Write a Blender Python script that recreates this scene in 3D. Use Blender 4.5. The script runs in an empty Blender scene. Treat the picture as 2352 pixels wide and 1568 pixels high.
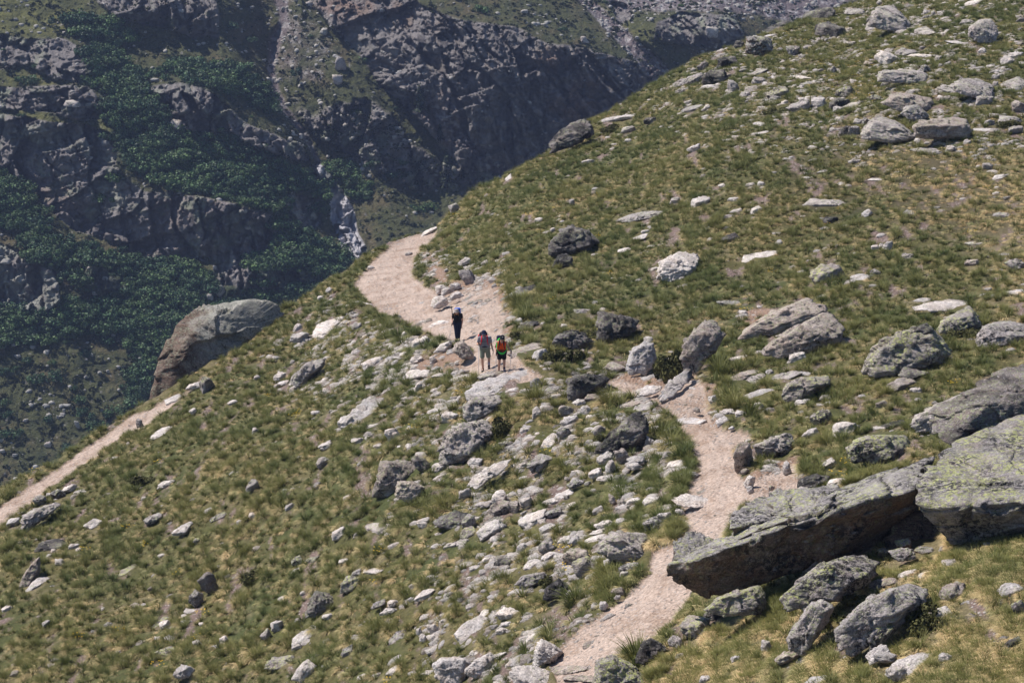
import bpy, bmesh, math
import numpy as np
from mathutils import Vector, Matrix, Euler, noise as mnoise

# ------------------------------------------------------------------ camera, sky, sun, exposure
SC = bpy.context.scene
W, H, F = 1024.0, 682.0, 2300.0
PITCH = math.radians(16.0)
CAM = np.array([0.0, 0.0, 70.0])
sp, cp = math.sin(PITCH), math.cos(PITCH)
AX_R = np.array([1.0, 0, 0]); AX_U = np.array([0, sp, cp]); AX_F = np.array([0, cp, -sp])

cam_data = bpy.data.cameras.new("camera")
cam_data.sensor_width = 36.0
cam_data.lens = F / W * 36.0
cam_data.clip_end = 6000.0
cam = bpy.data.objects.new("camera", cam_data)
cam.location = CAM
cam.rotation_euler = (math.pi / 2 - PITCH, 0, 0)
SC.collection.objects.link(cam)
SC.camera = cam

SUN_V = np.array([-0.66, 0.26, 1.0]); SUN_V = SUN_V / np.linalg.norm(SUN_V)   # towards the sun
SUN_EL = math.asin(SUN_V[2]); SUN_AZ = math.atan2(SUN_V[0], SUN_V[1])
world = bpy.data.worlds.new("World"); SC.world = world; world.use_nodes = True
wn = world.node_tree
bg = wn.nodes["Background"]
sky = wn.nodes.new("ShaderNodeTexSky"); sky.sky_type = 'NISHITA'; sky.sun_disc = False
sky.sun_elevation = SUN_EL; sky.sun_rotation = SUN_AZ
sky.altitude = 2200; sky.air_density = 1.0; sky.dust_density = 0.6; sky.ozone_density = 2.2
wn.links.new(sky.outputs[0], bg.inputs[0]); bg.inputs[1].default_value = 0.088
sun_d = bpy.data.lights.new("sun", 'SUN'); sun_d.energy = 4.6; sun_d.angle = math.radians(0.55)
sun_d.color = (1.0, 0.94, 0.865)
sun = bpy.data.objects.new("sun", sun_d); SC.collection.objects.link(sun)
sun.rotation_euler = Vector((-SUN_V).tolist()).to_track_quat('-Z', 'Y').to_euler()
SC.view_settings.view_transform = 'Standard'; SC.view_settings.look = 'None'
SC.view_settings.exposure = 0.5; SC.view_settings.gamma = 1.0
SC.view_settings.use_curve_mapping = False
SC.cycles.max_bounces = 5; SC.cycles.diffuse_bounces = 3; SC.cycles.transparent_max_bounces = 6
SC.cycles.volume_bounces = 0

rng = np.random.default_rng(11)
COL = SC.collection

# ------------------------------------------------------------------ numeric helpers
def world_pt(u, v, D):
    u = np.asarray(u, float); v = np.asarray(v, float); D = np.asarray(D, float)
    xc = (u - W / 2) / F * D; yc = -(v - H / 2) / F * D
    return (CAM + xc[..., None] * AX_R + yc[..., None] * AX_U + D[..., None] * AX_F)

_perm = np.random.default_rng(3).permutation(256).astype(np.int64)
_perm = np.concatenate([_perm, _perm, _perm])
_grad = np.random.default_rng(4).normal(size=(256, 3)); _grad /= np.linalg.norm(_grad, axis=1)[:, None]
def gnoise(p):
    """gradient noise, p (N,3) -> about -1..1"""
    pi = np.floor(p).astype(np.int64); pf = p - pi; pi &= 255
    w = pf * pf * pf * (pf * (pf * 6 - 15) + 10)
    out = 0
    for dx in (0, 1):
        wx = w[:, 0] if dx else 1 - w[:, 0]
        hx = _perm[(pi[:, 0] + dx) & 255]
        for dy in (0, 1):
            wy = w[:, 1] if dy else 1 - w[:, 1]
            hy = _perm[hx + ((pi[:, 1] + dy) & 255)]
            for dz in (0, 1):
                wz = w[:, 2] if dz else 1 - w[:, 2]
                g = _grad[_perm[hy + ((pi[:, 2] + dz) & 255)]]
                d = g[:, 0] * (pf[:, 0] - dx) + g[:, 1] * (pf[:, 1] - dy) + g[:, 2] * (pf[:, 2] - dz)
                out = out + wx * wy * wz * d
    return out * 1.6
def fbm(p, octv=4, gain=0.5, lac=2.03):
    a, s, o = 1.0, 0.0, 0.0
    q = p.copy()
    for i in range(octv):
        o = o + a * gnoise(q); s += a
        a *= gain; q = q * lac + 17.3
    return o / s
def ridged(p, octv=4, gain=0.55, lac=2.1):
    a, s, o = 1.0, 0.0, 0.0
    q = p.copy()
    for i in range(octv):
        o = o + a * (1 - np.abs(gnoise(q)) * 2.0); s += a
        a *= gain; q = q * lac + 9.1
    return o / s
def worley(p, want_id=False):
    """returns F1, F2 (and a 0..1 random id of the nearest cell)"""
    pi = np.floor(p).astype(np.int64); pf = p - pi
    f1 = np.full(len(p), 9.0); f2 = np.full(len(p), 9.0); idc = np.zeros(len(p), np.int64)
    for dx in (-1, 0, 1):
        for dy in (-1, 0, 1):
            for dz in (-1, 0, 1):
                h = _perm[_perm[_perm[(pi[:, 0] + dx) & 255] + ((pi[:, 1] + dy) & 255)] + ((pi[:, 2] + dz) & 255)]
                o = (_grad[h] * 0.5 + 0.5)
                d = ((o[:, 0] + dx - pf[:, 0])**2 + (o[:, 1] + dy - pf[:, 1])**2 + (o[:, 2] + dz - pf[:, 2])**2)
                nearer = d < f1
                f2 = np.where(nearer, f1, np.minimum(f2, d))
                idc = np.where(nearer, h, idc)
                f1 = np.where(nearer, d, f1)
    f1 = np.sqrt(f1); f2 = np.sqrt(f2)
    if want_id: return f1, f2, idc / 255.0
    return f1, f2
def sstep(a, b, x):
    t = np.clip((x - a) / (b - a), 0, 1)
    return t * t * (3 - 2 * t)
def blur1(a, n, axis):
    if n < 1: return a
    n = int(n); pad = [(0, 0)] * a.ndim; pad[axis] = (n + 1, n)
    c = np.cumsum(np.pad(a, pad, mode='edge'), axis=axis)
    k = a.shape[axis]
    hi = np.take(c, np.arange(2 * n + 1, 2 * n + 1 + k), axis=axis); lo = np.take(c, np.arange(0, k), axis=axis)
    return (hi - lo) / (2 * n + 1)
def blur(a, r):
    for _ in range(3):
        a = blur1(a, r, 0); a = blur1(a, r, 1)
    return a

# masks are drawn on a plan of the view's directions; U0.. V0.. in degrees of the 1024 grid
U0, U1, V0, V1 = -360, 1400, -200, 960
MW, MH = U1 - U0, V1 - V0
_mu, _mv = np.meshgrid(np.arange(MW) + U0 + 0.5, np.arange(MH) + V0 + 0.5)
K = 1024.0 / 2352.0
def poly_mask(pts, soft=2, scale=K, sub=None):
    """even-odd fill of a polygon given on the 2352 grid"""
    pts = np.array(pts, float) * scale
    inside = np.zeros((MH, MW), bool)
    y0 = max(0, int(pts[:, 1].min() - V0) - 1); y1 = min(MH, int(pts[:, 1].max() - V0) + 2)
    x0 = max(0, int(pts[:, 0].min() - U0) - 1); x1 = min(MW, int(pts[:, 0].max() - U0) + 2)
    mu = _mu[y0:y1, x0:x1]; mv = _mv[y0:y1, x0:x1]; ins = inside[y0:y1, x0:x1]
    n = len(pts)
    for i in range(n):
        ax, ay = pts[i]; bx, by = pts[(i + 1) % n]
        if ay == by: continue
        c = ((ay > mv) != (by > mv)) & (mu < (bx - ax) * (mv - ay) / (by - ay) + ax)
        ins ^= c
    m = inside.astype(float)
    return blur(m, soft) if soft else m
def line_mask(pts, widths, soft=1, scale=K):
    """band along a polyline on the 2352 grid, widths in the same unit"""
    pts = np.array(pts, float) * scale; ws = np.array(widths, float) * scale * 0.5
    m = np.zeros((MH, MW))
    for i in range(len(pts) - 1):
        a, b = pts[i], pts[i + 1]
        wmax = max(ws[i], ws[i + 1]) + 3
        y0 = max(0, int(min(a[1], b[1]) - V0 - wmax)); y1 = min(MH, int(max(a[1], b[1]) - V0 + wmax) + 1)
        x0 = max(0, int(min(a[0], b[0]) - U0 - wmax)); x1 = min(MW, int(max(a[0], b[0]) - U0 + wmax) + 1)
        mu = _mu[y0:y1, x0:x1]; mv = _mv[y0:y1, x0:x1]
        d = b - a; L2 = (d**2).sum() + 1e-9
        t = np.clip(((mu - a[0]) * d[0] + (mv - a[1]) * d[1]) / L2, 0, 1)
        dist = np.hypot(mu - a[0] - t * d[0], mv - a[1] - t * d[1])
        w = ws[i] + (ws[i + 1] - ws[i]) * t
        m[y0:y1, x0:x1] = np.maximum(m[y0:y1, x0:x1], np.clip(w - dist + 0.5, 0, 1))
    return blur(m, soft) if soft else m
def sample(m, u, v):
    x = np.clip(u - U0 - 0.5, 0, MW - 1.001); y = np.clip(v - V0 - 0.5, 0, MH - 1.001)
    xi = x.astype(int); yi = y.astype(int); fx = x - xi; fy = y - yi
    return (m[yi, xi] * (1 - fx) * (1 - fy) + m[yi, xi + 1] * fx * (1 - fy) + m[yi + 1, xi] * (1 - fx) * fy + m[yi + 1, xi + 1] * fx * fy)
def srgb(r, g, b):
    c = np.array([r, g, b], float) / 255.0
    return np.where(c <= 0.04045, c / 12.92, ((c + 0.055) / 1.055)**2.4)

# ------------------------------------------------------------------ object helpers
def tag(o, label=None, cat=None, group=None, kind=None):
    if label: o["label"] = label
    if cat: o["category"] = cat
    if group: o["group"] = group
    if kind: o["kind"] = kind
    return o
def mesh_np(name, verts, faces, mats=(), smooth=True, attrs=None):
    """verts (N,3); faces (M,k) int array"""
    me = bpy.data.meshes.new(name)
    verts = np.asarray(verts, np.float32); faces = np.asarray(faces, np.int32)
    k = faces.shape[1]
    me.vertices.add(len(verts)); me.vertices.foreach_set("co", verts.ravel())
    me.loops.add(faces.size); me.loops.foreach_set("vertex_index", faces.ravel())
    me.polygons.add(len(faces)); me.polygons.foreach_set("loop_start", np.arange(0, faces.size, k, dtype=np.int32))
    me.polygons.foreach_set("use_smooth", np.full(len(faces), smooth))
    me.update(calc_edges=True)
    for m in mats: me.materials.append(m)
    for nm, (typ, dat) in (attrs or {}).items():
        a = me.attributes.new(nm, typ, 'POINT')
        key = {'FLOAT': 'value', 'INT': 'value', 'FLOAT_COLOR': 'color', 'FLOAT_VECTOR': 'vector'}[typ]
        a.data.foreach_set(key, np.asarray(dat, np.int32 if typ == 'INT' else np.float32).ravel())
    return me
def link(name, me, parent=None, loc=None):
    o = bpy.data.objects.new(name, me); COL.objects.link(o)
    if parent: o.parent = parent
    if loc is not None: o.location = loc
    return o
def rgba(c): return np.concatenate([c, np.ones((len(c), 1))], axis=1)

# ------------------------------------------------------------------ materials
class NT:
    def __init__(s, name):
        s.m = bpy.data.materials.new(name); s.m.use_nodes = True
        s.t = s.m.node_tree; s.b = s.t.nodes["Principled BSDF"]
        s.b.inputs['Specular IOR Level'].default_value = 0.15
        s.b.inputs['Roughness'].default_value = 0.9
    def n(s, typ, **kw):
        x = s.t.nodes.new(typ)
        for k, v in kw.items():
            if k.startswith('i_'):
                key = k[2:]; key = int(key) if key.isdigit() else key.replace('_', ' ')
                x.inputs[key].default_value = v
            else: setattr(x, k, v)
        return x
    def l(s, a, b): s.t.links.new(a, b)
    def noise(s, vec, scale, detail=4, rough=0.6, dist=0.0):
        x = s.n('ShaderNodeTexNoise'); x.inputs['Scale'].default_value = scale
        x.inputs['Detail'].default_value = detail; x.inputs['Roughness'].default_value = rough
        x.inputs['Distortion'].default_value = dist
        if vec is not None: s.l(vec, x.inputs['Vector'])
        return x.outputs['Fac']
    def voro(s, vec, scale, feature='F1', out='Distance'):
        x = s.n('ShaderNodeTexVoronoi'); x.feature = feature; x.inputs['Scale'].default_value = scale
        if vec is not None: s.l(vec, x.inputs['Vector'])
        return x.outputs[out]
    def ramp(s, fac, stops):
        x = s.n('ShaderNodeValToRGB'); e = x.color_ramp.elements
        while len(e) < len(stops): e.new(0.5)
        for i, (p, c) in enumerate(stops):
            e[i].position = p
            if isinstance(c, (int, float)): c = (c, c, c)
            e[i].color = (*c, 1)
        s.l(fac, x.inputs[0]); return x.outputs[0]
    def mix(s, fac, a, b, mode='MIX'):
        x = s.n('ShaderNodeMix', data_type='RGBA', blend_type=mode)
        if isinstance(fac, (int, float)): x.inputs[0].default_value = fac
        else: s.l(fac, x.inputs[0])
        for i, c in ((6, a), (7, b)):
            if hasattr(c, 'is_linked'): s.l(c, x.inputs[i])
            else: x.inputs[i].default_value = (*c, 1)
        return x.outputs[2]
    def math(s, op, a, b=None, clamp=False):
        x = s.n('ShaderNodeMath', operation=op, use_clamp=clamp)
        for i, c in ((0, a), (1, b)):
            if c is None: continue
            if hasattr(c, 'is_linked'): s.l(c, x.inputs[i])
            else: x.inputs[i].default_value = c
        return x.outputs[0]
    def attr(s, name, typ='GEOMETRY', out='Color'):
        x = s.n('ShaderNodeAttribute', attribute_name=name, attribute_type=typ)
        return x.outputs[out]
    def bump(s, h, strength, dist, normal=None):
        x = s.n('ShaderNodeBump'); x.inputs['Strength'].default_value = strength; x.inputs['Distance'].default_value = dist
        s.l(h, x.inputs['Height'])
        if normal is not None: s.l(normal, x.inputs['Normal'])
        s.l(x.outputs[0], s.b.inputs['Normal']); return x.outputs[0]
    def col(s, c):
        if hasattr(c, 'is_linked'): s.l(c, s.b.inputs['Base Color'])
        else: s.b.inputs['Base Color'].default_value = (*c, 1)
        return s

def flat_mat(name, c, rough=0.8, bump=0.0, scale=30, spec=0.2):
    m = NT(name)
    tc = m.n('ShaderNodeTexCoord').outputs['Object']
    nz = m.noise(tc, scale, 3)
    c = tuple(float(x) for x in c)
    m.col(m.mix(nz, tuple(x * 0.75 for x in c), tuple(min(1, x * 1.22) for x in c)))
    m.b.inputs['Roughness'].default_value = rough; m.b.inputs['Specular IOR Level'].default_value = spec
    if bump: m.bump(nz, bump, 0.01)
    return m.m

# ------------------------------------------------------------------ scatter through geometry nodes
def scatter(name, pts, rots, scls, idxs, tints, protos, label, cat, kind='stuff'):
    me = mesh_np(name, pts, np.zeros((0, 3), int), attrs={
        'rot': ('FLOAT_VECTOR', rots), 'scl': ('FLOAT_VECTOR', scls), 'idx': ('INT', idxs), 'tint': ('FLOAT', tints)})
    o = link(name, me); tag(o, label, cat, kind=kind)
    coll = bpy.data.collections.new(name + "_kinds")
    for i, p in enumerate(protos):
        p.name = name + "_kind_%02d" % i
        coll.objects.link(p)
    ng = bpy.data.node_groups.new(name + "_nodes", 'GeometryNodeTree')
    ng.interface.new_socket('Geometry', in_out='INPUT', socket_type='NodeSocketGeometry')
    ng.interface.new_socket('Geometry', in_out='OUTPUT', socket_type='NodeSocketGeometry')
    N = ng.nodes.new; L = ng.links.new
    gi = N('NodeGroupInput'); go = N('NodeGroupOutput')
    iop = N('GeometryNodeInstanceOnPoints'); ci = N('GeometryNodeCollectionInfo')
    ci.inputs[0].default_value = coll; ci.inputs[1].default_value = True; ci.inputs[2].default_value = True
    m2p = N('GeometryNodeMeshToPoints')
    def na(nm, t):
        a = N('GeometryNodeInputNamedAttribute'); a.data_type = t; a.inputs[0].default_value = nm; return a.outputs[0]
    e2r = N('FunctionNodeEulerToRotation')
    L(na('rot', 'FLOAT_VECTOR'), e2r.inputs[0])
    L(gi.outputs[0], m2p.inputs['Mesh'])
    L(m2p.outputs[0], iop.inputs['Points']); L(ci.outputs[0], iop.inputs['Instance'])
    iop.inputs['Pick Instance'].default_value = True
    L(na('idx', 'INT'), iop.inputs['Instance Index'])
    L(e2r.outputs[0], iop.inputs['Rotation']); L(na('scl', 'FLOAT_VECTOR'), iop.inputs['Scale'])
    L(iop.outputs[0], go.inputs[0])
    md = o.modifiers.new("scatter", 'NODES'); md.node_group = ng
    return o
def frames(normals, yaw_dirs):
    """euler angles of frames whose Z is the normal and whose X follows yaw_dirs"""
    z = normals / np.linalg.norm(normals, axis=1)[:, None]
    x = yaw_dirs - (yaw_dirs * z).sum(1)[:, None] * z
    x /= np.linalg.norm(x, axis=1)[:, None] + 1e-9
    y = np.cross(z, x)
    # matrix columns x,y,z ; XYZ euler
    m20 = x[:, 2]; m21 = y[:, 2]; m22 = z[:, 2]; m10 = x[:, 1]; m00 = x[:, 0]
    ey = np.arcsin(np.clip(-m20, -1, 1)); ex = np.arctan2(m21, m22); ez = np.arctan2(m10, m00)
    return np.stack([ex, ey, ez], 1)
# ------------------------------------------------------------------ the near hillside
SIL = np.array([(-900, 1650), (-500, 1420), (-200, 1245), (0, 1118), (60, 1088), (130, 1055), (200, 1008), (260, 975), (330, 930), (400, 885),
    (444, 824), (496, 774), (547, 744), (632, 722), (662, 704), (700, 680), (760, 640), (820, 602), (850, 580), (900, 553), (960, 535), (1000, 524), (1030, 490),
    (1060, 462), (1100, 430), (1165, 396), (1225, 365), (1280, 332), (1350, 284), (1400, 256), (1460, 220), (1520, 178), (1560, 156),
    (1620, 126), (1700, 96), (1760, 72), (1850, 46), (1900, 26), (1980, 0), (2200, -60), (2352, -95), (2700, -160), (3300, -240)], float) * K
def sil_v(u): return np.interp(u, SIL[:, 0], SIL[:, 1])
CTRL = np.array([
 (-330, 900, 92), (0, 900, 70), (300, 900, 58), (600, 900, 45), (1024, 900, 34), (1350, 900, 30), (-330, 760, 108),
 (0, 682, 88), (250, 682, 78), (430, 682, 67), (560, 682, 59), (800, 682, 50), (1024, 682, 45), (1350, 682, 40),
 (0, 600, 97), (250, 570, 90), (450, 570, 76), (620, 570, 67), (850, 570, 57), (1024, 570, 52),
 (0, 490, 116), (-200, 590, 118), (100, 462, 116), (250, 470, 100), (400, 450, 92), (520, 450, 87), (650, 450, 80), (800, 450, 74), (1024, 450, 66), (1350, 450, 60),
 (485, 366, 100), (505, 371, 96), (455, 338, 111), (380, 300, 130), (420, 240, 156), (360, 262, 150), (300, 370, 120), (185, 395, 122), (280, 318, 134),
 (640, 370, 94), (800, 370, 88), (1024, 370, 81), (1350, 370, 75),
 (460, 215, 158), (530, 250, 130), (600, 260, 122), (750, 260, 112), (900, 260, 105), (1024, 260, 100),
 (530, 165, 160), (600, 140, 162), (700, 150, 140), (850, 150, 130), (1024, 150, 122), (1350, 150, 110),
 (600, 122, 172), (720, 45, 186), (800, 60, 166), (900, 60, 152), (1024, 60, 145), (850, 5, 200), (1024, -38, 190), (1350, -80, 180)], float)
def _tps(r): return np.where(r > 0, r * r * np.log(np.maximum(r, 1e-9)), 0)
_cx = CTRL[:, :2] / 200.0
_A = _tps(np.linalg.norm(_cx[:, None] - _cx[None], axis=2)) + np.eye(len(_cx)) * 0.02
_Pm = np.hstack([np.ones((len(_cx), 1)), _cx])
_M = np.block([[_A, _Pm], [_Pm.T, np.zeros((3, 3))]])
_w = np.linalg.solve(_M, np.concatenate([np.log(CTRL[:, 2]), np.zeros(3)]))
def depth(u, v):
    u = np.atleast_1d(np.asarray(u, float)); v = np.atleast_1d(np.asarray(v, float))
    sh = u.shape; q = np.stack([u.ravel(), v.ravel()], 1) / 200.0
    o = np.zeros(len(q))
    for i in range(len(_cx)):
        o += _w[i] * _tps(np.hypot(q[:, 0] - _cx[i, 0], q[:, 1] - _cx[i, 1]))
    o += _w[-3] + q @ _w[-2:]
    return np.exp(o).reshape(sh)

# masks on the hillside
PATH = poly_mask([(1270, 1700), (1280, 1568), (1262, 1520), (1300, 1470), (1330, 1440), (1400, 1385), (1450, 1350), (1490, 1310), (1500, 1260), (1545, 1250), (1575, 1200),
    (1560, 1150), (1590, 1095), (1604, 1045), (1575, 1000), (1560, 965), (1515, 930), (1450, 905), (1395, 880), (1400, 862), (1450, 870), (1500, 880), (1560, 870), (1600, 850),
    (1620, 890), (1630, 940), (1640, 975), (1720, 985), (1740, 1000), (1690, 1025), (1695, 1075), (1715, 1110), (1830, 1050), (1840, 1110), (1760, 1140), (1700, 1160), (1680, 1220), (1640, 1300),
    (1590, 1350), (1560, 1410), (1500, 1465), (1440, 1500), (1390, 1568), (1380, 1700)], 1)
PATH = np.maximum(PATH, poly_mask([(1040, 850), (1062, 832), (1080, 815), (1088, 795), (1060, 784), (1000, 775), (945, 748), (925, 728), (870, 712), (822, 668), (812, 650), (835, 620), (858, 592), (880, 572),
    (905, 552), (960, 534), (1003, 522), (1002, 545), (968, 566), (952, 600), (950, 630), (985, 655), (1040, 668), (1090, 640), (1135, 660), (1166, 720), (1155, 760),
    (1172, 800), (1215, 850), (1260, 862), (1200, 875), (1130, 870)], 1))
PATH = np.maximum(PATH, poly_mask([(-60, 1195), (0, 1158), (100, 1092), (200, 1020), (280, 968), (300, 952), (345, 936), (395, 905), (428, 903), (390, 932), (330, 972), (290, 988), (240, 1032), (170, 1082), (100, 1132), (30, 1182), (-40, 1240)], 1))
PATH = np.maximum(PATH, 0.62 * line_mask([(425, 902), (470, 862), (540, 835), (610, 790), (650, 750)], [14, 10, 8, 12, 8], 1))
SOIL = poly_mask([(1700, 715), (1770, 695), (1765, 735), (1720, 752), (1690, 750)], 2)
SOIL = np.maximum(SOIL, poly_mask([(950, 600), (985, 560), (1040, 640), (1140, 620), (1185, 720), (1185, 800), (1150, 780), (1040, 680)], 3) * 0.8)
SOIL = np.maximum(SOIL, poly_mask([(1690, 1100), (1840, 1035), (1850, 1120), (1720, 1160)], 2))
SOIL = np.maximum(SOIL, poly_mask([(1380, 860), (1560, 840), (1650, 880), (1650, 990), (1500, 930)], 3) * 0.8)
SOIL = np.maximum(SOIL, poly_mask([(930, 820), (1060, 780), (1090, 860), (960, 870)], 4) * 0.7)
TAN = poly_mask([(2352, 380), (2600, 380), (2600, 1700), (1900, 1700), (2060, 1500), (2150, 1280), (2352, 1200), (2352, 620), (2150, 500), (2000, 420), (2100, 330)], 25)
TAN = np.maximum(TAN, poly_mask([(1400, 1800), (1580, 1400), (1800, 1420), (1950, 1300), (2200, 1240), (2352, 1200), (2600, 1200), (2600, 1800)], 12))
STONY = poly_mask([(860, 760), (1060, 740), (1120, 850), (1400, 850), (1560, 1000), (1600, 1200), (1450, 1350), (1180, 1568), (950, 1600), (1000, 1350), (1080, 1150), (960, 1000), (640, 880), (700, 700)], 18)
STONY2 = poly_mask([(1450, 240), (1700, 100), (2000, 0), (2400, -40), (2500, 330), (2352, 340), (2000, 340), (1700, 300)], 18)
STONY3 = poly_mask([(1000, 600), (1180, 620), (1200, 760), (1120, 780), (980, 680)], 8)
HEATH = poly_mask([(1840, 330), (2100, 310), (2352, 390), (2352, 560), (2100, 560), (1700, 500), (1750, 400)], 25)

def ground_bumps(p, path):
    b = 0.30 * fbm(p / 9.0, 3) + 0.17 * fbm(p / 2.2, 3) * (1 - 0.6 * path) + 0.06 * gnoise(p / 0.55) * (1 - 0.6 * path)
    st = 0.10 * fbm(np.stack([p[:, 0] * 0.9 + p[:, 2] * .4, p[:, 1] * 0.16, p[:, 2] * 1.2], 1), 3)
    return b + st - 0.16 * path + path * (0.10 * fbm(p / 0.8 + 9, 3) + 0.05 * ridged(p / 0.5 + 3, 2))
def ground(u, v):
    """world point of the hillside in the direction (u,v) of the 1024 grid"""
    u = np.atleast_1d(np.asarray(u, float)); v = np.atleast_1d(np.asarray(v, float))
    p = world_pt(u, v, depth(u, v)); q = p.reshape(-1, 3)
    pa = sample(PATH, u.ravel(), v.ravel())
    q = q.copy(); q[:, 2] += ground_bumps(q, pa)
    return q.reshape(p.shape)
us = np.concatenate([np.arange(-350, -20, 7.0), np.arange(-20, 1044, 1.9), np.arange(1044, 1390, 7.0)])
NR, NB = 400, 26
tt = np.linspace(0, 1, NR)**1.12
uu = np.repeat(us[None], NR, 0)
vs_ = sil_v(us); vv = vs_[None] + (940 - vs_[None]) * tt[:, None]
Dg = depth(uu, vv)
G = world_pt(uu, vv, Dg)                      # row 0 = crest
pathv = sample(PATH, uu, vv)
# beyond the crest: roll over and fall into the valley
e = (np.linspace(0, 1, NB + 1)[1:] ** 1.6 * 130.0)
hd = np.stack([(us - W / 2) / F, np.full_like(us, 1.0)], 1); hd /= np.linalg.norm(hd, axis=1)[:, None]
back = np.zeros((NB, len(us), 3))
for i, d in enumerate(e):
    drop = 0.30 * d + 0.42 * d * (d / (d + 5.0))
    back[i, :, 0] = G[0, :, 0] + hd[:, 0] * d; back[i, :, 1] = G[0, :, 1] + hd[:, 1] * d; back[i, :, 2] = G[0, :, 2] - drop
Gall = np.concatenate([back[::-1], G], 0)
UA = np.concatenate([np.repeat(us[None], NB, 0), uu], 0); VA = np.concatenate([np.repeat(vs_[None], NB, 0), vv], 0)
pathA = np.concatenate([np.repeat(pathv[:1] * 0.0, NB, 0), pathv], 0)
gp = Gall.reshape(-1, 3).copy(); pa = pathA.ravel()
gp[:, 2] += ground_bumps(gp, pa)
nu, nv = len(us), NR + NB
GP = gp.reshape(nv, nu, 3)
# colours
ua, va = UA.ravel(), VA.ravel()
soil = np.maximum(sample(SOIL, ua, va), 0)
n1 = fbm(gp / 1.6, 4); n2 = fbm(gp / 0.5 + 40, 3); n3 = fbm(gp / 7.0 + 80, 3)
streak = fbm(np.stack([gp[:, 0] * 1.1 + gp[:, 2] * .5, gp[:, 1] * 0.22, gp[:, 2] * 1.4], 1) + 5, 3)
edge = np.clip(pa + 0.28 * n2 * (pa > 0.02), 0, 1)
wpath = sstep(0.35, 0.65, edge)
wsoil = np.clip(sstep(0.3, 0.75, soil + 0.35 * n1), 0, 1)
bare = sstep(0.20, 0.38, streak + 0.35 * n2 + 0.1 * sample(STONY, ua, va))
c_olive = np.array([0.125, 0.112, 0.045]); c_green = np.array([0.082, 0.094, 0.034]); c_straw = np.array([0.24, 0.195, 0.115])
c_dirt = np.array([0.235, 0.170, 0.150]); c_path = np.array([0.57, 0.445, 0.375]); c_path2 = np.array([0.36, 0.255, 0.195]); c_red = np.array([0.34, 0.225, 0.165])
def lerp(a, b, t): return a + (b - a) * np.clip(t, 0, 1)[:, None]
c = lerp(np.repeat(c_olive[None], len(gp), 0), c_green, sstep(-0.2, 0.4, n3))
c = lerp(c, c_straw, 0.75 * sstep(0.0, 0.45, n1 + 0.3 * n2 + 0.7 * sample(TAN, ua, va)))
heath = sample(HEATH, ua, va)
c = lerp(c, np.array([0.085, 0.070, 0.040]), 0.7 * sstep(0.3, 0.8, heath + 0.2 * n1))
c = lerp(c, c_dirt, bare)
c = lerp(c, c_red * (1.0 + 0.25 * n2[:, None]), wsoil)
pcol = lerp(np.repeat(c_path[None], len(gp), 0), c_path2, sstep(-0.25, 0.55, n1 + 0.5 * n2 + 0.5 * fbm(gp / 0.25 + 7, 2) + 0.6 * (1 - sstep(0.5, 1.0, pa))) * 0.9)
c = lerp(c, pcol, wpath)
c = np.clip(c * (1 + 0.22 * n2[:, None]), 0.01, 0.9)
pebble = np.clip(np.maximum(wpath * 0.5, np.maximum(wsoil, bare)), 0, 1)

gm = NT("hillside_ground")
base = gm.attr('Col')
geo = gm.n('ShaderNodeNewGeometry').outputs['Position']
fine = gm.noise(geo, 9.0, 6, 0.78)
peb = gm.voro(geo, 9.0); pebc = gm.voro(geo, 9.0, out='Color')
pm_ = gm.math('MULTIPLY', gm.math('LESS_THAN', peb, 0.34), gm.attr('peb', out='Fac'))
pm_ = gm.math('MULTIPLY', pm_, gm.math('GREATER_THAN', pebc, 0.62))
cc = gm.mix(0.8, base, gm.ramp(fine, [(0.34, 0.25), (0.62, 1.1)]), 'MULTIPLY')
cc = gm.mix(pm_, cc, (0.42, 0.38, 0.36))
gm.col(cc)
hh = gm.math('ADD', gm.noise(geo, 5.0, 5, 0.7), gm.math('MULTIPLY', gm.math('SUBTRACT', 0.5, peb), gm.math('MULTIPLY', gm.attr('peb', out='Fac'), 0.7)))
gm.bump(hh, 1.0, 0.14)
MAT_GROUND = gm.m

idx = np.arange(nu * nv).reshape(nv, nu)
quads = np.stack([idx[:-1, :-1], idx[1:, :-1], idx[1:, 1:], idx[:-1, 1:]], -1).reshape(-1, 4)
wp = wpath[quads].mean(1)
def sub_mesh(name, sel):
    f = quads[sel]; used = np.unique(f); remap = np.full(len(gp), -1); remap[used] = np.arange(len(used))
    me = mesh_np(name, gp[used], remap[f], [MAT_GROUND], attrs={'Col': ('FLOAT_COLOR', rgba(c[used])), 'peb': ('FLOAT', pebble[used])})
    o = link(name, me); return o
tag(sub_mesh("hillside", wp <= 0.5), "grassy alpine hillside falling to the left under scattered stones", None, kind='structure')
tag(sub_mesh("footpath", wp > 0.5), "pale sandy footpath winding across the hillside", None, kind='structure')

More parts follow.
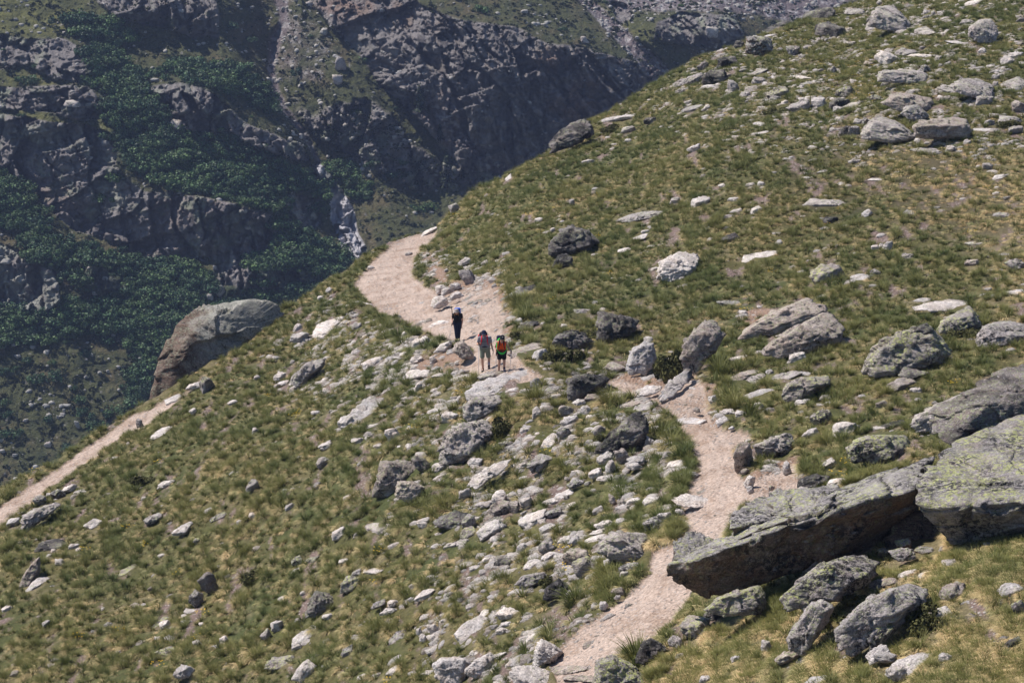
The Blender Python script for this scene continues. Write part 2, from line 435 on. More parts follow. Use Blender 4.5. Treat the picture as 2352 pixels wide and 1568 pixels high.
# area of each ground face, for scattering by area
fq = gp[quads]
farea = 0.5 * np.linalg.norm(np.cross(fq[:, 2] - fq[:, 0], fq[:, 3] - fq[:, 1]), axis=1)
fnorm = np.cross(fq[:, 2] - fq[:, 0], fq[:, 3] - fq[:, 1]); fnorm /= np.linalg.norm(fnorm, axis=1)[:, None] + 1e-12
fnorm *= np.sign(fnorm[:, 2:3])
fu = ua[quads].mean(1); fv = va[quads].mean(1)
fc = fq.mean(1)
def smooth_normals():
    n = np.zeros((nv, nu, 3)); a = np.gradient(GP, axis=0); b = np.gradient(GP, axis=1)
    n = np.cross(a, b); n /= np.linalg.norm(n, axis=2)[:, :, None] + 1e-12
    n *= np.sign(n[:, :, 2:3]); return n
GN_ = smooth_normals()
def pick(n, weight):
    w = farea * weight; w = w / w.sum()
    k = rng.choice(len(w), size=n, p=w)
    a = rng.random((n, 2)); q = fq[k]
    p = (q[:, 0] * ((1 - a[:, :1]) * (1 - a[:, 1:])) + q[:, 1] * (a[:, :1] * (1 - a[:, 1:])) + q[:, 2] * (a[:, :1] * a[:, 1:]) + q[:, 3] * ((1 - a[:, :1]) * a[:, 1:]))
    return p, k
inframe = ((fu > -30) & (fu < 1054) & (fv < 712)).astype(float)
frontish = np.where(fv <= sil_v(fu) + 0.01, 0.25, 1.0)       # the far side of the crest: thinner
near_w = np.where(inframe > 0, 1.0, 0.22) * frontish
print("ground area in view", (farea * inframe).sum())
# ------------------------------------------------------------------ the mountainside across the valley
S_M = math.radians(30)
n_m = np.array([0.10, -math.sin(S_M), math.cos(S_M)]); n_m /= np.linalg.norm(n_m)
P0 = world_pt(np.array(350.0), np.array(480.0), np.array(470.0))
kd = ((P0 - CAM) @ n_m)
def base_depth(u, v):
    ray = world_pt(u, v, np.ones_like(u)) - CAM
    return kd / (ray @ n_m)
mu_ = np.concatenate([np.arange(-340, -8, 6.0), np.arange(-8, 900, 1.25), np.arange(900, 1380, 6.0)])
mv_ = np.concatenate([np.arange(-190, -70, 5.0), np.arange(-70, 590, 1.15), np.arange(590, 950, 8.0)])
MU, MV = np.meshgrid(mu_, mv_)
def pm(pts, s=2): return poly_mask(pts, s)
CL = {}
# cliffs
cliff = pm([(690, -100), (700, -20), (760, 60), (820, 120), (870, 195), (960, 270), (1010, 330), (1080, 395), (1150, 400), (1260, 345), (1340, 300), (1440, 250), (1540, 170), (1490, 150), (1400, 125), (1330, 108), (1250, 98), (1190, 62), (1050, 45), (960, 10), (940, -100)])
bigcliff = cliff.copy()
leftcliff = pm([(-300, 250), (0, 262), (60, 268), (130, 285), (200, 285), (262, 310), (265, 380), (300, 420), (330, 440), (420, 445), (560, 470), (560, 500), (640, 480), (640, 560), (600, 590), (540, 590), (420, 600), (330, 590), (250, 550), (170, 530), (110, 480), (60, 420), (0, 380), (-300, 330)])
cliff = np.maximum(cliff, leftcliff)
cliff = np.maximum(cliff, pm([(-300, 70), (0, 80), (60, 90), (150, 88), (185, 110), (235, 165), (200, 185), (120, 180), (70, 150), (0, 160), (-300, 160)]))
cliff = np.maximum(cliff, pm([(-300, 190), (0, 200), (90, 198), (150, 195), (210, 200), (240, 250), (235, 275), (170, 275), (100, 255), (0, 250), (-300, 240)]))
cliff = np.maximum(cliff, pm([(330, 200), (420, 190), (480, 205), (560, 280), (690, 330), (720, 380), (650, 360), (560, 330), (520, 300), (440, 310), (400, 270), (360, 230)]) * 0.95)
cliff = np.maximum(cliff, pm([(210, 0), (440, -60), (500, -20), (505, 90), (440, 90), (400, 70), (280, 50)]) * 0.8)
cliff = np.maximum(cliff, pm([(620, 620), (640, 610), (700, 615), (740, 640), (700, 665), (600, 680), (560, 670)]))
cliff = np.maximum(cliff, pm([(170, 600), (220, 600), (300, 650), (290, 680), (240, 690), (180, 650)]))
midrock = pm([(640, 180), (720, 260), (760, 230), (860, 220), (930, 300), (1010, 370), (1170, 405), (1110, 435), (1010, 430), (960, 440), (900, 400), (830, 380), (760, 330), (700, 300), (660, 240)], 6)
outcrop = pm([(1510, 50), (1560, 30), (1680, 35), (1710, 80), (1640, 110), (1560, 100), (1500, 90)], 1)
outcrop = np.maximum(outcrop, pm([(1400, 0), (1440, 10), (1460, 40), (1420, 60)], 1))
# pale bare rock
pale = pm([(40, 290), (140, 285), (262, 318), (270, 360), (200, 380), (140, 360), (90, 330)], 3)
pale = np.maximum(pale, pm([(-50, 560), (30, 570), (130, 620), (140, 690), (100, 720), (0, 700), (-50, 690)], 3))
pale = np.maximum(pale, pm([(500, 600), (560, 590), (640, 640), (600, 670), (540, 690), (480, 700)], 3) * 0.8)
pale = np.maximum(pale, pm([(200, 420), (280, 415), (300, 470), (220, 500)], 3) * 0.7)
pale = np.maximum(pale, pm([(650, 440), (730, 450), (750, 510), (690, 540), (650, 480)], 3) * 0.8)
pale = np.maximum(pale, pm([(530, 480), (600, 470), (610, 560), (560, 590), (530, 560)], 2) * 0.6)
pale = np.maximum(pale, pm([(350, 205), (400, 190), (480, 200), (470, 250), (400, 250)], 4) * 0.55)
gully = line_mask([(620, -80), (645, 0), (655, 50), (632, 100), (622, 160), (640, 230), (700, 310), (735, 380)], [30, 34, 26, 34, 14, 20, 16, 14], 2)
stream = line_mask([(728, 378), (745, 405), (770, 440), (785, 490), (800, 540), (815, 575), (830, 600)], [14, 26, 34, 58, 44, 52, 36], 1)
gully2 = line_mask([(1330, -80), (1345, 0), (1400, 55), (1450, 105), (1480, 130), (1520, 175)], [30, 26, 28, 34, 40, 40], 2)
gully3 = line_mask([(960, 200), (1010, 260), (1080, 330), (1140, 385), (1180, 410)], [8, 24, 24, 30, 30], 3)
scree = np.maximum(np.maximum(gully * 0.85, gully2), gully3 * 0.9)
scree = np.maximum(scree, pm([(1430, -100), (1380, 0), (1430, 30), (1560, 20), (1700, 30), (1900, 60), (1960, -20), (1900, -100)], 5))
scree = np.maximum(scree, pm([(640, 0), (740, -20), (780, 160), (700, 220), (640, 200), (615, 120)], 10) * 0.45)
BUSH = pm([(190, 118), (250, 115), (300, 150), (330, 200), (360, 245), (420, 310), (500, 330), (520, 305), (600, 340), (690, 390), (730, 420), (760, 360), (800, 380), (860, 450), (830, 470), (740, 420), (760, 500), (740, 520), (700, 440), (640, 450), (700, 520), (740, 560), (790, 590), (810, 620), (720, 700), (640, 730), (600, 640), (560, 590), (640, 580), (640, 500), (560, 470), (480, 450), (420, 440), (330, 410), (300, 380), (270, 360), (260, 320), (250, 290), (210, 250), (250, 235), (200, 190)], 2)
BUSH = np.maximum(BUSH, pm([(200, 30), (260, 40), (330, 80), (300, 110), (220, 110), (170, 90), (150, 50)], 2) * 0.7)
BUSH = np.maximum(BUSH, pm([(380, 130), (470, 140), (560, 150), (620, 220), (650, 260), (620, 270), (540, 230), (440, 200), (380, 170)], 3) * 0.7)
for poly_ in ([(-300, 330), (0, 395), (60, 430), (110, 500), (95, 560), (60, 555), (0, 520), (-300, 500)],
    [(60, 540), (170, 560), (240, 590), (330, 640), (300, 690), (240, 690), (180, 655), (120, 620), (60, 600)],
    [(290, 590), (420, 600), (500, 640), (500, 690), (430, 740), (400, 800), (350, 840), (310, 880), (300, 800), (270, 762), (200, 765), (140, 795), (60, 785), (0, 800), (-300, 800), (-300, 710), (0, 705), (130, 720), (150, 690), (200, 700), (250, 690), (290, 660)],
    [(430, 700), (520, 650), (640, 690), (720, 690), (640, 740), (450, 760)],
    [(300, 850), (350, 830), (340, 900), (320, 960), (290, 930)]):
    BUSH = np.maximum(BUSH, pm(poly_, 3))
grasslit = pm([(-300, -60), (0, -20), (200, 10), (240, 70), (160, 80), (60, 85), (0, 75), (-300, 60)], 5)
grasslit = np.maximum(grasslit, pm([(-300, 165), (0, 165), (90, 175), (150, 192), (80, 200), (0, 195), (-300, 190)], 2))
grasslit = np.maximum(grasslit, pm([(-300, 245), (0, 250), (130, 262), (250, 280), (300, 305), (250, 308), (130, 285), (0, 265), (-300, 260)], 2))
grasslit = np.maximum(grasslit, pm([(1470, 30), (1520, 100), (1560, 130), (1440, 70), (1400, 20)], 4) * 0.8)
CREST = sample  # alias only for readability
d0 = base_depth(MU, MV)
S = lambda m: sample(m, MU, MV)
s_cliff, s_mid, s_pale, s_out, s_str = S(cliff), S(midrock), S(pale), S(outcrop), S(stream)
rocky = np.clip(s_cliff + s_pale + s_out + 0.75 * s_mid + s_str, 0, 1)
# steep where it is cliff, gentler on the ledges
PbE = np.stack([(MU - W / 2) / F * d0, 0.18 * d0, -(MV - H / 2) / F * d0], -1).reshape(-1, 3)   # relief coordinates across the face
s_bush = S(BUSH)
na, nb, nc = fbm(PbE / 22.0 + 60, 4), fbm(PbE / 5.0 + 20, 5, 0.6), fbm(PbE / 1.3 + 10, 3, 0.6)
rocky = sstep(0.32, 0.62, rocky + (0.42 * nb + 0.35 * na).reshape(MU.shape) + 0.04 - 0.30 * s_bush)
g = np.gradient(np.log(d0), axis=0)
steep = np.clip(S(bigcliff) * 0.85 + S(leftcliff) * 0.45 + s_cliff * 0.25, 0, 0.85)
mult = 1 - steep * rocky - 0.25 * rocky + 0.25 * (1 - rocky)
mult = 1 + (mult - 1) * sstep(-75, -40, MV) * (1 - sstep(520, 570, MV))
acc = np.cumsum((g * (mult - 1)), axis=0)
acc = acc - blur1(blur1(acc, 55, 0), 55, 0)
acc = blur1(acc, 2, 1)
# broad forms, metres towards the camera
def blob(cx, cy, rx, ry, a, rot=0):
    cx, cy, rx, ry = cx * K, cy * K, rx * K, ry * K
    x = (MU - cx) * math.cos(rot) + (MV - cy) * math.sin(rot); y = -(MU - cx) * math.sin(rot) + (MV - cy) * math.cos(rot)
    return a * np.exp(-((x / rx)**2 + (y / ry)**2))
form = blob(80, 300, 330, 260, 6) + blob(1150, 120, 420, 200, 26, 0.3) + blob(500, 260, 260, 160, 12) + blob(560, 520, 130, 100, 8) + blob(60, 620, 130, 60, 3)
form += blob(700, 250, 60, 260, -15, -0.5) + blob(620, 60, 60, 200, -10) + blob(960, 420, 80, 140, -10, -0.7) + blob(770, 480, 70, 120, -9, -0.4) + blob(600, 640, 110, 50, 10) + blob(1600, 70, 130, 60, 20)
form += blob(160, 140, 130, 60, 5) + blob(180, 230, 110, 45, 5) + blob(420, 225, 90, 55, 10) + blob(360, 20, 160, 60, 14)
Pb = PbE
warp = np.stack([fbm(Pb / 38.0 + k * 31, 3) for k in range(3)], 1) * 9.0
q = Pb + warp
r1 = ridged(q / 46.0, 5, 0.55).reshape(MU.shape)
r2 = ridged(q * np.array([1.2, .6, 0.4]) / 11.0 + 7, 4, 0.6).reshape(MU.shape)
# blocky faces: tilted planes per cell
def facets(pp, size, amp):
    f1, f2, cid = worley(pp / size, True)
    k = (cid * 255).astype(int)
    tilt = (_grad[(k * 7 + 13) % 256] * (pp / size - np.floor(pp / size) - 0.5)).sum(1)
    return (amp * (tilt + 0.5 * (cid - 0.5)) ).reshape(MU.shape), (f2 - f1).reshape(MU.shape)
ang = 0.5
qr = np.stack([q[:, 0] * math.cos(ang) + q[:, 2] * math.sin(ang), q[:, 1], -q[:, 0] * math.sin(ang) + q[:, 2] * math.cos(ang)], 1)
fa, ca = facets(qr * np.array([1, .8, 0.45]), 13.0, 9.0)
fb, cb = facets(qr * np.array([1.1, .8, 0.5]) + 50, 5.5, 4.8)
q3 = q + np.stack([fbm(Pb / 4.0 + k * 13, 2) for k in range(3)], 1) * 1.6
fc_, cc_ = facets(q3 + 90, 2.6, 2.2)
fd_, cd_ = facets(q3 * np.array([1, 1, .7]) + 190, 1.3, 0.9)
crack = -0.5 * (1 - sstep(0.0, 0.06, cb)) - 0.8 * (1 - sstep(0.0, 0.04, ca))
rockdisp = 6.0 * (r1 - 0.4) + 2.2 * (r2 - 0.4) + fa + fb + fc_ + fd_ + crack
softdisp = 2.6 * (r1 - 0.4) + 0.5 * r2 + 0.30 * fc_ + 0.45 * fbm(Pb / 3.0, 3).reshape(MU.shape)
rk = np.clip(rocky + 0.0, 0, 1)
disp = form + rockdisp * rk + softdisp * (1 - rk)
disp += S(scree) * 0.8 * fbm(Pb / 1.6 + 3, 3).reshape(MU.shape)
disp -= 4 * S(gully) + 5 * S(gully2) + 3 * S(gully3)
Dm = d0 * np.exp(acc) - disp * 0.9
PM = world_pt(MU, MV, Dm)
pmf = PM.reshape(-1, 3)
# colours
fl = lambda m: S(m).ravel()
rock_c = np.repeat(np.array([0.262, 0.238, 0.235])[None], len(Pb), 0)
def lerp3(a, b, t): return a + (np.asarray(b) - a) * np.clip(t, 0, 1)[:, None]
vstreak = fbm(Pb * np.array([0.45, 0.3, 0.06]) + 33, 3)
rock_c = lerp3(rock_c, [0.30, 0.19, 0.15], 0.85 * sstep(-0.05, 0.35, na + 0.5 * nb) * np.clip(fl(bigcliff) + 0.45 * fl(leftcliff), 0, 1))
rock_c = lerp3(rock_c, [0.29, 0.31, 0.235], 0.85 * sstep(0.0, 0.3, nb + 0.3 * na + 0.25 * fl(pale)) * (1 - 0.8 * fl(bigcliff)))
rock_c = lerp3(rock_c, [0.045, 0.042, 0.052], 0.7 * sstep(0.12, 0.4, vstreak + 0.2 * nb))
rock_c = lerp3(rock_c, [0.40, 0.39, 0.35], 0.95 * fl(pale) * sstep(-0.3, 0.2, nb + .3 * na))
rock_c = lerp3(rock_c, [0.40, 0.38, 0.37], 0.25 * sstep(0.2, 0.5, nc + 0.4 * nb))
grass_c = lerp3(np.repeat(np.array([0.085, 0.092, 0.042])[None], len(Pb), 0), [0.135, 0.112, 0.062], sstep(-0.2, 0.4, nb + 0.5 * na))
grass_c = lerp3(grass_c, [0.16, 0.16, 0.055], fl(grasslit) * sstep(-.5, .2, nb))  # sunlight on these patches is painted in as lighter turf
grass_c = lerp3(grass_c, [0.04, 0.052, 0.032], 0.6 * sstep(0.1, 0.35, fbm(Pb / 2.6 + 71, 3)))
grass_c = lerp3(grass_c, [0.30, 0.28, 0.27], 0.8 * sstep(0.40, 0.50, nc + 0.15 * nb))
scree_c = lerp3(np.repeat(np.array([0.20, 0.165, 0.175])[None], len(Pb), 0), [0.46, 0.43, 0.44], sstep(0.0, 0.45, nc + 0.5 * nb))
rw = np.clip(rocky.ravel(), 0, 1)
mc = lerp3(grass_c, rock_c, rw)
mc = lerp3(mc, scree_c, sstep(0.25, 0.75, fl(scree) + 0.4 * nb) * np.clip(fl(scree) * 3, 0, 1))
mc = lerp3(mc, np.array([0.62, 0.60, 0.64]), sstep(0.3, 0.6, fl(stream) + 0.3 * nb))
mc = lerp3(mc, np.array([0.055, 0.078, 0.042]), sstep(0.3, 0.7, fl(BUSH) + 0.2 * nb) * 0.7)
mc = np.clip(mc * (1 + 0.25 * nc[:, None]), 0.01, 0.8)
mm = NT("mountain_rock_and_turf")
pos = mm.n('ShaderNodeNewGeometry').outputs['Position']
fz = mm.noise(pos, 0.9, 6, 0.72)
mm.col(mm.mix(0.5, mm.attr('Col'), mm.ramp(fz, [(0.3, 0.55), (0.7, 1.0)]), 'MULTIPLY'))
mm.bump(mm.math('ADD', fz, mm.math('MULTIPLY', mm.noise(pos, 0.35, 4, 0.7, 1.0), 1.5)), 1.0, 1.3)
ix = np.arange(MU.size).reshape(MU.shape)
mq = np.stack([ix[:-1, :-1], ix[1:, :-1], ix[1:, 1:], ix[:-1, 1:]], -1).reshape(-1, 4)
# leave out what lies well under the near hill
keep = (MV.ravel()[mq].mean(1) < np.maximum(sil_v(MU.ravel()[mq].mean(1)) + 60, 420)) 
mo = link("mountainside", mesh_np("mountainside", pmf, mq[keep], [mm.m], attrs={'Col': ('FLOAT_COLOR', rgba(mc))}))
tag(mo, "dark rocky mountainside across the valley with cliffs, gullies and turf", None, kind='structure')
mnorm = np.cross(np.gradient(PM, axis=0), np.gradient(PM, axis=1)); mnorm /= np.linalg.norm(mnorm, axis=2)[:, :, None] + 1e-9
mnorm *= np.sign(mnorm[:, :, 2:3])
def mount(u, v):
    """point and normal of the mountain mesh in direction (u,v)"""
    u = np.atleast_1d(u).astype(float); v = np.atleast_1d(v).astype(float)
    i = np.clip(np.searchsorted(mu_, u), 1, len(mu_) - 1); j = np.clip(np.searchsorted(mv_, v), 1, len(mv_) - 1)
    fx = (u - mu_[i - 1]) / (mu_[i] - mu_[i - 1]); fy = (v - mv_[j - 1]) / (mv_[j] - mv_[j - 1])
    fx = np.clip(fx, 0, 1)[:, None]; fy = np.clip(fy, 0, 1)[:, None]
    def s(A): return A[j - 1, i - 1] * (1 - fx) * (1 - fy) + A[j - 1, i] * fx * (1 - fy) + A[j, i - 1] * (1 - fx) * fy + A[j, i] * fx * fy
    return s(PM), s(mnorm)
# ------------------------------------------------------------------ rocks
REG = {'A1': (0, 0), 'A2': (1350, 0), 'A3': (2696, 0), 'B1': (0, 900), 'B2': (1350, 900), 'B3': (2696, 900), 'C1': (0, 1800), 'C2': (1350, 1800), 'C3': (2696, 1800)}
ZK = 1400 / 2352.0 / 4.0
def R(reg, x, y): ox, oy = REG[reg]; return ox / 4.0 + x * ZK, oy / 4.0 + y * ZK
_ico = {}
def ico(s):
    if s not in _ico:
        bm = bmesh.new(); bmesh.ops.create_icosphere(bm, subdivisions=s, radius=1.0)
        _ico[s] = (np.array([v.co[:] for v in bm.verts]), np.array([[v.index for v in f.verts] for f in bm.faces], np.int32)); bm.free()
    return _ico[s]
def rock_mat(name, base, base2, lichen, lich_amt, black_amt, rust_amt=0.0, rust=(0.26, 0.15, 0.10), white=0.25, top=None, side=None):
    m = NT(name)
    obj = m.n('ShaderNodeTexCoord').outputs['Object']
    rnd = m.n('ShaderNodeObjectInfo').outputs['Random']
    off = m.n('ShaderNodeVectorMath', operation='ADD'); m.l(obj, off.inputs[0])
    cb = m.n('ShaderNodeCombineXYZ'); m.l(m.math('MULTIPLY', rnd, 37.0), cb.inputs[0]); m.l(m.math('MULTIPLY', rnd, 91.0), cb.inputs[1]); m.l(cb.outputs[0], off.inputs[1])
    p = off.outputs[0]
    big = m.noise(p, 1.3, 5, 0.65); mid = m.noise(p, 6.0, 5, 0.7); fin = m.noise(p, 22.0, 4, 0.75)
    col = m.mix(m.ramp(big, [(0.38, 0.0), (0.62, 1.0)]), base, base2)
    rr = m.mix(rnd, (0.84, 0.84, 0.86), (1.16, 1.12, 1.08)); col = m.mix(1.0, col, rr, 'MULTIPLY')
    if rust_amt: col = m.mix(m.math('MULTIPLY', m.ramp(m.noise(p, 2.1, 4, 0.6, 0.4), [(0.45, 0), (0.62, 1)]), rust_amt), col, rust)
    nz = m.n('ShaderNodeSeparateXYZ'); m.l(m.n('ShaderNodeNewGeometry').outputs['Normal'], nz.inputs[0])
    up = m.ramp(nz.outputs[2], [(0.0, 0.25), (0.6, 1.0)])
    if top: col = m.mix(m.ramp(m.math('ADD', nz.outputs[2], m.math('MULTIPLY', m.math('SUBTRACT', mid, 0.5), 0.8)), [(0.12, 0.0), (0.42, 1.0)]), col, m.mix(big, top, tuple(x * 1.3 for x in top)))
    if side:     # weathered brown on the left face, grey on the crown
        sx = m.n('ShaderNodeSeparateXYZ'); m.l(obj, sx.inputs[0])
        f_ = m.math('ADD', m.math('ADD', m.math('MULTIPLY', sx.outputs[0], 0.22), m.math('MULTIPLY', sx.outputs[2], 0.05)), m.math('MULTIPLY', big, 0.9))
        col = m.mix(m.ramp(f_, [(0.40, 0.0), (0.72, 1.0)]), col, m.mix(mid, side, tuple(x * 1.2 for x in side)))
    # grain
    col = m.mix(0.85, col, m.ramp(fin, [(0.32, 0.38), (0.50, 1.05), (0.68, 1.5)]), 'MULTIPLY')
    col = m.mix(0.6, col, m.ramp(mid, [(0.30, 0.55), (0.5, 1.0), (0.68, 1.30)]), 'MULTIPLY')
    stn = m.n('ShaderNodeMapping'); stn.inputs['Scale'].default_value = (0.7, 0.7, 9.0); stn.inputs['Rotation'].default_value = (0.25, 0.2, 0); m.l(p, stn.inputs[0])
    col = m.mix(0.5, col, m.ramp(m.noise(stn.outputs[0], 1.6, 4, 0.7), [(0.36, 0.55), (0.5, 1.0), (0.68, 1.2)]), 'MULTIPLY')
    if white: col = m.mix(m.math('MULTIPLY', m.ramp(m.noise(p, 11.0, 3, 0.7), [(0.60, 0), (0.66, 1)]), white), col, (0.62, 0.60, 0.60))
    if lich_amt:
        l1 = m.ramp(m.noise(p, 8.5, 6, 0.85, 0.2), [(0.585 - 0.085 * lich_amt, 0), (0.615 - 0.085 * lich_amt, 1)])
        l2 = m.ramp(m.noise(p, 1.1, 4, 0.65), [(0.40, 0.12), (0.56, 1.0)])
        lm = m.math('MULTIPLY', m.math('MULTIPLY', l1, l2), up)
        col = m.mix(m.math('MULTIPLY', lm, 0.85), col, m.mix(fin, tuple(x * 0.75 for x in lichen), tuple(x * 1.25 for x in lichen)))
    if black_amt:
        b1 = m.ramp(m.noise(p, 6.5, 6, 0.85, 0.3), [(0.60 - 0.13 * black_amt, 0), (0.64 - 0.13 * black_amt, 1)])
        b2 = m.ramp(m.noise(p, 0.8, 2, 0.5), [(0.40, 0.1), (0.6, 1.0)])
        col = m.mix(m.math('MULTIPLY', m.math('MULTIPLY', b1, b2), 0.92), col, (0.028, 0.027, 0.030))
    m.col(col)
    # bedding cracks
    st = m.n('ShaderNodeMapping'); st.inputs['Scale'].default_value = (0.8, 0.8, 6.0); st.inputs['Rotation'].default_value = (0.3, 0.25, 0); m.l(p, st.inputs[0])
    cr = m.noise(st.outputs[0], 2.2, 4, 0.7)
    h = m.math('ADD', m.math('ADD', m.math('MULTIPLY', mid, 0.7), m.math('MULTIPLY', fin, 0.4)), m.math('MULTIPLY', cr, 0.7))
    m.bump(h, 1.0, 0.17)
    m.b.inputs['Roughness'].default_value = 0.88
    return m.m
LG = (0.42, 0.45, 0.25)
RM = {
 'p': rock_mat("rock_pale", (0.57, 0.53, 0.52), (0.69, 0.64, 0.615), LG, 0.25, 0.15, 0.25, (0.45, 0.31, 0.22)),
 'w': rock_mat("rock_white", (0.74, 0.69, 0.655), (0.65, 0.60, 0.585), LG, 0.0, 0.0, 0.35, (0.50, 0.34, 0.22)),
 'g': rock_mat("rock_grey_lichen", (0.42, 0.385, 0.385), (0.52, 0.47, 0.465), LG, 0.8, 0.8, 0.2),
 'l': rock_mat("rock_green_lichen", (0.36, 0.33, 0.33), (0.44, 0.39, 0.385), (0.54, 0.57, 0.21), 1.1, 0.9, 0.2),
 'd': rock_mat("rock_dark_lichen", (0.20, 0.18, 0.18), (0.28, 0.25, 0.25), LG, 0.8, 1.5, 0.2, white=0.85),
 'b': rock_mat("rock_pink_brown", (0.42, 0.355, 0.33), (0.48, 0.42, 0.39), LG, 0.7, 0.6, 0.3),
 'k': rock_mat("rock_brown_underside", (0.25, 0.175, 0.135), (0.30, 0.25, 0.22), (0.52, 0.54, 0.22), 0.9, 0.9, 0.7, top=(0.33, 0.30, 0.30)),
 'm': rock_mat("rock_valley", (0.27, 0.26, 0.255), (0.38, 0.365, 0.355), LG, 0.3, 0.1),
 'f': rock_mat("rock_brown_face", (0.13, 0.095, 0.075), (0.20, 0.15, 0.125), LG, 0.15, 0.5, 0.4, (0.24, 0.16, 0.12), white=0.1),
 's': rock_mat("rock_spur", (0.13, 0.09, 0.07), (0.20, 0.145, 0.12), (0.36, 0.38, 0.28), 0.7, 0.5, 0.5, (0.16, 0.10, 0.07), side=(0.33, 0.315, 0.285)),
}
def radial(dirs, N, dist, pexp):
    dn = np.maximum(dirs @ N.T, 1e-6) / dist[None]
    mx = dn.max(1)
    return 1.0 / (mx * ((dn / mx[:, None])**pexp).sum(1)**(1.0 / pexp))
def rough(v, seed, amp, size):
    """surface relief in metres"""
    o = seed * 7.31
    nrm = v / (np.linalg.norm(v, axis=1)[:, None] + 1e-9)
    s = size
    d = amp * (0.55 * fbm(v / (0.45 * s) + o, 4) + 0.30 * (ridged(v / (0.22 * s) + o, 3) - 0.4))
    # bedding ledges
    bed = np.array([0.25, 0.3, 1.0]) if seed % 2 else np.array([-0.35, 0.15, 1.0]); bed = bed / np.linalg.norm(bed)
    t = (v @ bed) / (0.13 * s) + 0.8 * gnoise(v / (0.6 * s) + o)
    fr = t - np.floor(t)
    d += amp * 0.34 * (sstep(0.0, 0.14, fr) - 0.5) * (0.5 + 0.5 * (1 - np.abs(nrm @ bed)))
    # chipped flat facets
    ww = v + 0.10 * s * np.stack([gnoise(v / (0.3 * s) + o + 5 * k) for k in range(3)], 1)
    f1, f2, cid = worley(ww / (0.42 * s) + o, True)
    kk = (cid * 255).astype(int); lc = ww / (0.42 * s) + o; lc = lc - np.floor(lc) - 0.5
    d += amp * (1.0 * (_grad[(kk * 7 + 13) % 256] * lc).sum(1) + 0.5 * (cid - 0.5))
    d += amp * 0.16 * fbm(v / (0.09 * s) + o, 3)
    return v + nrm * d[:, None]
def rock_verts(dims, seed, nplanes=11, pexp=14, sub=4, roughness=0.10):
    r = np.random.default_rng(seed)
    V, Fc = ico(sub)
    base = np.array([[1, 0, 0], [-1, 0, 0], [0, 1, 0], [0, -1, 0], [0, 0, 1], [0, 0, -1]], float)
    base = base + r.normal(size=base.shape) * 0.22
    extra = r.normal(size=(nplanes, 3)); 
    N = np.vstack([base, extra]); N /= np.linalg.norm(N, axis=1)[:, None]
    dist = np.concatenate([r.uniform(0.78, 1.0, 6), r.uniform(0.86, 1.25, nplanes)])
    v = V * radial(V, N, dist, pexp * 2.2)[:, None]
    v = v / np.maximum(np.abs(v).max(0), 1e-6) * (np.array(dims) / 2.0)
    size = float(np.mean(dims)); tp = r.uniform(-0.05, 0.5); zz_ = v[:, 2:3] / (dims[2] + 1e-6)
    v[:, :2] *= (1 - tp * (zz_ + 0.1)); v[:, 0] += r.uniform(-.25, .25) * v[:, 2]
    v = rough(v, seed % 97, roughness * size, size)
    return v, Fc
def hull_rock(pts, sub=5, pexp=26, roughness=0.05, seed=1):
    bm = bmesh.new()
    for p in pts: bm.verts.new(p)
    bmesh.ops.convex_hull(bm, input=bm.verts)
    P = np.array([v.co[:] for v in bm.verts if v.link_faces])
    c0 = (P.max(0) + P.min(0)) / 2
    c0 = 0.5 * c0 + 0.5 * P.mean(0)
    bm.normal_update(); Ns, ds = [], []
    for f in bm.faces:
        if f.calc_area() < 1e-5: continue
        n = np.array(f.normal[:]); d = float((np.array(f.verts[0].co[:]) - c0) @ n)
        if d < 0: n, d = -n, -d
        if d < 0.02: d = 0.02
        Ns.append(n); ds.append(d)
    bm.free()
    V, Fc = ico(sub)
    ext = (P.max(0) - P.min(0)) / 2; ext = np.maximum(ext, ext.max() * 0.22)
    U_, S_, Vt = np.linalg.svd(P - P.mean(0), full_matrices=False)
    sc = np.maximum(S_ / S_[0], 0.25)
    dirs = (V * sc) @ Vt; dirs /= np.linalg.norm(dirs, axis=1)[:, None]
    if np.linalg.det(Vt) < 0: Fc = Fc[:, ::-1]
    v = dirs * radial(dirs, np.array(Ns), np.array(ds), pexp * 2)[:, None]
    size = float((P.max(0) - P.min(0)).mean())
    v = rough(v, seed % 97, roughness * size * 1.35, size * 0.7)
    return v + c0, Fc
OCC = np.zeros((MH, MW))
def occ_poly(pts1024):
    global OCC
    OCC = np.maximum(OCC, poly_mask(pts1024, 0, 1.0))
def occ_ell(u, v, w, h, tilt=0):
    a = np.linspace(0, 2 * np.pi, 14, endpoint=False); c_, s_ = math.cos(tilt), math.sin(tilt)
    x = np.cos(a) * w / 2; y = np.sin(a) * h / 2
    occ_poly(np.stack([u + x * c_ + y * s_, v - x * s_ + y * c_], 1))

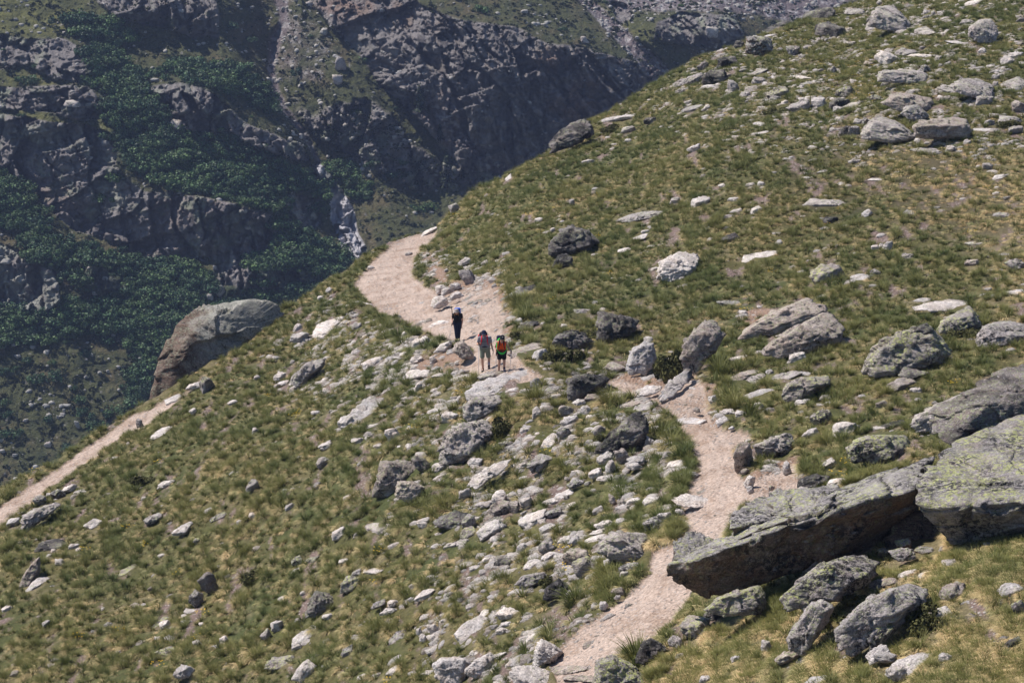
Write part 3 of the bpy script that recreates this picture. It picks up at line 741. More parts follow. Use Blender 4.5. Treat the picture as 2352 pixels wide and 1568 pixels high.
HERO_LABELS = set()
def hero(name, label, cat, mat, hulls, sub=5, roughness=0.05, pexp=26, base=None, seed=None, bulge=0.8):
    """hulls: list of (region, [(x,y,dd),...]); dd metres behind the ground depth at the base pixel"""
    vs, fs, off = [], [], 0
    allp = []
    for hi, (reg, pts) in enumerate(hulls):
        uv = np.array([R(reg, x, y) for x, y, _ in pts]); dd = np.array([p[2] for p in pts])
        if base is None: b = uv[np.argmax(uv[:, 1])]
        else: b = np.array(R(*base))
        D0 = depth(np.array([b[0]]), np.array([b[1]]))[0]
        if bulge:
            cu = uv.mean(0); d0_ = dd.min()
            uv2 = cu + (uv - cu) * 0.70; uv2[:, 1] -= 0.04 * np.ptp(uv[:, 1])
            dd2 = d0_ + (1 - bulge) * (dd - d0_) 
            dd2 = np.minimum(dd2, dd); up_ = uv[:, 1] < cu[1]
            uv2 = uv2[~up_ | (dd < np.median(dd) + 1)]; dd2 = dd2[~up_ | (dd < np.median(dd) + 1)]
            P = world_pt(np.r_[uv[:, 0], uv2[:, 0]], np.r_[uv[:, 1], uv2[:, 1]], D0 + np.r_[dd, dd2])
        else: P = world_pt(uv[:, 0], uv[:, 1], D0 + dd)
        v, f = hull_rock(P, sub, pexp, roughness, (seed or len(COL.objects)) + hi)
        vs.append(v); fs.append(f + off); off += len(v); allp.append(uv)
        hl = uv; c_ = hl.mean(0); a = np.arctan2(hl[:, 1] - c_[1], hl[:, 0] - c_[0])
        occ_poly(c_ + (hl[np.argsort(a)] - c_) * 0.93)
    v = np.vstack(vs); f = np.vstack(fs); o0 = v.mean(0); o0[2] = v[:, 2].min()
    me = mesh_np(name, v - o0, f, [RM[m_] for m_ in mat.split()])
    if ' ' in mat:
        n_ = len(f) // len(hulls); me.polygons.foreach_set("material_index", np.minimum(np.arange(len(f)) // n_, len(mat.split()) - 1).astype(np.int32))
    o = link(name, me, loc=o0); tag(o, label, cat)
    return o
def q2(reg, pts, thick, front=-0.25):
    """outline on one face; adds the same outline shrunk behind it"""
    pts = np.array(pts, float); c_ = pts.mean(0)
    bk = c_ + (pts - c_) * 0.82 + np.array([0, -thick * 4.0])
    top = pts[:, 1].min(); bot = pts[:, 1].max()
    out = [(x, y, front + 0.75 * thick * (bot - y) / (bot - top + 1e-6)) for x, y in pts]
    out += [(x, y, front + 0.4 * thick + 0.75 * thick * (bot - y) / (bot - top + 1e-6)) for x, y in bk]
    return (reg, out)

# --- the boulders that stand out, one by one
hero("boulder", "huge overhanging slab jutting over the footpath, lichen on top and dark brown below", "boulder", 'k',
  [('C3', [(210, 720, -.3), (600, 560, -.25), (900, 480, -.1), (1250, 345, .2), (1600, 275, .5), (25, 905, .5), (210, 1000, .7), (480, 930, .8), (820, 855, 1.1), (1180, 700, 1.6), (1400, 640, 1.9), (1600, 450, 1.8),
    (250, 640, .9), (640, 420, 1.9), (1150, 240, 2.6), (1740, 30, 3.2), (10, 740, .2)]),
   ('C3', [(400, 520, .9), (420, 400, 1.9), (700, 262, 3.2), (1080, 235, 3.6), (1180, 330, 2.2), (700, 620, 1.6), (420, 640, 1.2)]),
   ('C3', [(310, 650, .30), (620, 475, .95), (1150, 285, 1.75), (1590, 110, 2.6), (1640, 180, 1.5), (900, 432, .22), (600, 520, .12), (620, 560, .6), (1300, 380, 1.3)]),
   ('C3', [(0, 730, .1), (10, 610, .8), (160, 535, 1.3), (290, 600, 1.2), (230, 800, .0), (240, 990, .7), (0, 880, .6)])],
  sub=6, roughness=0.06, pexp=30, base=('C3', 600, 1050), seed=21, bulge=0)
hero("boulder", "enormous boulder at the right edge, its sloping top face covered in yellow green lichen", "boulder", 'l',
  [('C3', [(1590, 330, .3), (1700, 400, .0), (2000, 380, -.5), (2352, 350, -.9), (2800, 330, -1.3), (1860, 610, .8), (1990, 630, .7), (2352, 575, .3), (2800, 560, 0), (1660, 210, 1.2), (1760, 20, 3.2), (2000, -110, 4.6), (2352, -260, 6), (2800, -300, 6)])],
  sub=6, roughness=0.03, pexp=34, base=('C3', 1980, 700), seed=22, bulge=0)
hero("boulder", "black and grey layered slab lying on top of the enormous boulder at the right edge", "boulder", 'd',
  [('B3', [(1750, 1410, 3.6), (1860, 1480, 3.3), (2100, 1385, 4.1), (2352, 1300, 5.0), (2800, 1190, 5.3), (1720, 1250, 4.6), (1830, 1180, 5.2), (2020, 1080, 5.8), (2240, 945, 6.6), (2400, 930, 6.8), (2800, 900, 7), (2100, 1200, 3.9), (2352, 1120, 4.7)])],
  sub=6, roughness=0.05, base=('C3', 1980, 560), seed=23, bulge=0)
hero("boulder", "grey lichen rock jammed against the left end of the black layered slab", "boulder", 'g',
  [('B3', [(1580, 1340, 0), (1600, 1285, .4), (1720, 1240, 1.0), (1880, 1170, 1.8), (1990, 1100, 2.6), (1900, 1300, .8), (1780, 1400, .2), (1640, 1400, 0)])], sub=5, base=('B3', 1700, 1420), seed=24)
hero("boulder", "brown cliff-like boulder with rounded green top, on the left skyline above the lower path", "boulder", 's',
  [('B1', [(985, 1195, .5), (1030, 1010, 1.5), (1085, 860, 3), (1135, 735, 4.5), (1195, 645, 6.0), (1340, 542, 8), (1520, 520, 8.8), (1700, 490, 9.5), (1860, 535, 10.5), (1900, 610, 10.5), (1700, 760, 8.5), (1400, 980, 5.2), (1130, 1170, .8), (1280, 720, 4.6), (1200, 850, 3), (1500, 600, 18), (1300, 900, 13), (1100, 1050, 6)])],
  sub=6, roughness=0.03, base=('B1', 1110, 1160), seed=25, bulge=0)
hero("boulder", "dark cracked boulder perched alone on the grassy skyline above the hikers", "boulder", 'd',
  [('A2', [(1435, 1025, 0), (1432, 960, .8), (1500, 870, 1.6), (1640, 795, 2.4), (1700, 820, 2.2), (1715, 905, 1.2), (1640, 950, 0), (1520, 1000, -.4), (1560, 900, -.2)])], base=('A2', 1500, 1030), seed=26, roughness=.07)
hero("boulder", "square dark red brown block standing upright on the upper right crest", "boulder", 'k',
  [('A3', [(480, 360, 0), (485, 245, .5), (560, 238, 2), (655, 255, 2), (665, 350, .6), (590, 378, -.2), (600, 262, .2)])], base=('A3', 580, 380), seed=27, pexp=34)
hero("boulder", "largest wedge shaped pale lichen boulder near the top edge", "boulder", 'g',
  [('A3', [(1290, 150, 0), (1330, 70, 1), (1400, 35, 2.5), (1480, 38, 3), (1600, 160, 1.5), (1585, 232, 0), (1420, 205, -.8), (1300, 175, -.3)])], base=('A3', 1440, 235), seed=28)
hero("boulder", "big rounded lone boulder on the upper right slope with its shadow beside it", "boulder", 'g',
  [('A3', [(1990, 250, 0), (2000, 160, .8), (2060, 125, 1.5), (2140, 125, 1.6), (2172, 170, 1.3), (2168, 270, .3), (2120, 302, 0), (2050, 290, -.2), (1968, 235, .2)])], base=('A3', 2080, 300), seed=29, pexp=12)
hero("boulder", "broad humped lichen boulder close to the right edge above the pinkish boulders", "boulder", 'g',
  [('A3', [(1840, 580, .5), (1930, 520, 2), (2050, 520, 2.5), (2140, 570, 2), (2165, 660, .3), (2050, 665, -.4), (1900, 620, -.3)])], base=('A3', 2080, 670), seed=30)
hero("boulder", "pinkish split boulder resting above two larger boulders at upper right", "boulder", 'b',
  [('A3', [(1390, 690, 0), (1470, 630, 1.2), (1560, 622, 2), (1730, 655, 2), (1745, 730, .8), (1700, 760, .2), (1500, 745, -.4)])], base=('A3', 1600, 770), seed=31)
hero("boulder", "rough grey lichen boulder leaning between the pinkish boulders", "boulder", 'g',
  [('A3', [(1520, 760, 0), (1560, 710, .8), (1640, 700, 1.2), (1735, 790, .6), (1690, 812, 0), (1580, 805, -.3)])], base=('A3', 1640, 815), seed=32)
hero("boulder", "wide dark topped lichen boulder, left one of the two largest on the upper right slope", "boulder", 'g',
  [('A3', [(1245, 900, 0), (1320, 800, 1.4), (1400, 780, 2.2), (1500, 815, 2.2), (1590, 880, 1.2), (1665, 945, 0), (1450, 955, -.8), (1280, 940, -.3)])], base=('A3', 1450, 955), seed=33)
hero("boulder", "great pinkish boulder with a hollow underneath, right of the wide dark topped one", "boulder", 'b',
  [('A3', [(1600, 860, 0), (1680, 800, 1.4), (1900, 785, 2.4), (1965, 795, 2.2), (2005, 950, .6), (1900, 925, .6), (1740, 940, .2), (1620, 920, -.1), (1640, 840, -.5), (1960, 850, -.3)])], base=('A3', 1800, 955), seed=34, roughness=.06)
hero("boulder", "long flat topped lichen rock with a dark left end on the upper right slope", "boulder", 'g',
  [('A3', [(1360, 550, 0), (1370, 480, .8), (1420, 468, 1.2), (1650, 470, 1.8), (1710, 500, 1.4), (1735, 570, .2), (1560, 560, -.2)])], base=('A3', 1550, 575), seed=35)
hero("boulder", "dark rounded boulder with black and white lichen standing in the green middle slope", "boulder", 'd',
  [('B2', [(1425, 210, 0), (1430, 120, .6), (1500, 30, 1.4), (1580, 0, 1.8), (1690, 35, 1.6), (1750, 110, .9), (1700, 170, 0), (1560, 195, -.3)])], base=('B2', 1560, 200), seed=36, roughness=.07)
hero("boulder", "white streaked split slab leaning downhill in the middle of the grass", "boulder", 'p',
  [('B2', [(2140, 350, 0), (2160, 260, .8), (2290, 175, 1.8), (2420, 190, 2.0), (2440, 225, 1.5), (2370, 330, 0), (2300, 375, -.4), (2170, 375, -.2)])], base=('B2', 2250, 375), seed=37, roughness=.07)
hero("boulder", "dark layered block with a black top beside the path bank, right of the hikers", "boulder", 'd',
  [('B2', [(1745, 800, 0), (1750, 580, .6), (1860, 592, 1.4), (2030, 640, 1.8), (2000, 690, .8), (1940, 755, 0), (1850, 785, -.2)])], base=('B2', 1850, 800), seed=38, roughness=.08, pexp=34)
hero("boulder", "low black and lichen boulder just left of the dark layered block", "boulder", 'd',
  [('B2', [(1445, 780, 0), (1480, 730, .7), (1580, 700, 1.3), (1650, 720, 1.2), (1725, 790, .4), (1620, 830, -.2), (1460, 825, -.1)])], base=('B2', 1580, 835), seed=39, roughness=.08)
hero("boulder", "tall narrow tilted slab with black streaks, above the bend of the path", "boulder", 'b',
  [('B3', [(50, 800, 0), (130, 710, .5), (235, 618, 1.2), (285, 640, 1.3), (340, 740, .8), (260, 850, .2), (150, 1005, -.2), (60, 1010, -.2), (100, 870, -.2)])], base=('B3', 100, 1010), seed=40, roughness=.06)
hero("boulder", "big leaning pink grey slab, upper left one of a pair above the path", "boulder", 'b',
  [('B3', [(415, 775, 0), (480, 690, .6), (720, 558, 2), (890, 488, 3), (1020, 540, 2.6), (1040, 600, 1.6), (780, 715, .3), (600, 745, 0)])], base=('B3', 560, 780), seed=41)
hero("boulder", "long rounded pinkish boulder with lichen crest, lower right one of the pair above the path", "boulder", 'b',
  [('B3', [(580, 850, 0), (640, 790, .4), (820, 680, 1.2), (1010, 578, 2.2), (1090, 620, 2), (1145, 700, 1.4), (1130, 770, .4), (960, 850, -.1), (720, 905, -.4), (610, 885, -.3)])], base=('B3', 720, 905), seed=42, pexp=18)
hero("boulder", "steep black capped boulder with a pale green lichen face on the right hand slope", "boulder", 'l',
  [('B3', [(1270, 990, 0), (1330, 830, .7), (1400, 760, 1.2), (1480, 750, 1.4), (1700, 660, 2.3), (1800, 760, 1.9), (1892, 862, 1.2), (1760, 925, .2), (1560, 1000, -.3), (1330, 1015, -.3)])], base=('B3', 1560, 1010), seed=43, roughness=.06)
hero("boulder", "black knob of rock sitting on the left shoulder of the black capped boulder", "boulder", 'd',
  [('B3', [(1375, 830, .4), (1380, 765, .8), (1430, 748, 1), (1480, 765, 1), (1470, 820, .5)])], sub=4, base=('B3', 1560, 1010), seed=44, roughness=.1)
hero("boulder", "black ridge of rock along the top edge of the black capped boulder", "boulder", 'd',
  [('B3', [(1500, 765, 1), (1560, 720, 1.2), (1700, 655, 1.9), (1745, 700, 1.8), (1700, 730, 1.2), (1640, 745, 1.0), (1560, 790, .8)])], sub=4, base=('B3', 1560, 1010), seed=45, roughness=.1)
hero("boulder", "pyramid shaped grey lichen boulder behind the black capped one, near right edge", "boulder", 'l',
  [('B3', [(1760, 710, 0), (1800, 640, .6), (1980, 535, 1.8), (2040, 600, 1.4), (2065, 680, .6), (1950, 720, -.1), (1800, 735, -.2)])], base=('B3', 1920, 740), seed=46)
hero("boulder", "long low flat slab lying behind the pyramid shaped boulder", "boulder", 'p',
  [('B3', [(1545, 570, 0), (1680, 515, 1.0), (1830, 492, 1.6), (1960, 500, 1.6), (2020, 540, 1.2), (1900, 580, .2), (1750, 585, -.1)])], base=('B3', 1800, 590), seed=47, bulge=0)
hero("boulder", "low rounded grey boulder with spotted lichen touching the right edge", "boulder", 'g',
  [('B3', [(2025, 790, 0), (2050, 700, .8), (2150, 645, 1.6), (2280, 640, 1.9), (2420, 680, 1.7), (2380, 760, .2), (2200, 810, -.4), (2060, 830, -.3)])], base=('B3', 2200, 820), seed=48, pexp=16)
hero("boulder", "rounded yellow green lichen rock half sunk in grass above the path", "boulder", 'l',
  [('B3', [(715, 1150, 0), (760, 1060, .7), (850, 1020, 1.3), (1050, 1005, 1.8), (1040, 1070, .8), (900, 1120, .1), (820, 1185, -.3), (740, 1190, -.2)])], base=('B3', 800, 1195), seed=49, pexp=14)
hero("boulder", "flat lichen spotted boulder on the grass just above the giant overhanging slab", "boulder", 'l',
  [('B3', [(1150, 1490, 0), (1260, 1420, 1), (1420, 1405, 1.6), (1570, 1412, 1.8), (1582, 1520, .8), (1480, 1600, -.2), (1200, 1600, -.4)])], base=('B3', 1350, 1600), seed=50)
hero("boulder", "grey streaked boulder with dark left underside on the right bank of the path", "boulder", 'g',
  [('B3', [(535, 1480, 0), (640, 1430, .7), (780, 1392, 1.3), (812, 1430, 1.2), (760, 1530, .2), (620, 1560, -.2), (560, 1550, 0)])], base=('B3', 640, 1565), seed=51, roughness=.08)
hero("boulder", "big flat pale slab paving the slope directly in front of the two lower hikers", "boulder", 'p',
  [('B2', [(860, 1110, 0), (930, 1045, .6), (1180, 982, 1.6), (1385, 948, 2.4), (1440, 985, 2.2), (1440, 1025, 1.4), (1280, 1060, .6), (1130, 1120, 0), (960, 1170, -.4), (870, 1180, -.3)])], base=('B2', 960, 1185), seed=52, bulge=0)
hero("boulder", "dark lichen block with sharp pale top edge, right of the flat pale slab", "boulder", 'd',
  [('B2', [(1540, 1185, 0), (1540, 1028, .5), (1640, 1000, 1.2), (1780, 1003, 1.8), (1832, 1025, 1.7), (1790, 1080, 1), (1720, 1130, .5), (1600, 1185, .0), (1590, 1040, -.1)])], base=('B2', 1570, 1190), seed=53, pexp=34)
hero("boulder", "wedge shaped grey granite boulder beside the path at the last hiker's feet", "boulder", 'b',
  [('B2', [(770, 850, 0), (790, 790, .8), (840, 772, 1.2), (890, 820, 1), (918, 880, .4), (900, 905, 0), (840, 900, -.3)])], base=('B2', 870, 905), seed=54)
hero("boulder", "pale pointed boulder left of the wedge shaped granite boulder", "boulder", 'p',
  [('B2', [(640, 860, 0), (690, 800, .6), (760, 772, 1), (775, 800, .9), (720, 850, .0)])], base=('B2', 700, 860), seed=55, sub=4)
hero("boulder", "large pale triangular boulder with a stone on its tip, right of the dark block", "boulder", 'p',
  [('B2', [(1930, 960, 0), (1960, 850, .6), (2060, 775, 1.3), (2125, 790, 1.4), (2110, 900, .8), (2150, 960, .5), (2060, 1005, -.2), (1960, 1000, -.2)])], base=('B2', 2040, 1005), seed=56)
hero("boulder", "pinkish tilted flat slab alone in grass below the stone scatter", "boulder", 'p',
  [('B2', [(15, 1362, 0), (60, 1280, .5), (180, 1168, 1.6), (318, 1155, 2.2), (290, 1220, 1.2), (150, 1330, .1), (60, 1370, -.1)])], base=('B2', 60, 1370), seed=57, bulge=0)
hero("boulder", "grey lichen block with a dark notched top in the centre of the picture", "boulder", 'g',
  [('B2', [(845, 1310, 0), (845, 1215, .4), (905, 1150, 1.0), (1100, 1140, 1.8), (1132, 1195, 1.3), (1030, 1290, .4), (880, 1335, -.1)])], base=('B2', 900, 1340), seed=58)
hero("boulder", "striped layered boulder with parallel cracks below the notched block", "boulder", 'g',
  [('B2', [(670, 1570, 0), (690, 1455, .5), (780, 1350, 1.1), (980, 1310, 2), (1062, 1370, 1.7), (970, 1490, .6), (860, 1590, 0), (720, 1610, -.3)])], base=('B2', 780, 1600), seed=59, roughness=.08)
hero("boulder", "pointed black and white speckled boulder left of the path's narrow stretch", "boulder", 'd',
  [('B2', [(1700, 1540, -.2), (1800, 1440, .2), (1880, 1350, .6), (1990, 1262, 1.4), (2065, 1265, 1.6), (2092, 1400, .8), (2040, 1480, .2), (1940, 1520, -.2)])], base=('B2', 1940, 1530), seed=60, roughness=.08)
hero("boulder", "pinkish brown block with dark crown, left one of three clustered rocks at centre left", "boulder", 'b',
  [('C2', [(225, 320, 0), (265, 220, .3), (290, 72, .9), (400, 62, 1.5), (505, 72, 1.9), (550, 130, 1.6), (420, 230, .5), (375, 325, 0), (300, 190, -.2)])], base=('C2', 300, 330), seed=61)
hero("boulder", "low grey brown block, right one of three clustered rocks at centre left", "boulder", 'b',
  [('C2', [(385, 310, 0), (400, 205, .4), (500, 205, 1), (595, 245, 1.2), (585, 300, .5), (480, 358, -.2)])], base=('C2', 480, 360), seed=62)
hero("boulder", "black glossy looking rock behind the three clustered rocks at centre left", "boulder", 'd',
  [('C2', [(490, 60, 0), (520, 28, .5), (580, 50, .9), (638, 100, .8), (600, 155, .1), (540, 140, -.1)])], base=('C2', 570, 155), seed=63, sub=4)
hero("boulder", "long pale lichen slab tapering downhill, right of the clustered rocks", "boulder", 'p',
  [('C2', [(870, 232, 0), (920, 165, .4), (1090, 72, 1.3), (1180, 50, 1.7), (1130, 120, .9), (1020, 190, .1), (930, 268, -.2)])], base=('C2', 930, 268), seed=64, bulge=0)
hero("boulder", "brownish lichen boulder touching the left nose of the giant overhanging slab", "boulder", 'g',
  [('C2', [(1740, 690, 0), (1760, 600, .5), (1850, 545, 1.1), (2080, 560, 1.9), (2150, 640, 1.6), (2130, 770, .4), (1990, 775, 0), (1850, 705, -.2)])], base=('C2', 1900, 780), seed=65, roughness=.07)
hero("boulder", "dark faceted rock with green lichen foot standing left of the lower path", "boulder", 'd',
  [('C2', [(1380, 1000, 0), (1395, 925, .4), (1485, 855, 1), (1575, 920, .9), (1510, 990, .0), (1410, 1012, -.1)])], base=('C2', 1440, 1012), seed=66)
hero("boulder", "grey flat sided boulder with pale streaks in the lower stone field", "boulder", 'g',
  [('C2', [(1190, 900, 0), (1240, 840, .6), (1400, 810, 1.3), (1425, 840, 1.2), (1360, 900, .2), (1260, 922, -.2)])], base=('C2', 1280, 925), seed=67)
hero("boulder", "chunky white boulder at the bottom edge, left of a pair", "boulder", 'w',
  [('C2', [(635, 1440, 0), (690, 1385, .5), (860, 1390, 1.1), (905, 1420, 1.1), (870, 1500, .3), (850, 1600, -.1), (720, 1620, -.3), (645, 1500, -.1)])], base=('C2', 760, 1600), seed=68, pexp=14)
hero("boulder", "egg shaped white boulder at the bottom edge leaning against a chunkier one", "boulder", 'w',
  [('C2', [(850, 1470, 0), (930, 1400, .5), (1030, 1350, 1), (1077, 1385, .9), (1050, 1465, .2), (940, 1540, -.2), (860, 1525, -.1)])], base=('C2', 920, 1545), seed=69, pexp=12)
hero("boulder", "pale pointed boulder on the left edge of the path near the bottom", "boulder", 'p',
  [('C2', [(1308, 1440, 0), (1330, 1310, .4), (1370, 1262, .8), (1470, 1308, .9), (1520, 1352, .8), (1460, 1410, .1), (1350, 1450, -.2)])], base=('C2', 1400, 1450), seed=70)
hero("boulder", "wide low pinkish slab at the bottom edge left of the path", "boulder", 'p',
  [('C2', [(1155, 1490, 0), (1200, 1440, .5), (1330, 1438, .9), (1430, 1475, .9), (1495, 1570, .3), (1480, 1640, -.1), (1200, 1640, -.2)])], base=('C2', 1330, 1640), seed=71, bulge=0, pexp=16)
hero("boulder", "ridged boulder with bright green lichen at the bottom edge beside the path", "boulder", 'l',
  [('C2', [(1720, 1640, 0), (1735, 1405, .6), (1850, 1365, 1.1), (1960, 1420, 1.2), (2090, 1530, .9), (2150, 1640, .2), (1800, 1660, -.3)])], base=('C2', 1900, 1660), seed=72)
hero("boulder", "dark notched boulder right of the path near the bottom edge", "boulder", 'd',
  [('C2', [(1995, 1430, 0), (2035, 1295, .4), (2110, 1255, .8), (2170, 1290, .9), (2262, 1350, .8), (2170, 1400, .1), (2060, 1440, -.1)])], base=('C2', 2080, 1440), seed=73)
hero("boulder", "pale lichen boulder propping up the left end of the giant overhanging slab", "boulder", 'l',
  [('C3', [(185, 1075, -1.50), (290, 985, -1.00), (480, 925, -0.50), (565, 903, -0.30), (622, 965, -0.50), (618, 1060, -1.20), (560, 1105, -1.60), (350, 1120, -1.70)])], base=('C3', 420, 1120), seed=74)
hero("boulder", "large domed lichen boulder leaning under the middle of the giant overhanging slab", "boulder", 'l',
  [('C3', [(698, 990, -1.30), (780, 915, -1.00), (1000, 760, -0.20), (1150, 705, 0.30), (1290, 700, 0.60), (1390, 745, 0.40), (1330, 860, -0.60), (1180, 960, -1.30), (1040, 1045, -1.70), (760, 1085, -1.60)])], base=('C3', 900, 1085), seed=75)
hero("boulder", "long arched grey slab with yellow green lower end in the bottom right corner area", "boulder", 'g',
  [('C3', [(1060, 1215, -.2), (1150, 1130, .1), (1300, 1010, .7), (1450, 925, 1.2), (1580, 888, 1.6), (1705, 925, 1.5), (1700, 1030, .7), (1520, 1060, .4), (1320, 1190, -.1), (1210, 1390, -.5), (1130, 1392, -.5)])], base=('C3', 1180, 1400), seed=76)
hero("boulder", "pale lichen rock wedged below the arched slab beside a blond grass tuft", "boulder", 'l',
  [('C3', [(1302, 1250, 0), (1320, 1180, .3), (1430, 1135, .7), (1540, 1108, 1), (1500, 1200, .3), (1400, 1290, -.1), (1312, 1362, -.2)])], base=('C3', 1340, 1362), seed=77)
hero("boulder", "grey upright boulder with mossy green face left of the arched slab", "boulder", 'g',
  [('C3', [(748, 1265, 0), (800, 1180, .3), (925, 1015, .9), (1010, 1005, 1.1), (1082, 1050, 1), (1000, 1200, .2), (880, 1395, -.3), (780, 1350, -.2)])], base=('C3', 850, 1400), seed=78)
hero("boulder", "pale lichen covered grey slab lying in the grass left of the hikers", "boulder", 'g',
  [('B1', [(1950, 1065, 0), (1965, 1010, .4), (2050, 930, 1.3), (2190, 885, 2.2), (2175, 955, 1.4), (2090, 1020, .5), (2000, 1092, -.2)])], base=('B1', 2000, 1092), seed=79)
hero("boulder", "grey layered rock on the grass right below the lower left path", "boulder", 'g',
  [('C1', [(140, 475, 0), (165, 430, .4), (270, 385, 1.2), (375, 350, 1.8), (405, 368, 1.6), (330, 430, .6), (230, 500, .0), (170, 555, -.3), (140, 520, -.1)])], base=('C1', 180, 555), seed=80, roughness=.08)
hero("boulder", "brown triangular boulder near the left edge of the lower slope", "boulder", 'b',
  [('C1', [(118, 930, 0), (160, 830, .6), (225, 745, 1.3), (268, 708, 1.7), (272, 800, .9), (190, 925, -.1)])], base=('C1', 150, 930), seed=81)
hero("boulder", "dark cube like boulder with bright green lichen top on the lower left slope", "boulder", 'd',
  [('C1', [(2050, 1130, 0), (2062, 1050, .4), (2115, 942, 1.0), (2290, 970, 1.7), (2285, 1020, 1.2), (2240, 1065, .5), (2130, 1112, -.1), (2150, 1010, -.1)])], base=('C1', 2120, 1130), seed=82, pexp=34)
hero("boulder", "white bedrock hump bulging out of the footpath beside the giant slab", "boulder", 'w',
  [('C3', [(-40, 340, 0), (30, 300, .5), (110, 282, .9), (200, 320, .9), (320, 360, .8), (200, 385, .1), (60, 380, -.1)])], base=('C3', 120, 385), seed=83, bulge=0, pexp=10)
hero("boulder", "pale smooth slab leaning beside the path bank, below the tall tilted slab", "boulder", 'p',
  [('B2', [(2140, 1160, .1), (2190, 1080, 1.2), (2300, 1000, 2.8), (2370, 940, 3.8), (2380, 1040, 2.6), (2270, 1150, .8), (2180, 1195, 0)])], base=('B2', 2180, 1195), seed=84, bulge=0)

hero("boulder", "added dark backing rock standing for shade in the hollow between the two giant boulders", "boulder", 'f',
  [('C3', [(1380, 640, 1.9), (1500, 420, 2.3), (1700, 380, 2.2), (1880, 600, 1.9), (1800, 680, 1.7), (1450, 720, 1.7)])], sub=4, base=('C3', 1700, 690), seed=90, bulge=0)  # added rock, coloured dark to give the hollow its shade

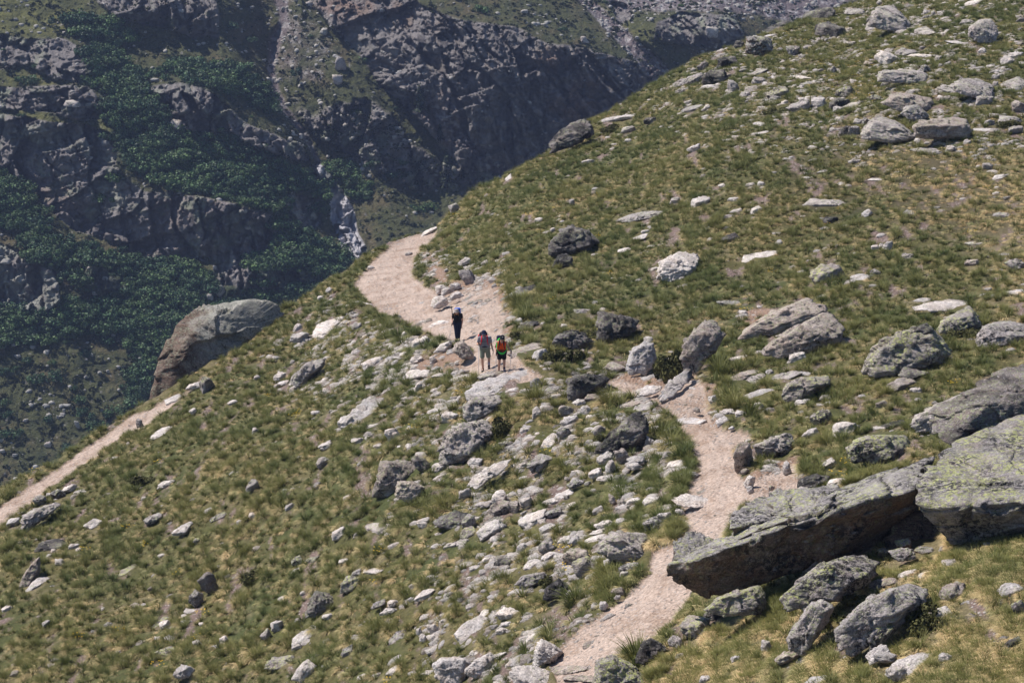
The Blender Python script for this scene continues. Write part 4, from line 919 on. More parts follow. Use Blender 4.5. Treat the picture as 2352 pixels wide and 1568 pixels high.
# --- middle sized rocks: region cx cy w h tilt material flatness | label (blank = one of the crowd)
ROCKS = """
A2 1890 800 270 60 8 p 1|long flat pale slab in the grass just right of the skyline boulder
A2 2090 805 100 65 20 d 0|small dark rock at the right end of the long flat pale slab
A2 1950 865 110 50 12 g 0|
A2 1680 1085 85 42 10 p 0|pale stone pair below the skyline boulder
A2 1950 940 50 26 0 p 0|
A2 1850 972 90 26 6 g 1|
A2 785 1395 74 62 30 g 0|rounded rock on the crest just above where the path vanishes
A2 1155 1195 62 40 30 p 1|small pale slab lying on the grassy crest left of the skyline boulder
A2 2050 1455 290 75 8 g 1|wide flat grey slab bulging from the grass above the white streaked slab
A2 2265 1345 72 48 10 g 0|
A2 1350 1472 60 32 10 p 0|
A2 1570 1350 52 44 -30 g 0|
A2 620 1545 120 34 20 p 1|flat pale slabs edging the far end of the path
A3 440 295 72 62 0 d 0|dark rock touching the left side of the square red brown block
A3 360 415 140 80 20 d 0|pointed dark rock below and left of the square red brown block
A3 190 442 90 60 10 d 0|small black rock nearest the skyline on the upper right ridge
A3 265 522 180 115 5 d 0|rounded dark topped boulder left of the upper stone field
A3 975 95 215 95 0 d 0|dark flat topped rock on the skyline near the top edge
A3 1045 192 240 110 -15 d 0|long dark lichen boulder sloping down right, beneath the skyline
A3 690 182 200 50 25 d 1|thin dark slab running along the skyline
A3 1330 185 90 60 0 p 0|
A3 1500 205 150 44 -5 g 0|
A3 1690 225 240 50 -32 g 1|narrow slab trailing right from the wedge shaped boulder
A3 1968 148 92 52 0 g 0|small rounded rock left of the big lone boulder
A3 2010 30 140 50 8 p 1|pale slab at the top edge above the big lone boulder
A3 2110 62 100 32 5 g 1|
A3 1742 90 42 52 0 g 0|
A3 1700 112 90 42 0 g 0|
A3 1580 40 120 34 0 d 0|
A3 1220 85 180 50 -15 g 1|
A3 2070 342 62 52 0 p 0|
A3 2300 370 120 60 0 p 0|pale rounded rock at the right edge below the big lone boulder
A3 2240 408 110 60 10 p 0|
A3 1940 397 92 26 0 g 1|
A3 2040 462 112 26 0 g 1|
A3 1900 295 130 34 -10 p 1|
A3 1425 385 150 100 -32 p 0|white squared block tilted in the grass below the wedge shaped boulder
A3 1300 425 70 40 -20 b 0|small reddish stone left of the white squared block
A3 1550 345 170 56 -10 g 0|
A3 1650 375 190 40 -3 p 1|
A3 1685 465 84 72 0 g 0|
A3 2080 672 120 84 0 g 0|cracked grey rock at the foot of the broad humped boulder
A3 1840 602 130 44 -12 g 1|
A3 2300 565 170 70 -32 g 1|long grey slab tipped down at the right edge
A3 2300 712 90 84 -20 b 0|
A3 570 490 170 60 5 g 1|
A3 570 542 100 60 0 g 0|
A3 805 335 84 70 20 g 0|
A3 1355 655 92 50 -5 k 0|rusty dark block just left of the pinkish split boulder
A3 1150 880 100 84 0 d 0|
A3 1212 880 76 84 0 g 0|
A3 1280 812 62 52 0 g 0|
A3 1230 815 60 44 0 p 0|
A3 705 622 170 90 12 l 0|green lichen slab at the left end of the upper stone cluster
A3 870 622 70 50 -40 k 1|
A3 840 715 170 90 10 g 0|
A3 970 692 110 84 0 p 0|
A3 1100 692 150 84 8 d 0|dark humped rock in the middle of the upper stone cluster
A3 1205 705 112 50 10 g 1|
A3 680 662 84 50 0 g 0|
A3 865 670 70 50 0 p 0|
A3 1100 735 80 50 -15 p 0|
A3 120 728 140 60 15 g 1|
A3 220 718 54 36 10 p 0|
A3 390 580 90 90 -30 g 0|
A3 235 582 120 44 0 p 0|
A3 60 545 150 52 10 g 0|
A3 50 612 110 54 0 g 0|
A3 140 530 140 60 20 g 0|
A3 530 600 70 60 -45 b 1|
A3 480 630 90 50 0 g 0|
A3 1150 612 130 74 5 l 0|
A3 1070 462 42 50 0 g 0|
A3 895 570 110 40 8 g 1|
A3 130 995 100 55 15 w 0|single white block in the green grass right of the skyline boulder
A3 580 838 110 30 -22 p 1|
A3 580 897 156 20 3 p 1|
A3 860 515 150 36 -12 p 1|
A3 1700 1002 190 50 -6 g 1|low mossy slab below the great pinkish boulder
A3 1270 978 70 36 0 g 0|
A3 2102 1112 72 50 0 g 0|small grey block in the dry right hand slope
A3 2180 1196 110 42 0 p 1|
A3 1350 1195 120 16 0 p 1|
A3 1000 1146 74 20 0 g 1|
A3 510 1240 90 36 5 g 0|
A3 582 1236 60 40 0 p 0|
A3 320 1246 50 30 0 p 0|
A3 180 1352 140 66 22 p 0|smooth pale rock in the grass left of the flat topped lichen slab
A3 400 1336 82 36 5 p 0|
A3 1010 1372 260 56 3 g 1|flat topped lichen slab in the middle of the dark heath
A3 1052 1475 100 60 10 d 0|small dark domed rock below the flat topped lichen slab
A3 1302 1430 84 48 30 p 0|
A3 1572 1430 104 40 0 g 0|
A3 2200 1442 112 34 0 g 1|
A3 420 1412 92 30 10 p 0|
A3 555 1405 84 36 22 p 0|
A3 360 1456 100 30 0 g 0|
A3 2085 872 180 36 -5 p 1|
A3 2250 812 190 80 0 g 0|
A3 2118 820 72 54 20 g 0|
A3 2300 870 110 70 10 g 0|
A3 640 243 80 24 5 p 1|
A3 1120 372 74 30 -10 g 1|
A3 2330 130 60 40 0 d 0|
B3 380 95 130 75 12 d 0|speckled dark rock on the slope right of the white streaked slab
B3 570 202 330 50 12 p 1|thin tapering slab lying in the grass above the paired boulders
B3 1350 150 54 46 0 p 0|
B3 1440 132 76 56 15 p 0|
B3 1392 135 40 36 0 p 0|
B3 1572 205 84 40 0 g 0|
B3 1998 246 98 42 0 b 0|reddish orange stone beside a grass tuft near the right edge
B3 1030 325 230 120 20 l 0|lichen topped boulder with a dark notch, alone in the mid right grass
B3 1352 320 76 56 0 g 0|square grey stone sitting on a flatter rock at mid right
B3 1250 362 160 50 5 p 1|flatter rock under the square grey stone at mid right
B3 1180 395 80 34 5 p 1|
B3 2020 112 130 24 -4 g 1|
B3 2225 185 104 24 0 g 1|
B3 2290 255 130 80 -10 g 0|grey cracked rock touching the right edge above a big tuft
B3 2280 446 180 44 0 p 1|
B3 360 522 134 56 -8 g 1|flat grey stone in the grass behind the tall tilted slab
B3 1670 490 134 40 5 p 1|
B3 820 628 170 120 30 d 0|black lichen patch of rock between the paired leaning boulders
B3 1615 995 230 90 28 d 0|small black topped rock at the foot of the black capped boulder
B3 1540 1060 190 80 25 b 0|
B3 830 882 124 84 12 p 0|white block tucked under the long rounded pinkish boulder
B3 740 1025 240 60 3 g 1|
B3 850 1000 180 44 0 p 1|
B3 490 1000 220 40 30 b 1|narrow slanting slabs between path and paired boulders
B3 560 1030 150 50 20 g 1|
B3 640 985 60 50 -20 p 0|
B3 415 890 150 30 5 p 1|
B3 578 1145 214 60 15 p 1|flat pale slab pointing left above the path edge
B3 860 1190 112 46 5 p 0|
B3 1015 1155 84 36 5 g 0|
B3 560 1216 70 62 0 w 0|small white pointed stone above the path bend
B3 265 1178 84 84 0 p 0|
B3 360 1248 112 40 5 p 0|
B3 330 1312 120 44 15 p 0|
B3 445 1272 96 56 0 p 0|
B3 1400 1202 90 70 20 b 0|
B3 1625 1106 92 42 -5 p 0|
B3 1010 1290 150 90 32 l 0|
B3 1150 1382 180 100 10 p 0|
B3 925 1400 110 60 0 p 0|
B3 1370 1365 120 34 5 p 0|
B3 1480 1350 180 50 10 d 1|
B3 120 1300 200 50 0 w 1|
B3 385 1362 40 24 0 w 0|
B3 500 1450 50 34 0 w 0|
B3 150 1235 60 34 0 b 0|
C3 475 60 130 190 60 b 0|rounded brown rock bulging from the bank right of the path
B2 2090 780 80 60 -20 p 0|stone balanced on the tip of the pale triangular boulder
B2 1510 245 140 100 -10 d 0|smaller dark rock in front of the dark rounded boulder on the middle slope
B2 1925 165 110 30 10 p 0|
B2 2030 85 110 34 15 p 0|
B2 2105 140 60 24 0 p 0|
B2 2070 45 60 40 20 p 0|
B2 690 510 140 70 25 p 0|
B2 800 470 90 50 25 w 0|
B2 870 340 112 130 15 g 0|upright grey rock set in the bank above the last hiker
B2 862 240 96 46 28 p 0|
B2 1040 367 60 46 0 p 0|round grey cobble on the bare bank above the hikers
B2 1265 435 170 70 28 d 1|dark slanting rock at the right edge of the bare bank
B2 690 425 84 60 10 p 0|
B2 730 440 90 50 20 p 0|
B2 790 405 80 44 10 p 0|
B2 475 190 50 26 0 g 0|dark stone lying alone on the far stretch of the path
B2 222 282 44 28 0 p 0|
B2 190 530 84 20 0 w 1|
B2 680 655 150 60 10 w 1|
B2 560 790 140 100 25 w 0|white rounded boulder left of the path near the last hiker
B2 455 740 60 70 50 w 0|
B2 760 850 70 40 0 p 0|
B2 240 922 166 74 22 w 0|bright white tapering rock in the grass left of the trail
B2 640 905 52 60 10 p 0|
B2 545 1000 190 66 0 p 0|flat white rock at the left edge of the path in front of the hikers
B2 685 1008 110 34 5 p 0|
B2 805 985 140 50 5 p 0|
B2 548 1080 60 60 30 w 0|
B2 530 900 90 60 10 p 0|
B2 440 870 70 40 10 w 0|
B2 1000 1010 150 60 12 g 0|
B2 800 1030 160 34 10 p 0|
B2 1330 1070 92 92 0 g 0|grey cube like stone on the right part of the flat pale slab
B2 1262 1112 80 66 0 p 0|
B2 1450 1102 180 40 8 g 1|thin flat stone bridging slab and dark lichen block
B2 1180 1110 110 34 10 p 1|
B2 1285 665 150 56 0 d 0|
B2 1215 645 70 50 10 p 0|
B2 1650 592 150 34 5 g 1|
B2 1275 838 220 76 22 b 1|pale brown slab right beside the front hiker's pole
B2 1370 872 140 110 20 p 0|triangular pale rock next to the pale brown slab
B2 1380 660 40 26 0 w 0|
B2 1520 675 50 30 0 w 0|
B2 1225 795 56 34 0 p 0|
B2 1700 860 40 26 0 p 0|
B2 1770 850 50 36 20 w 0|
B2 1860 955 140 60 -18 b 0|
B2 2095 1110 190 54 24 p 0|narrow pale slab leaning along the path bank
B2 1665 940 60 50 0 g 0|
B2 755 1290 124 84 0 w 0|white rock left of the notched grey block
B2 680 1246 110 38 10 p 1|
B2 540 1266 84 40 5 p 0|
B2 820 1180 60 60 40 p 0|
B2 1255 1386 64 48 0 p 0|
B2 382 1420 92 92 20 w 0|bright white angular rock on the slope above the clustered rocks
B2 1142 1476 90 60 -10 g 0|
B2 1560 1310 120 60 25 p 0|
B2 1440 1470 120 46 38 w 1|
B2 1965 1222 176 40 2 b 1|thin pinkish slab at the edge of the red soil
B2 2055 1246 160 44 8 g 1|
B2 1665 1240 80 66 -20 p 0|
B2 1530 1240 100 80 10 b 0|
B2 1625 1188 110 50 5 p 0|
B2 1402 1208 76 42 10 p 0|
B2 1340 1270 90 80 40 p 0|
B2 1710 1160 130 56 5 b 0|
B2 1880 1135 140 60 -15 b 0|
B2 1465 1150 80 34 15 w 0|
B2 1690 1290 60 40 0 w 0|
B2 1760 1385 90 70 30 g 0|
B2 1520 1410 90 80 40 g 0|
B2 1690 1375 100 40 10 p 0|
B2 2060 1455 110 70 0 p 0|
B2 1900 1520 130 60 0 p 0|
B2 1560 1540 80 34 0 p 0|
B2 480 1365 50 40 20 w 0|
B2 450 1430 70 40 30 w 0|
B2 235 1350 80 36 10 p 0|
B2 270 1490 70 40 10 p 0|
B2 420 1500 60 36 10 p 0|
B2 230 1415 60 40 10 g 0|
B2 130 1450 80 40 10 p 0|
C2 680 112 112 50 -5 p 0|pale grey stone right of the clustered rocks at centre left
C2 922 82 104 58 0 w 0|white rounded stone above the long tapering slab
C2 1370 90 200 80 35 g 0|
C2 1800 60 120 70 20 p 0|
C2 1830 120 60 90 -30 p 0|
C2 1735 165 110 60 5 w 0|
C2 1790 190 120 40 0 p 0|
C2 1605 232 110 50 25 g 0|
C2 1680 222 50 30 0 g 0|
C2 1530 290 120 40 25 w 1|
C2 1440 340 110 40 30 p 1|
C2 1920 50 90 90 20 b 0|rusty angular stone in the pile left of the path
C2 2010 70 110 44 20 p 0|
C2 1985 110 90 40 0 p 0|
C2 1085 330 120 96 0 w 0|tall white rock above the middle of the lower stone field
C2 978 366 94 36 0 p 0|
C2 1100 395 130 70 25 b 0|
C2 1180 388 84 80 -10 b 0|brown cracked round stone beside the tall white rock
C2 1268 355 84 70 10 p 0|
C2 572 490 96 54 12 w 0|small bright white stone alone in the grass left of the stone field
C2 750 482 210 80 15 d 0|dark flat lichen rock left of the stone field
C2 268 522 230 60 3 g 1|flat grey rock bulging out of the lower left grass
C2 132 572 50 40 0 g 0|
C2 890 490 90 76 40 g 0|
C2 890 556 200 70 25 l 1|
C2 800 625 150 34 15 g 1|
C2 1035 532 180 66 30 p 0|
C2 1310 470 190 64 12 p 0|
C2 1382 484 110 50 20 p 1|
C2 1412 530 120 50 25 p 0|
C2 1455 420 110 50 20 g 0|
C2 1245 662 90 60 0 p 0|
C2 1415 652 110 90 20 g 0|pointed grey stone right of the stone field's centre
C2 1430 715 110 46 28 w 0|
C2 1540 602 120 46 22 p 0|
C2 1600 610 90 50 35 p 0|
C2 1632 560 90 34 5 g 0|
C2 1310 798 140 44 32 p 1|
C2 1110 770 144 66 5 d 0|
C2 1000 745 80 44 10 p 0|
C2 920 800 90 44 5 p 0|
C2 884 866 46 34 0 w 0|
C2 1610 722 170 90 -10 b 0|
C2 1672 790 140 130 20 l 0|lichen patched rock left of the brownish boulder
C2 1792 502 112 50 22 p 0|
C2 1750 556 130 40 10 p 0|
C2 1740 610 170 40 22 p 1|
C2 1912 485 84 48 10 p 0|
C2 1990 342 96 40 15 p 0|
C2 2110 348 134 58 0 p 0|
C2 1845 342 44 70 -10 b 0|
C2 1905 352 60 40 -10 b 0|
C2 1910 390 100 44 -8 p 0|
C2 2270 75 180 50 5 w 1|white flat slab on the left edge of the path
C2 2210 385 110 34 3 b 1|
C2 2125 505 120 84 10 g 0|faceted grey stone beside yellow flowers left of the path
C2 2205 458 80 66 0 w 0|
C2 2295 415 60 36 0 p 0|
C2 1955 795 150 62 -10 g 0|
C2 1830 762 100 44 32 w 0|
C2 1920 842 60 50 -20 p 0|
C2 1885 950 90 50 0 b 0|
C2 1785 1045 60 50 0 p 0|
C2 85 905 150 90 18 l 0|dark grey rock with green top on the lower slope, left of centre
C2 130 828 90 44 20 g 0|
C2 235 822 110 34 5 p 1|
C2 590 972 140 46 20 p 0|
C2 745 985 80 50 15 g 0|
C2 498 918 40 30 5 w 0|
C2 370 1032 84 46 15 w 0|
C2 275 1040 110 44 22 g 0|
C2 340 1082 100 34 5 p 0|
C2 495 1005 50 30 0 p 0|
C2 1135 1102 150 72 -18 w 0|two toned white and tan rounded rock in the lower slope
C2 905 1205 250 76 38 p 1|long pale slab slanting down left in the lower slope
C2 990 1100 90 34 30 p 1|
C2 652 1215 66 80 10 w 0|
C2 575 1268 50 56 10 w 0|
C2 545 1222 40 44 0 w 0|
C2 1130 1170 70 32 5 w 0|
C2 1100 1212 70 36 10 p 0|
C2 720 1152 60 36 10 w 0|
C2 1300 1256 96 26 22 w 1|
C2 75 1360 90 50 35 g 0|
C2 400 1262 150 50 35 g 1|
C2 1075 1385 120 34 5 w 1|
C2 920 1360 90 34 0 p 0|
C2 375 1490 100 40 40 p 0|
C2 165 1530 80 50 10 p 0|
C2 265 1520 80 44 10 g 0|
C2 605 1480 80 24 10 p 1|
C2 1570 1462 270 44 4 b 1|brown step slab crossing the path at the bottom edge
C2 1640 1515 220 34 -5 b 1|lower brown step slab crossing the path at the bottom edge
C2 2270 1300 90 70 -30 g 0|
C2 2300 1400 90 56 0 b 0|
C3 1250 895 120 100 15 l 0|
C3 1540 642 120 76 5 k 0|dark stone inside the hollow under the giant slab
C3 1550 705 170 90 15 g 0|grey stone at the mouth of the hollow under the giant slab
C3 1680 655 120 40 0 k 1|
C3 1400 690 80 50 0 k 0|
C3 1560 838 150 34 10 p 1|
C3 1680 850 120 36 15 p 1|
C3 1400 920 220 50 18 b 1|
C3 135 1195 220 130 -12 l 0|squat lichen rock below the pale boulder propping the giant slab
C3 250 1105 110 70 -15 d 0|
C3 620 1328 66 76 -10 p 0|
C3 765 1392 160 76 25 b 0|pinkish tapered stone at the foot of the upright grey boulder
C3 420 1410 64 50 20 p 0|
C3 45 1398 70 50 0 p 0|
C3 1380 1372 170 70 32 p 0|
C3 1600 1425 330 90 35 p 1|long pale slab emerging from dry grass at the bottom right
C3 1880 975 220 110 22 b 0|pale pinkish rock in the dry grass right of the arched slab
C3 1990 1052 170 56 5 g 0|
C3 2260 990 180 60 30 p 1|
C3 2335 1080 90 120 10 l 0|
C3 1760 1165 190 70 30 p 1|
C3 1500 1500 130 90 20 p 0|
C3 960 1550 180 44 5 p 0|
C3 1815 1392 90 50 -5 p 0|
C3 205 1540 86 40 -5 p 0|
C3 500 215 64 80 -30 w 0|largest white shard in the red bank beside the path
C3 752 125 56 80 -35 w 0|thin white shard higher in the red bank
C3 470 145 60 36 0 b 0|
C3 510 265 50 40 0 w 0|
C3 650 255 40 34 0 b 0|
C3 930 205 190 74 8 d 0|dark mottled rock behind the top of the giant slab
C3 1090 218 130 50 5 w 0|
C3 1420 200 90 40 10 p 0|
C3 2120 670 70 30 20 p 1|
C3 1050 90 90 50 20 p 0|
C3 2290 1290 100 44 20 d 0|
B1 2195 690 190 70 45 w 1|long white slab standing on edge left of the hikers' path
B1 2025 748 130 70 32 p 0|rounded grey white rock below the long white slab
B1 2005 690 72 56 20 w 0|
B1 1395 1065 120 130 30 l 0|yellowish lichen rock crumbling beside the lower left path
B1 1365 898 62 52 10 w 0|white stone in the dark grass right of the cliff-like boulder
B1 1285 992 40 30 10 w 0|
B1 1300 1080 110 46 20 w 0|
B1 1165 1168 130 60 25 p 1|pale slab at the upper edge of the lower left path
B1 930 1318 52 66 -10 g 0|small grey upright rock standing in the lower left path
B1 1700 738 100 32 35 p 1|
B1 2218 435 50 36 30 p 0|
B1 2150 486 42 30 10 w 0|
B1 2190 1112 66 50 10 w 0|
B1 2120 1128 34 30 0 p 0|
B1 2330 1320 100 90 40 p 0|
B1 1090 1395 140 50 42 p 1|
B1 1715 1388 44 44 0 w 0|
B1 2185 1480 96 46 15 p 0|
B1 1560 1190 66 30 30 w 0|
B1 1300 1245 50 34 30 p 0|
B1 1885 1010 90 50 35 p 0|
B1 1900 1060 90 30 10 w 0|
B1 1725 1020 50 30 20 w 0|
B1 1860 1078 40 30 20 b 0|
B1 2115 1255 70 26 10 w 0|
B1 860 1472 34 24 0 w 0|
C1 458 262 100 46 12 p 0|pale angular stone on top of a dark one near the lower left path
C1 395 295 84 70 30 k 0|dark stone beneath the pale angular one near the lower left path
C1 330 300 40 30 0 p 0|
C1 280 340 90 60 30 g 0|
C1 90 485 90 40 20 p 0|
C1 330 642 200 60 3 d 0|long black speckled slab on the far left slope
C1 490 650 76 42 0 w 0|white rounded stone right of the long black speckled slab
C1 357 678 42 28 0 w 0|
C1 330 710 60 30 10 p 0|
C1 252 912 150 44 35 p 1|thin pink slab below the brown triangular boulder
C1 1412 905 110 130 15 d 0|blocky dark rock of the mid lower left slope
C1 1330 990 100 90 50 g 0|grey rock leaning at the foot of the blocky dark rock
C1 1862 1190 96 76 5 p 0|
C1 1795 1240 90 60 50 g 0|
C1 2030 1262 210 56 32 p 1|smooth pale slab below the dark cube like boulder
C1 2065 1485 160 90 50 p 0|pale angular rock near the bottom edge left of centre
C1 1875 1422 180 66 10 l 0|
C1 2000 1150 60 40 10 g 0|
C1 2200 1118 70 50 15 p 0|
C1 1245 1492 130 70 40 p 0|smooth oval slab at the bottom edge of the left slope
C1 1330 1302 56 50 30 p 0|
C1 1125 1355 130 44 32 l 1|
C1 1105 1175 80 46 10 w 0|white stone beneath a thin green lichen slab
C1 1080 1135 120 26 38 l 1|thin green lichen slab over a white stone
C1 860 790 180 26 30 l 1|long thin bright green lichen slab on the left slope
C1 1225 538 150 50 22 p 0|
C1 1030 465 120 50 25 g 0|
C1 640 502 110 50 32 p 0|
C1 1702 236 90 56 38 g 0|
C1 1470 440 120 30 25 l 1|
C1 2170 82 96 56 45 g 0|
C1 2272 570 130 64 22 p 0|
C1 1320 610 60 34 10 l 0|
C1 1110 232 120 44 10 p 0|
C1 2000 748 90 46 25 l 0|
C1 2102 732 84 30 5 l 1|
C1 2310 745 80 30 10 p 0|
C1 1690 440 50 36 10 w 0|
C1 1605 486 40 28 10 w 0|
C1 965 325 34 22 0 w 0|
C1 1350 1168 36 22 0 w 0|
C1 2140 235 60 40 35 g 0|
C1 1945 380 60 30 30 p 0|
C1 50 1065 70 36 30 p 0|
C1 315 1160 60 30 30 p 0|
C1 1510 1270 70 44 40 p 0|
C1 1440 1325 56 34 10 p 0|
C1 1995 1320 70 30 10 p 0|
"""
ZONE = [  # phrase for rocks nobody could single out, by where they lie
 (lambda u, v: v < 190 and u > 560, "lichen spotted stone among the many strewn over the upper right slope", "stones strewn over the upper right slope"),
 (lambda u, v: u > 640 and v < 330, "stone half sunk in the grass of the middle right slope", "stones sunk in the middle right slope"),
 (lambda u, v: u > 640 and v < 470, "stone in the grass on the bank right of the bending path", "stones on the bank right of the path"),
 (lambda u, v: u > 640 and v >= 470, "stone among dry tufts in the bottom right corner", "stones among dry tufts at the bottom right"),
 (lambda u, v: u > 500 and v > 480, "stone in the dense rubble field on the lower slope left of the path", "stones of the lower rubble field"),
 (lambda u, v: u > 380 and v > 370, "stone in the rubble spread below the hikers", "stones in the rubble below the hikers"),
 (lambda u, v: u > 400 and v <= 370, "stone lying on the bare bank around the hikers", "stones on the bare bank by the hikers"),
 (lambda u, v: v > 480, "stone scattered in the grass of the lower left slope", "stones of the lower left slope"),
 (lambda u, v: True, "stone scattered in the grass left of the trail", "stones left of the trail"),
]
SHADE = {'p': 'pale grey', 'w': 'white', 'g': 'grey lichen covered', 'l': 'green lichen covered', 'd': 'dark speckled', 'b': 'pinkish brown', 'k': 'dark brown', 'm': 'pale'}
def zone(u, v):
    for f, l, g in ZONE:
        if f(u, v): return l, g
def unit_rock(seed, sub=3, nplanes=9, roughness=0.10, pexp=12):
    return rock_verts((1, 1, 1), seed, nplanes, pexp, sub, roughness)
def place_rock(name, u, v, w, h, tilt, mat, flat, label, group, seed, sub=None, sink=0.22, cat='stone', mesh=None):
    """u,v centre, w,h size in 1024-grid units; stands on the hillside under its lower edge"""
    t = math.radians(tilt)
    hv = (abs(w * math.sin(t)) * 0.5 + h * 0.5 * math.cos(t))
    base = ground([u], [v + hv * (0.15 if flat else 0.55)])[0]
    ends = ground([u - math.cos(t) * w / 2, u + math.cos(t) * w / 2], [v + math.sin(t) * w / 2, v - math.sin(t) * w / 2])
    gx = ends[1] - ends[0]; gl = np.linalg.norm(gx); gx = gx / gl
    D = float((base - CAM) @ AX_F)
    s = D / F
    ww, hh = w * s, h * s
    if v > 430: ww, hh = ww * 1.08, hh * 1.12
    dpt = ww * 0.75 if not flat else max(hh * 2.2, ww * 0.45)
    hgt = max(0.30 * hh, hh * 1.25 - 0.30 * dpt) if flat else max(0.55 * hh, hh * 1.30 - 0.28 * dpt)
    if flat: ww = min(gl, 2.2 * ww)
    if sub is None: sub = 3 if w < 9 else (4 if w < 40 else 5)
    if mesh is None:
        vts, fcs = rock_verts((ww * 1.04, dpt, hgt), seed, 8 if flat else 11, 16, sub, 0.07 if flat else 0.10)
        me = mesh_np(name, vts, fcs, [RM[mat]])
    else: me = mesh
    # the rock lies with its long axis along the picture's tilt, its top leaning with the ground
    x = AX_R * math.cos(t) + np.array([0, sp, cp]) * math.sin(t) + AX_F * 0.25 * math.sin(t)
    x /= np.linalg.norm(x); x = x * (0.0 if flat else 0.45) + gx * (1.0 if flat else 0.55)
    up = np.array([0, -0.10, 1.0])
    if flat: up = up * 0.6 + 0.4 * ground_normal(u, v) + np.array([0, -0.12, 0])
    x /= np.linalg.norm(x)
    z = up - (up @ x) * x; z /= np.linalg.norm(z); y = np.cross(z, x)
    o = link(name, me)
    c_ = (ends[0] + ends[1]) / 2 + z * hgt * 0.12 if flat else world_pt(np.array(u), np.array(v + 0.10 * h), np.array(D)) + y * dpt * 0.12
    if v > 430: c_ = c_ + z * hgt * 0.14
    g0 = base.copy()
    o.matrix_world = Matrix([[x[0], y[0], z[0], c_[0]], [x[1], y[1], z[1], c_[1]], [x[2], y[2], z[2], c_[2]], [0, 0, 0, 1]])
    if mesh is not None: o.scale = (ww, dpt, hgt)
    tag(o, label, cat, group)
    return o
def ground_normal(u, v):
    a = ground([u, u + 4.0, u], [v, v, v + 4.0]); n = np.cross(a[1] - a[0], a[2] - a[0]); n /= np.linalg.norm(n)
    return n * np.sign(n[2])
PLACES = []
SHORT = ["giant overhanging slab", "enormous right edge boulder", "black layered slab", "rock jammed by the layered slab", "cliff-like left boulder", "skyline boulder", "square red brown block", "wedge shaped boulder", "lone rounded boulder", "broad humped boulder",
 "pinkish split boulder", "boulder leaning between pinkish ones", "wide dark topped boulder", "great pinkish boulder", "long flat topped rock", "dark rounded middle boulder", "white streaked slab", "dark layered block", "low black boulder", "tall tilted slab",
 "big leaning pink slab", "long rounded pinkish boulder", "black capped boulder", "", "", "pyramid shaped boulder", "long low slab", "rounded right edge boulder", "half sunk lichen rock", "spotted boulder above the giant slab",
 "grey streaked bank boulder", "flat pale slab by the hikers", "dark block with pale edge", "wedge shaped granite boulder", "pale pointed boulder", "pale triangular boulder", "pinkish tilted slab", "notched grey block", "striped layered boulder", "pointed speckled boulder",
 "three clustered rocks", "", "", "long tapering slab", "brownish lichen boulder", "dark faceted rock", "grey flat sided boulder", "chunky white boulder", "egg shaped white boulder", "pale pointed path boulder",
 "wide pinkish bottom slab", "ridged green lichen boulder", "dark notched boulder", "propping lichen boulder", "domed lichen boulder", "arched grey slab", "", "upright mossy boulder", "lichen slab left of hikers", "layered rock by the lower path",
 "brown triangular boulder", "dark cube like boulder", "white bedrock hump", "smooth bank slab", ""]
def auto_label(pre, u, v, name):
    best = sorted((math.hypot(u - a, (v - b) * 1.3) - 0.3 * r_, j) for j, (a, b, r_) in enumerate(PLACES) if SHORT[j])[0]
    a, b, r_ = PLACES[best[1]]; dx, dy = u - a, (v - b) * 1.2
    side = ("right of" if dx > 0 else "left of") if abs(dx) > abs(dy) else ("below" if dy > 0 else "above")
    far = "just " if best[0] < 22 else ("" if best[0] < 60 else "well ")
    return pre + ' ' + name + ' ' + far + side + ' the ' + SHORT[best[1]]
for o_ in [o for o in COL.objects if o.name.startswith("boulder")]:
    c_ = np.array([v.co[:] for v in list(o_.data.vertices)[::40]]) + np.array(o_.location); d_ = c_ - CAM
    D_ = d_ @ AX_F; u_ = 512 + F * (d_ @ AX_R) / D_; v_ = 341 - F * (d_ @ AX_U) / D_
    PLACES.append((float(u_.mean()), float(v_.mean()), float(u_.max() - u_.min())))
assert len(PLACES) == len(SHORT), (len(PLACES), len(SHORT))
LONG = ["stubby", "broad", "narrow", "longish", "blocky"]
for i, line in enumerate(ROCKS.strip().split('\n')):
    spec, lab = line.split('|'); t = spec.split()
    u, v = R(t[0], float(t[1]), float(t[2])); w, h = float(t[3]) * ZK, float(t[4]) * ZK
    flat = int(t[7]); mt = t[6]
    kind_ = 'flat_rock' if flat else ('stone' if w < 10.5 else 'rock')
    zl, zg = zone(u, v); word = 'slab' if flat else kind_
    if lab: L_, g_ = lab, None
    else:
        asp = w / max(h, .1); sz = 'small' if w < 10.5 else ('sizeable' if w > 20 else 'middling')
        L_ = auto_label(sz + (' long' if asp > 2.4 else (' upright' if asp < 0.95 else (' squat' if asp < 1.5 else ''))) + ' ' + SHADE[mt], u, v, word); g_ = zg
    place_rock(kind_, u, v, w, h, float(t[5]), mt, flat, L_, g_, 100 + i, cat=word)
    occ_ell(u, v + 0.05 * h, w * 0.86, h * 0.80, math.radians(float(t[5])))
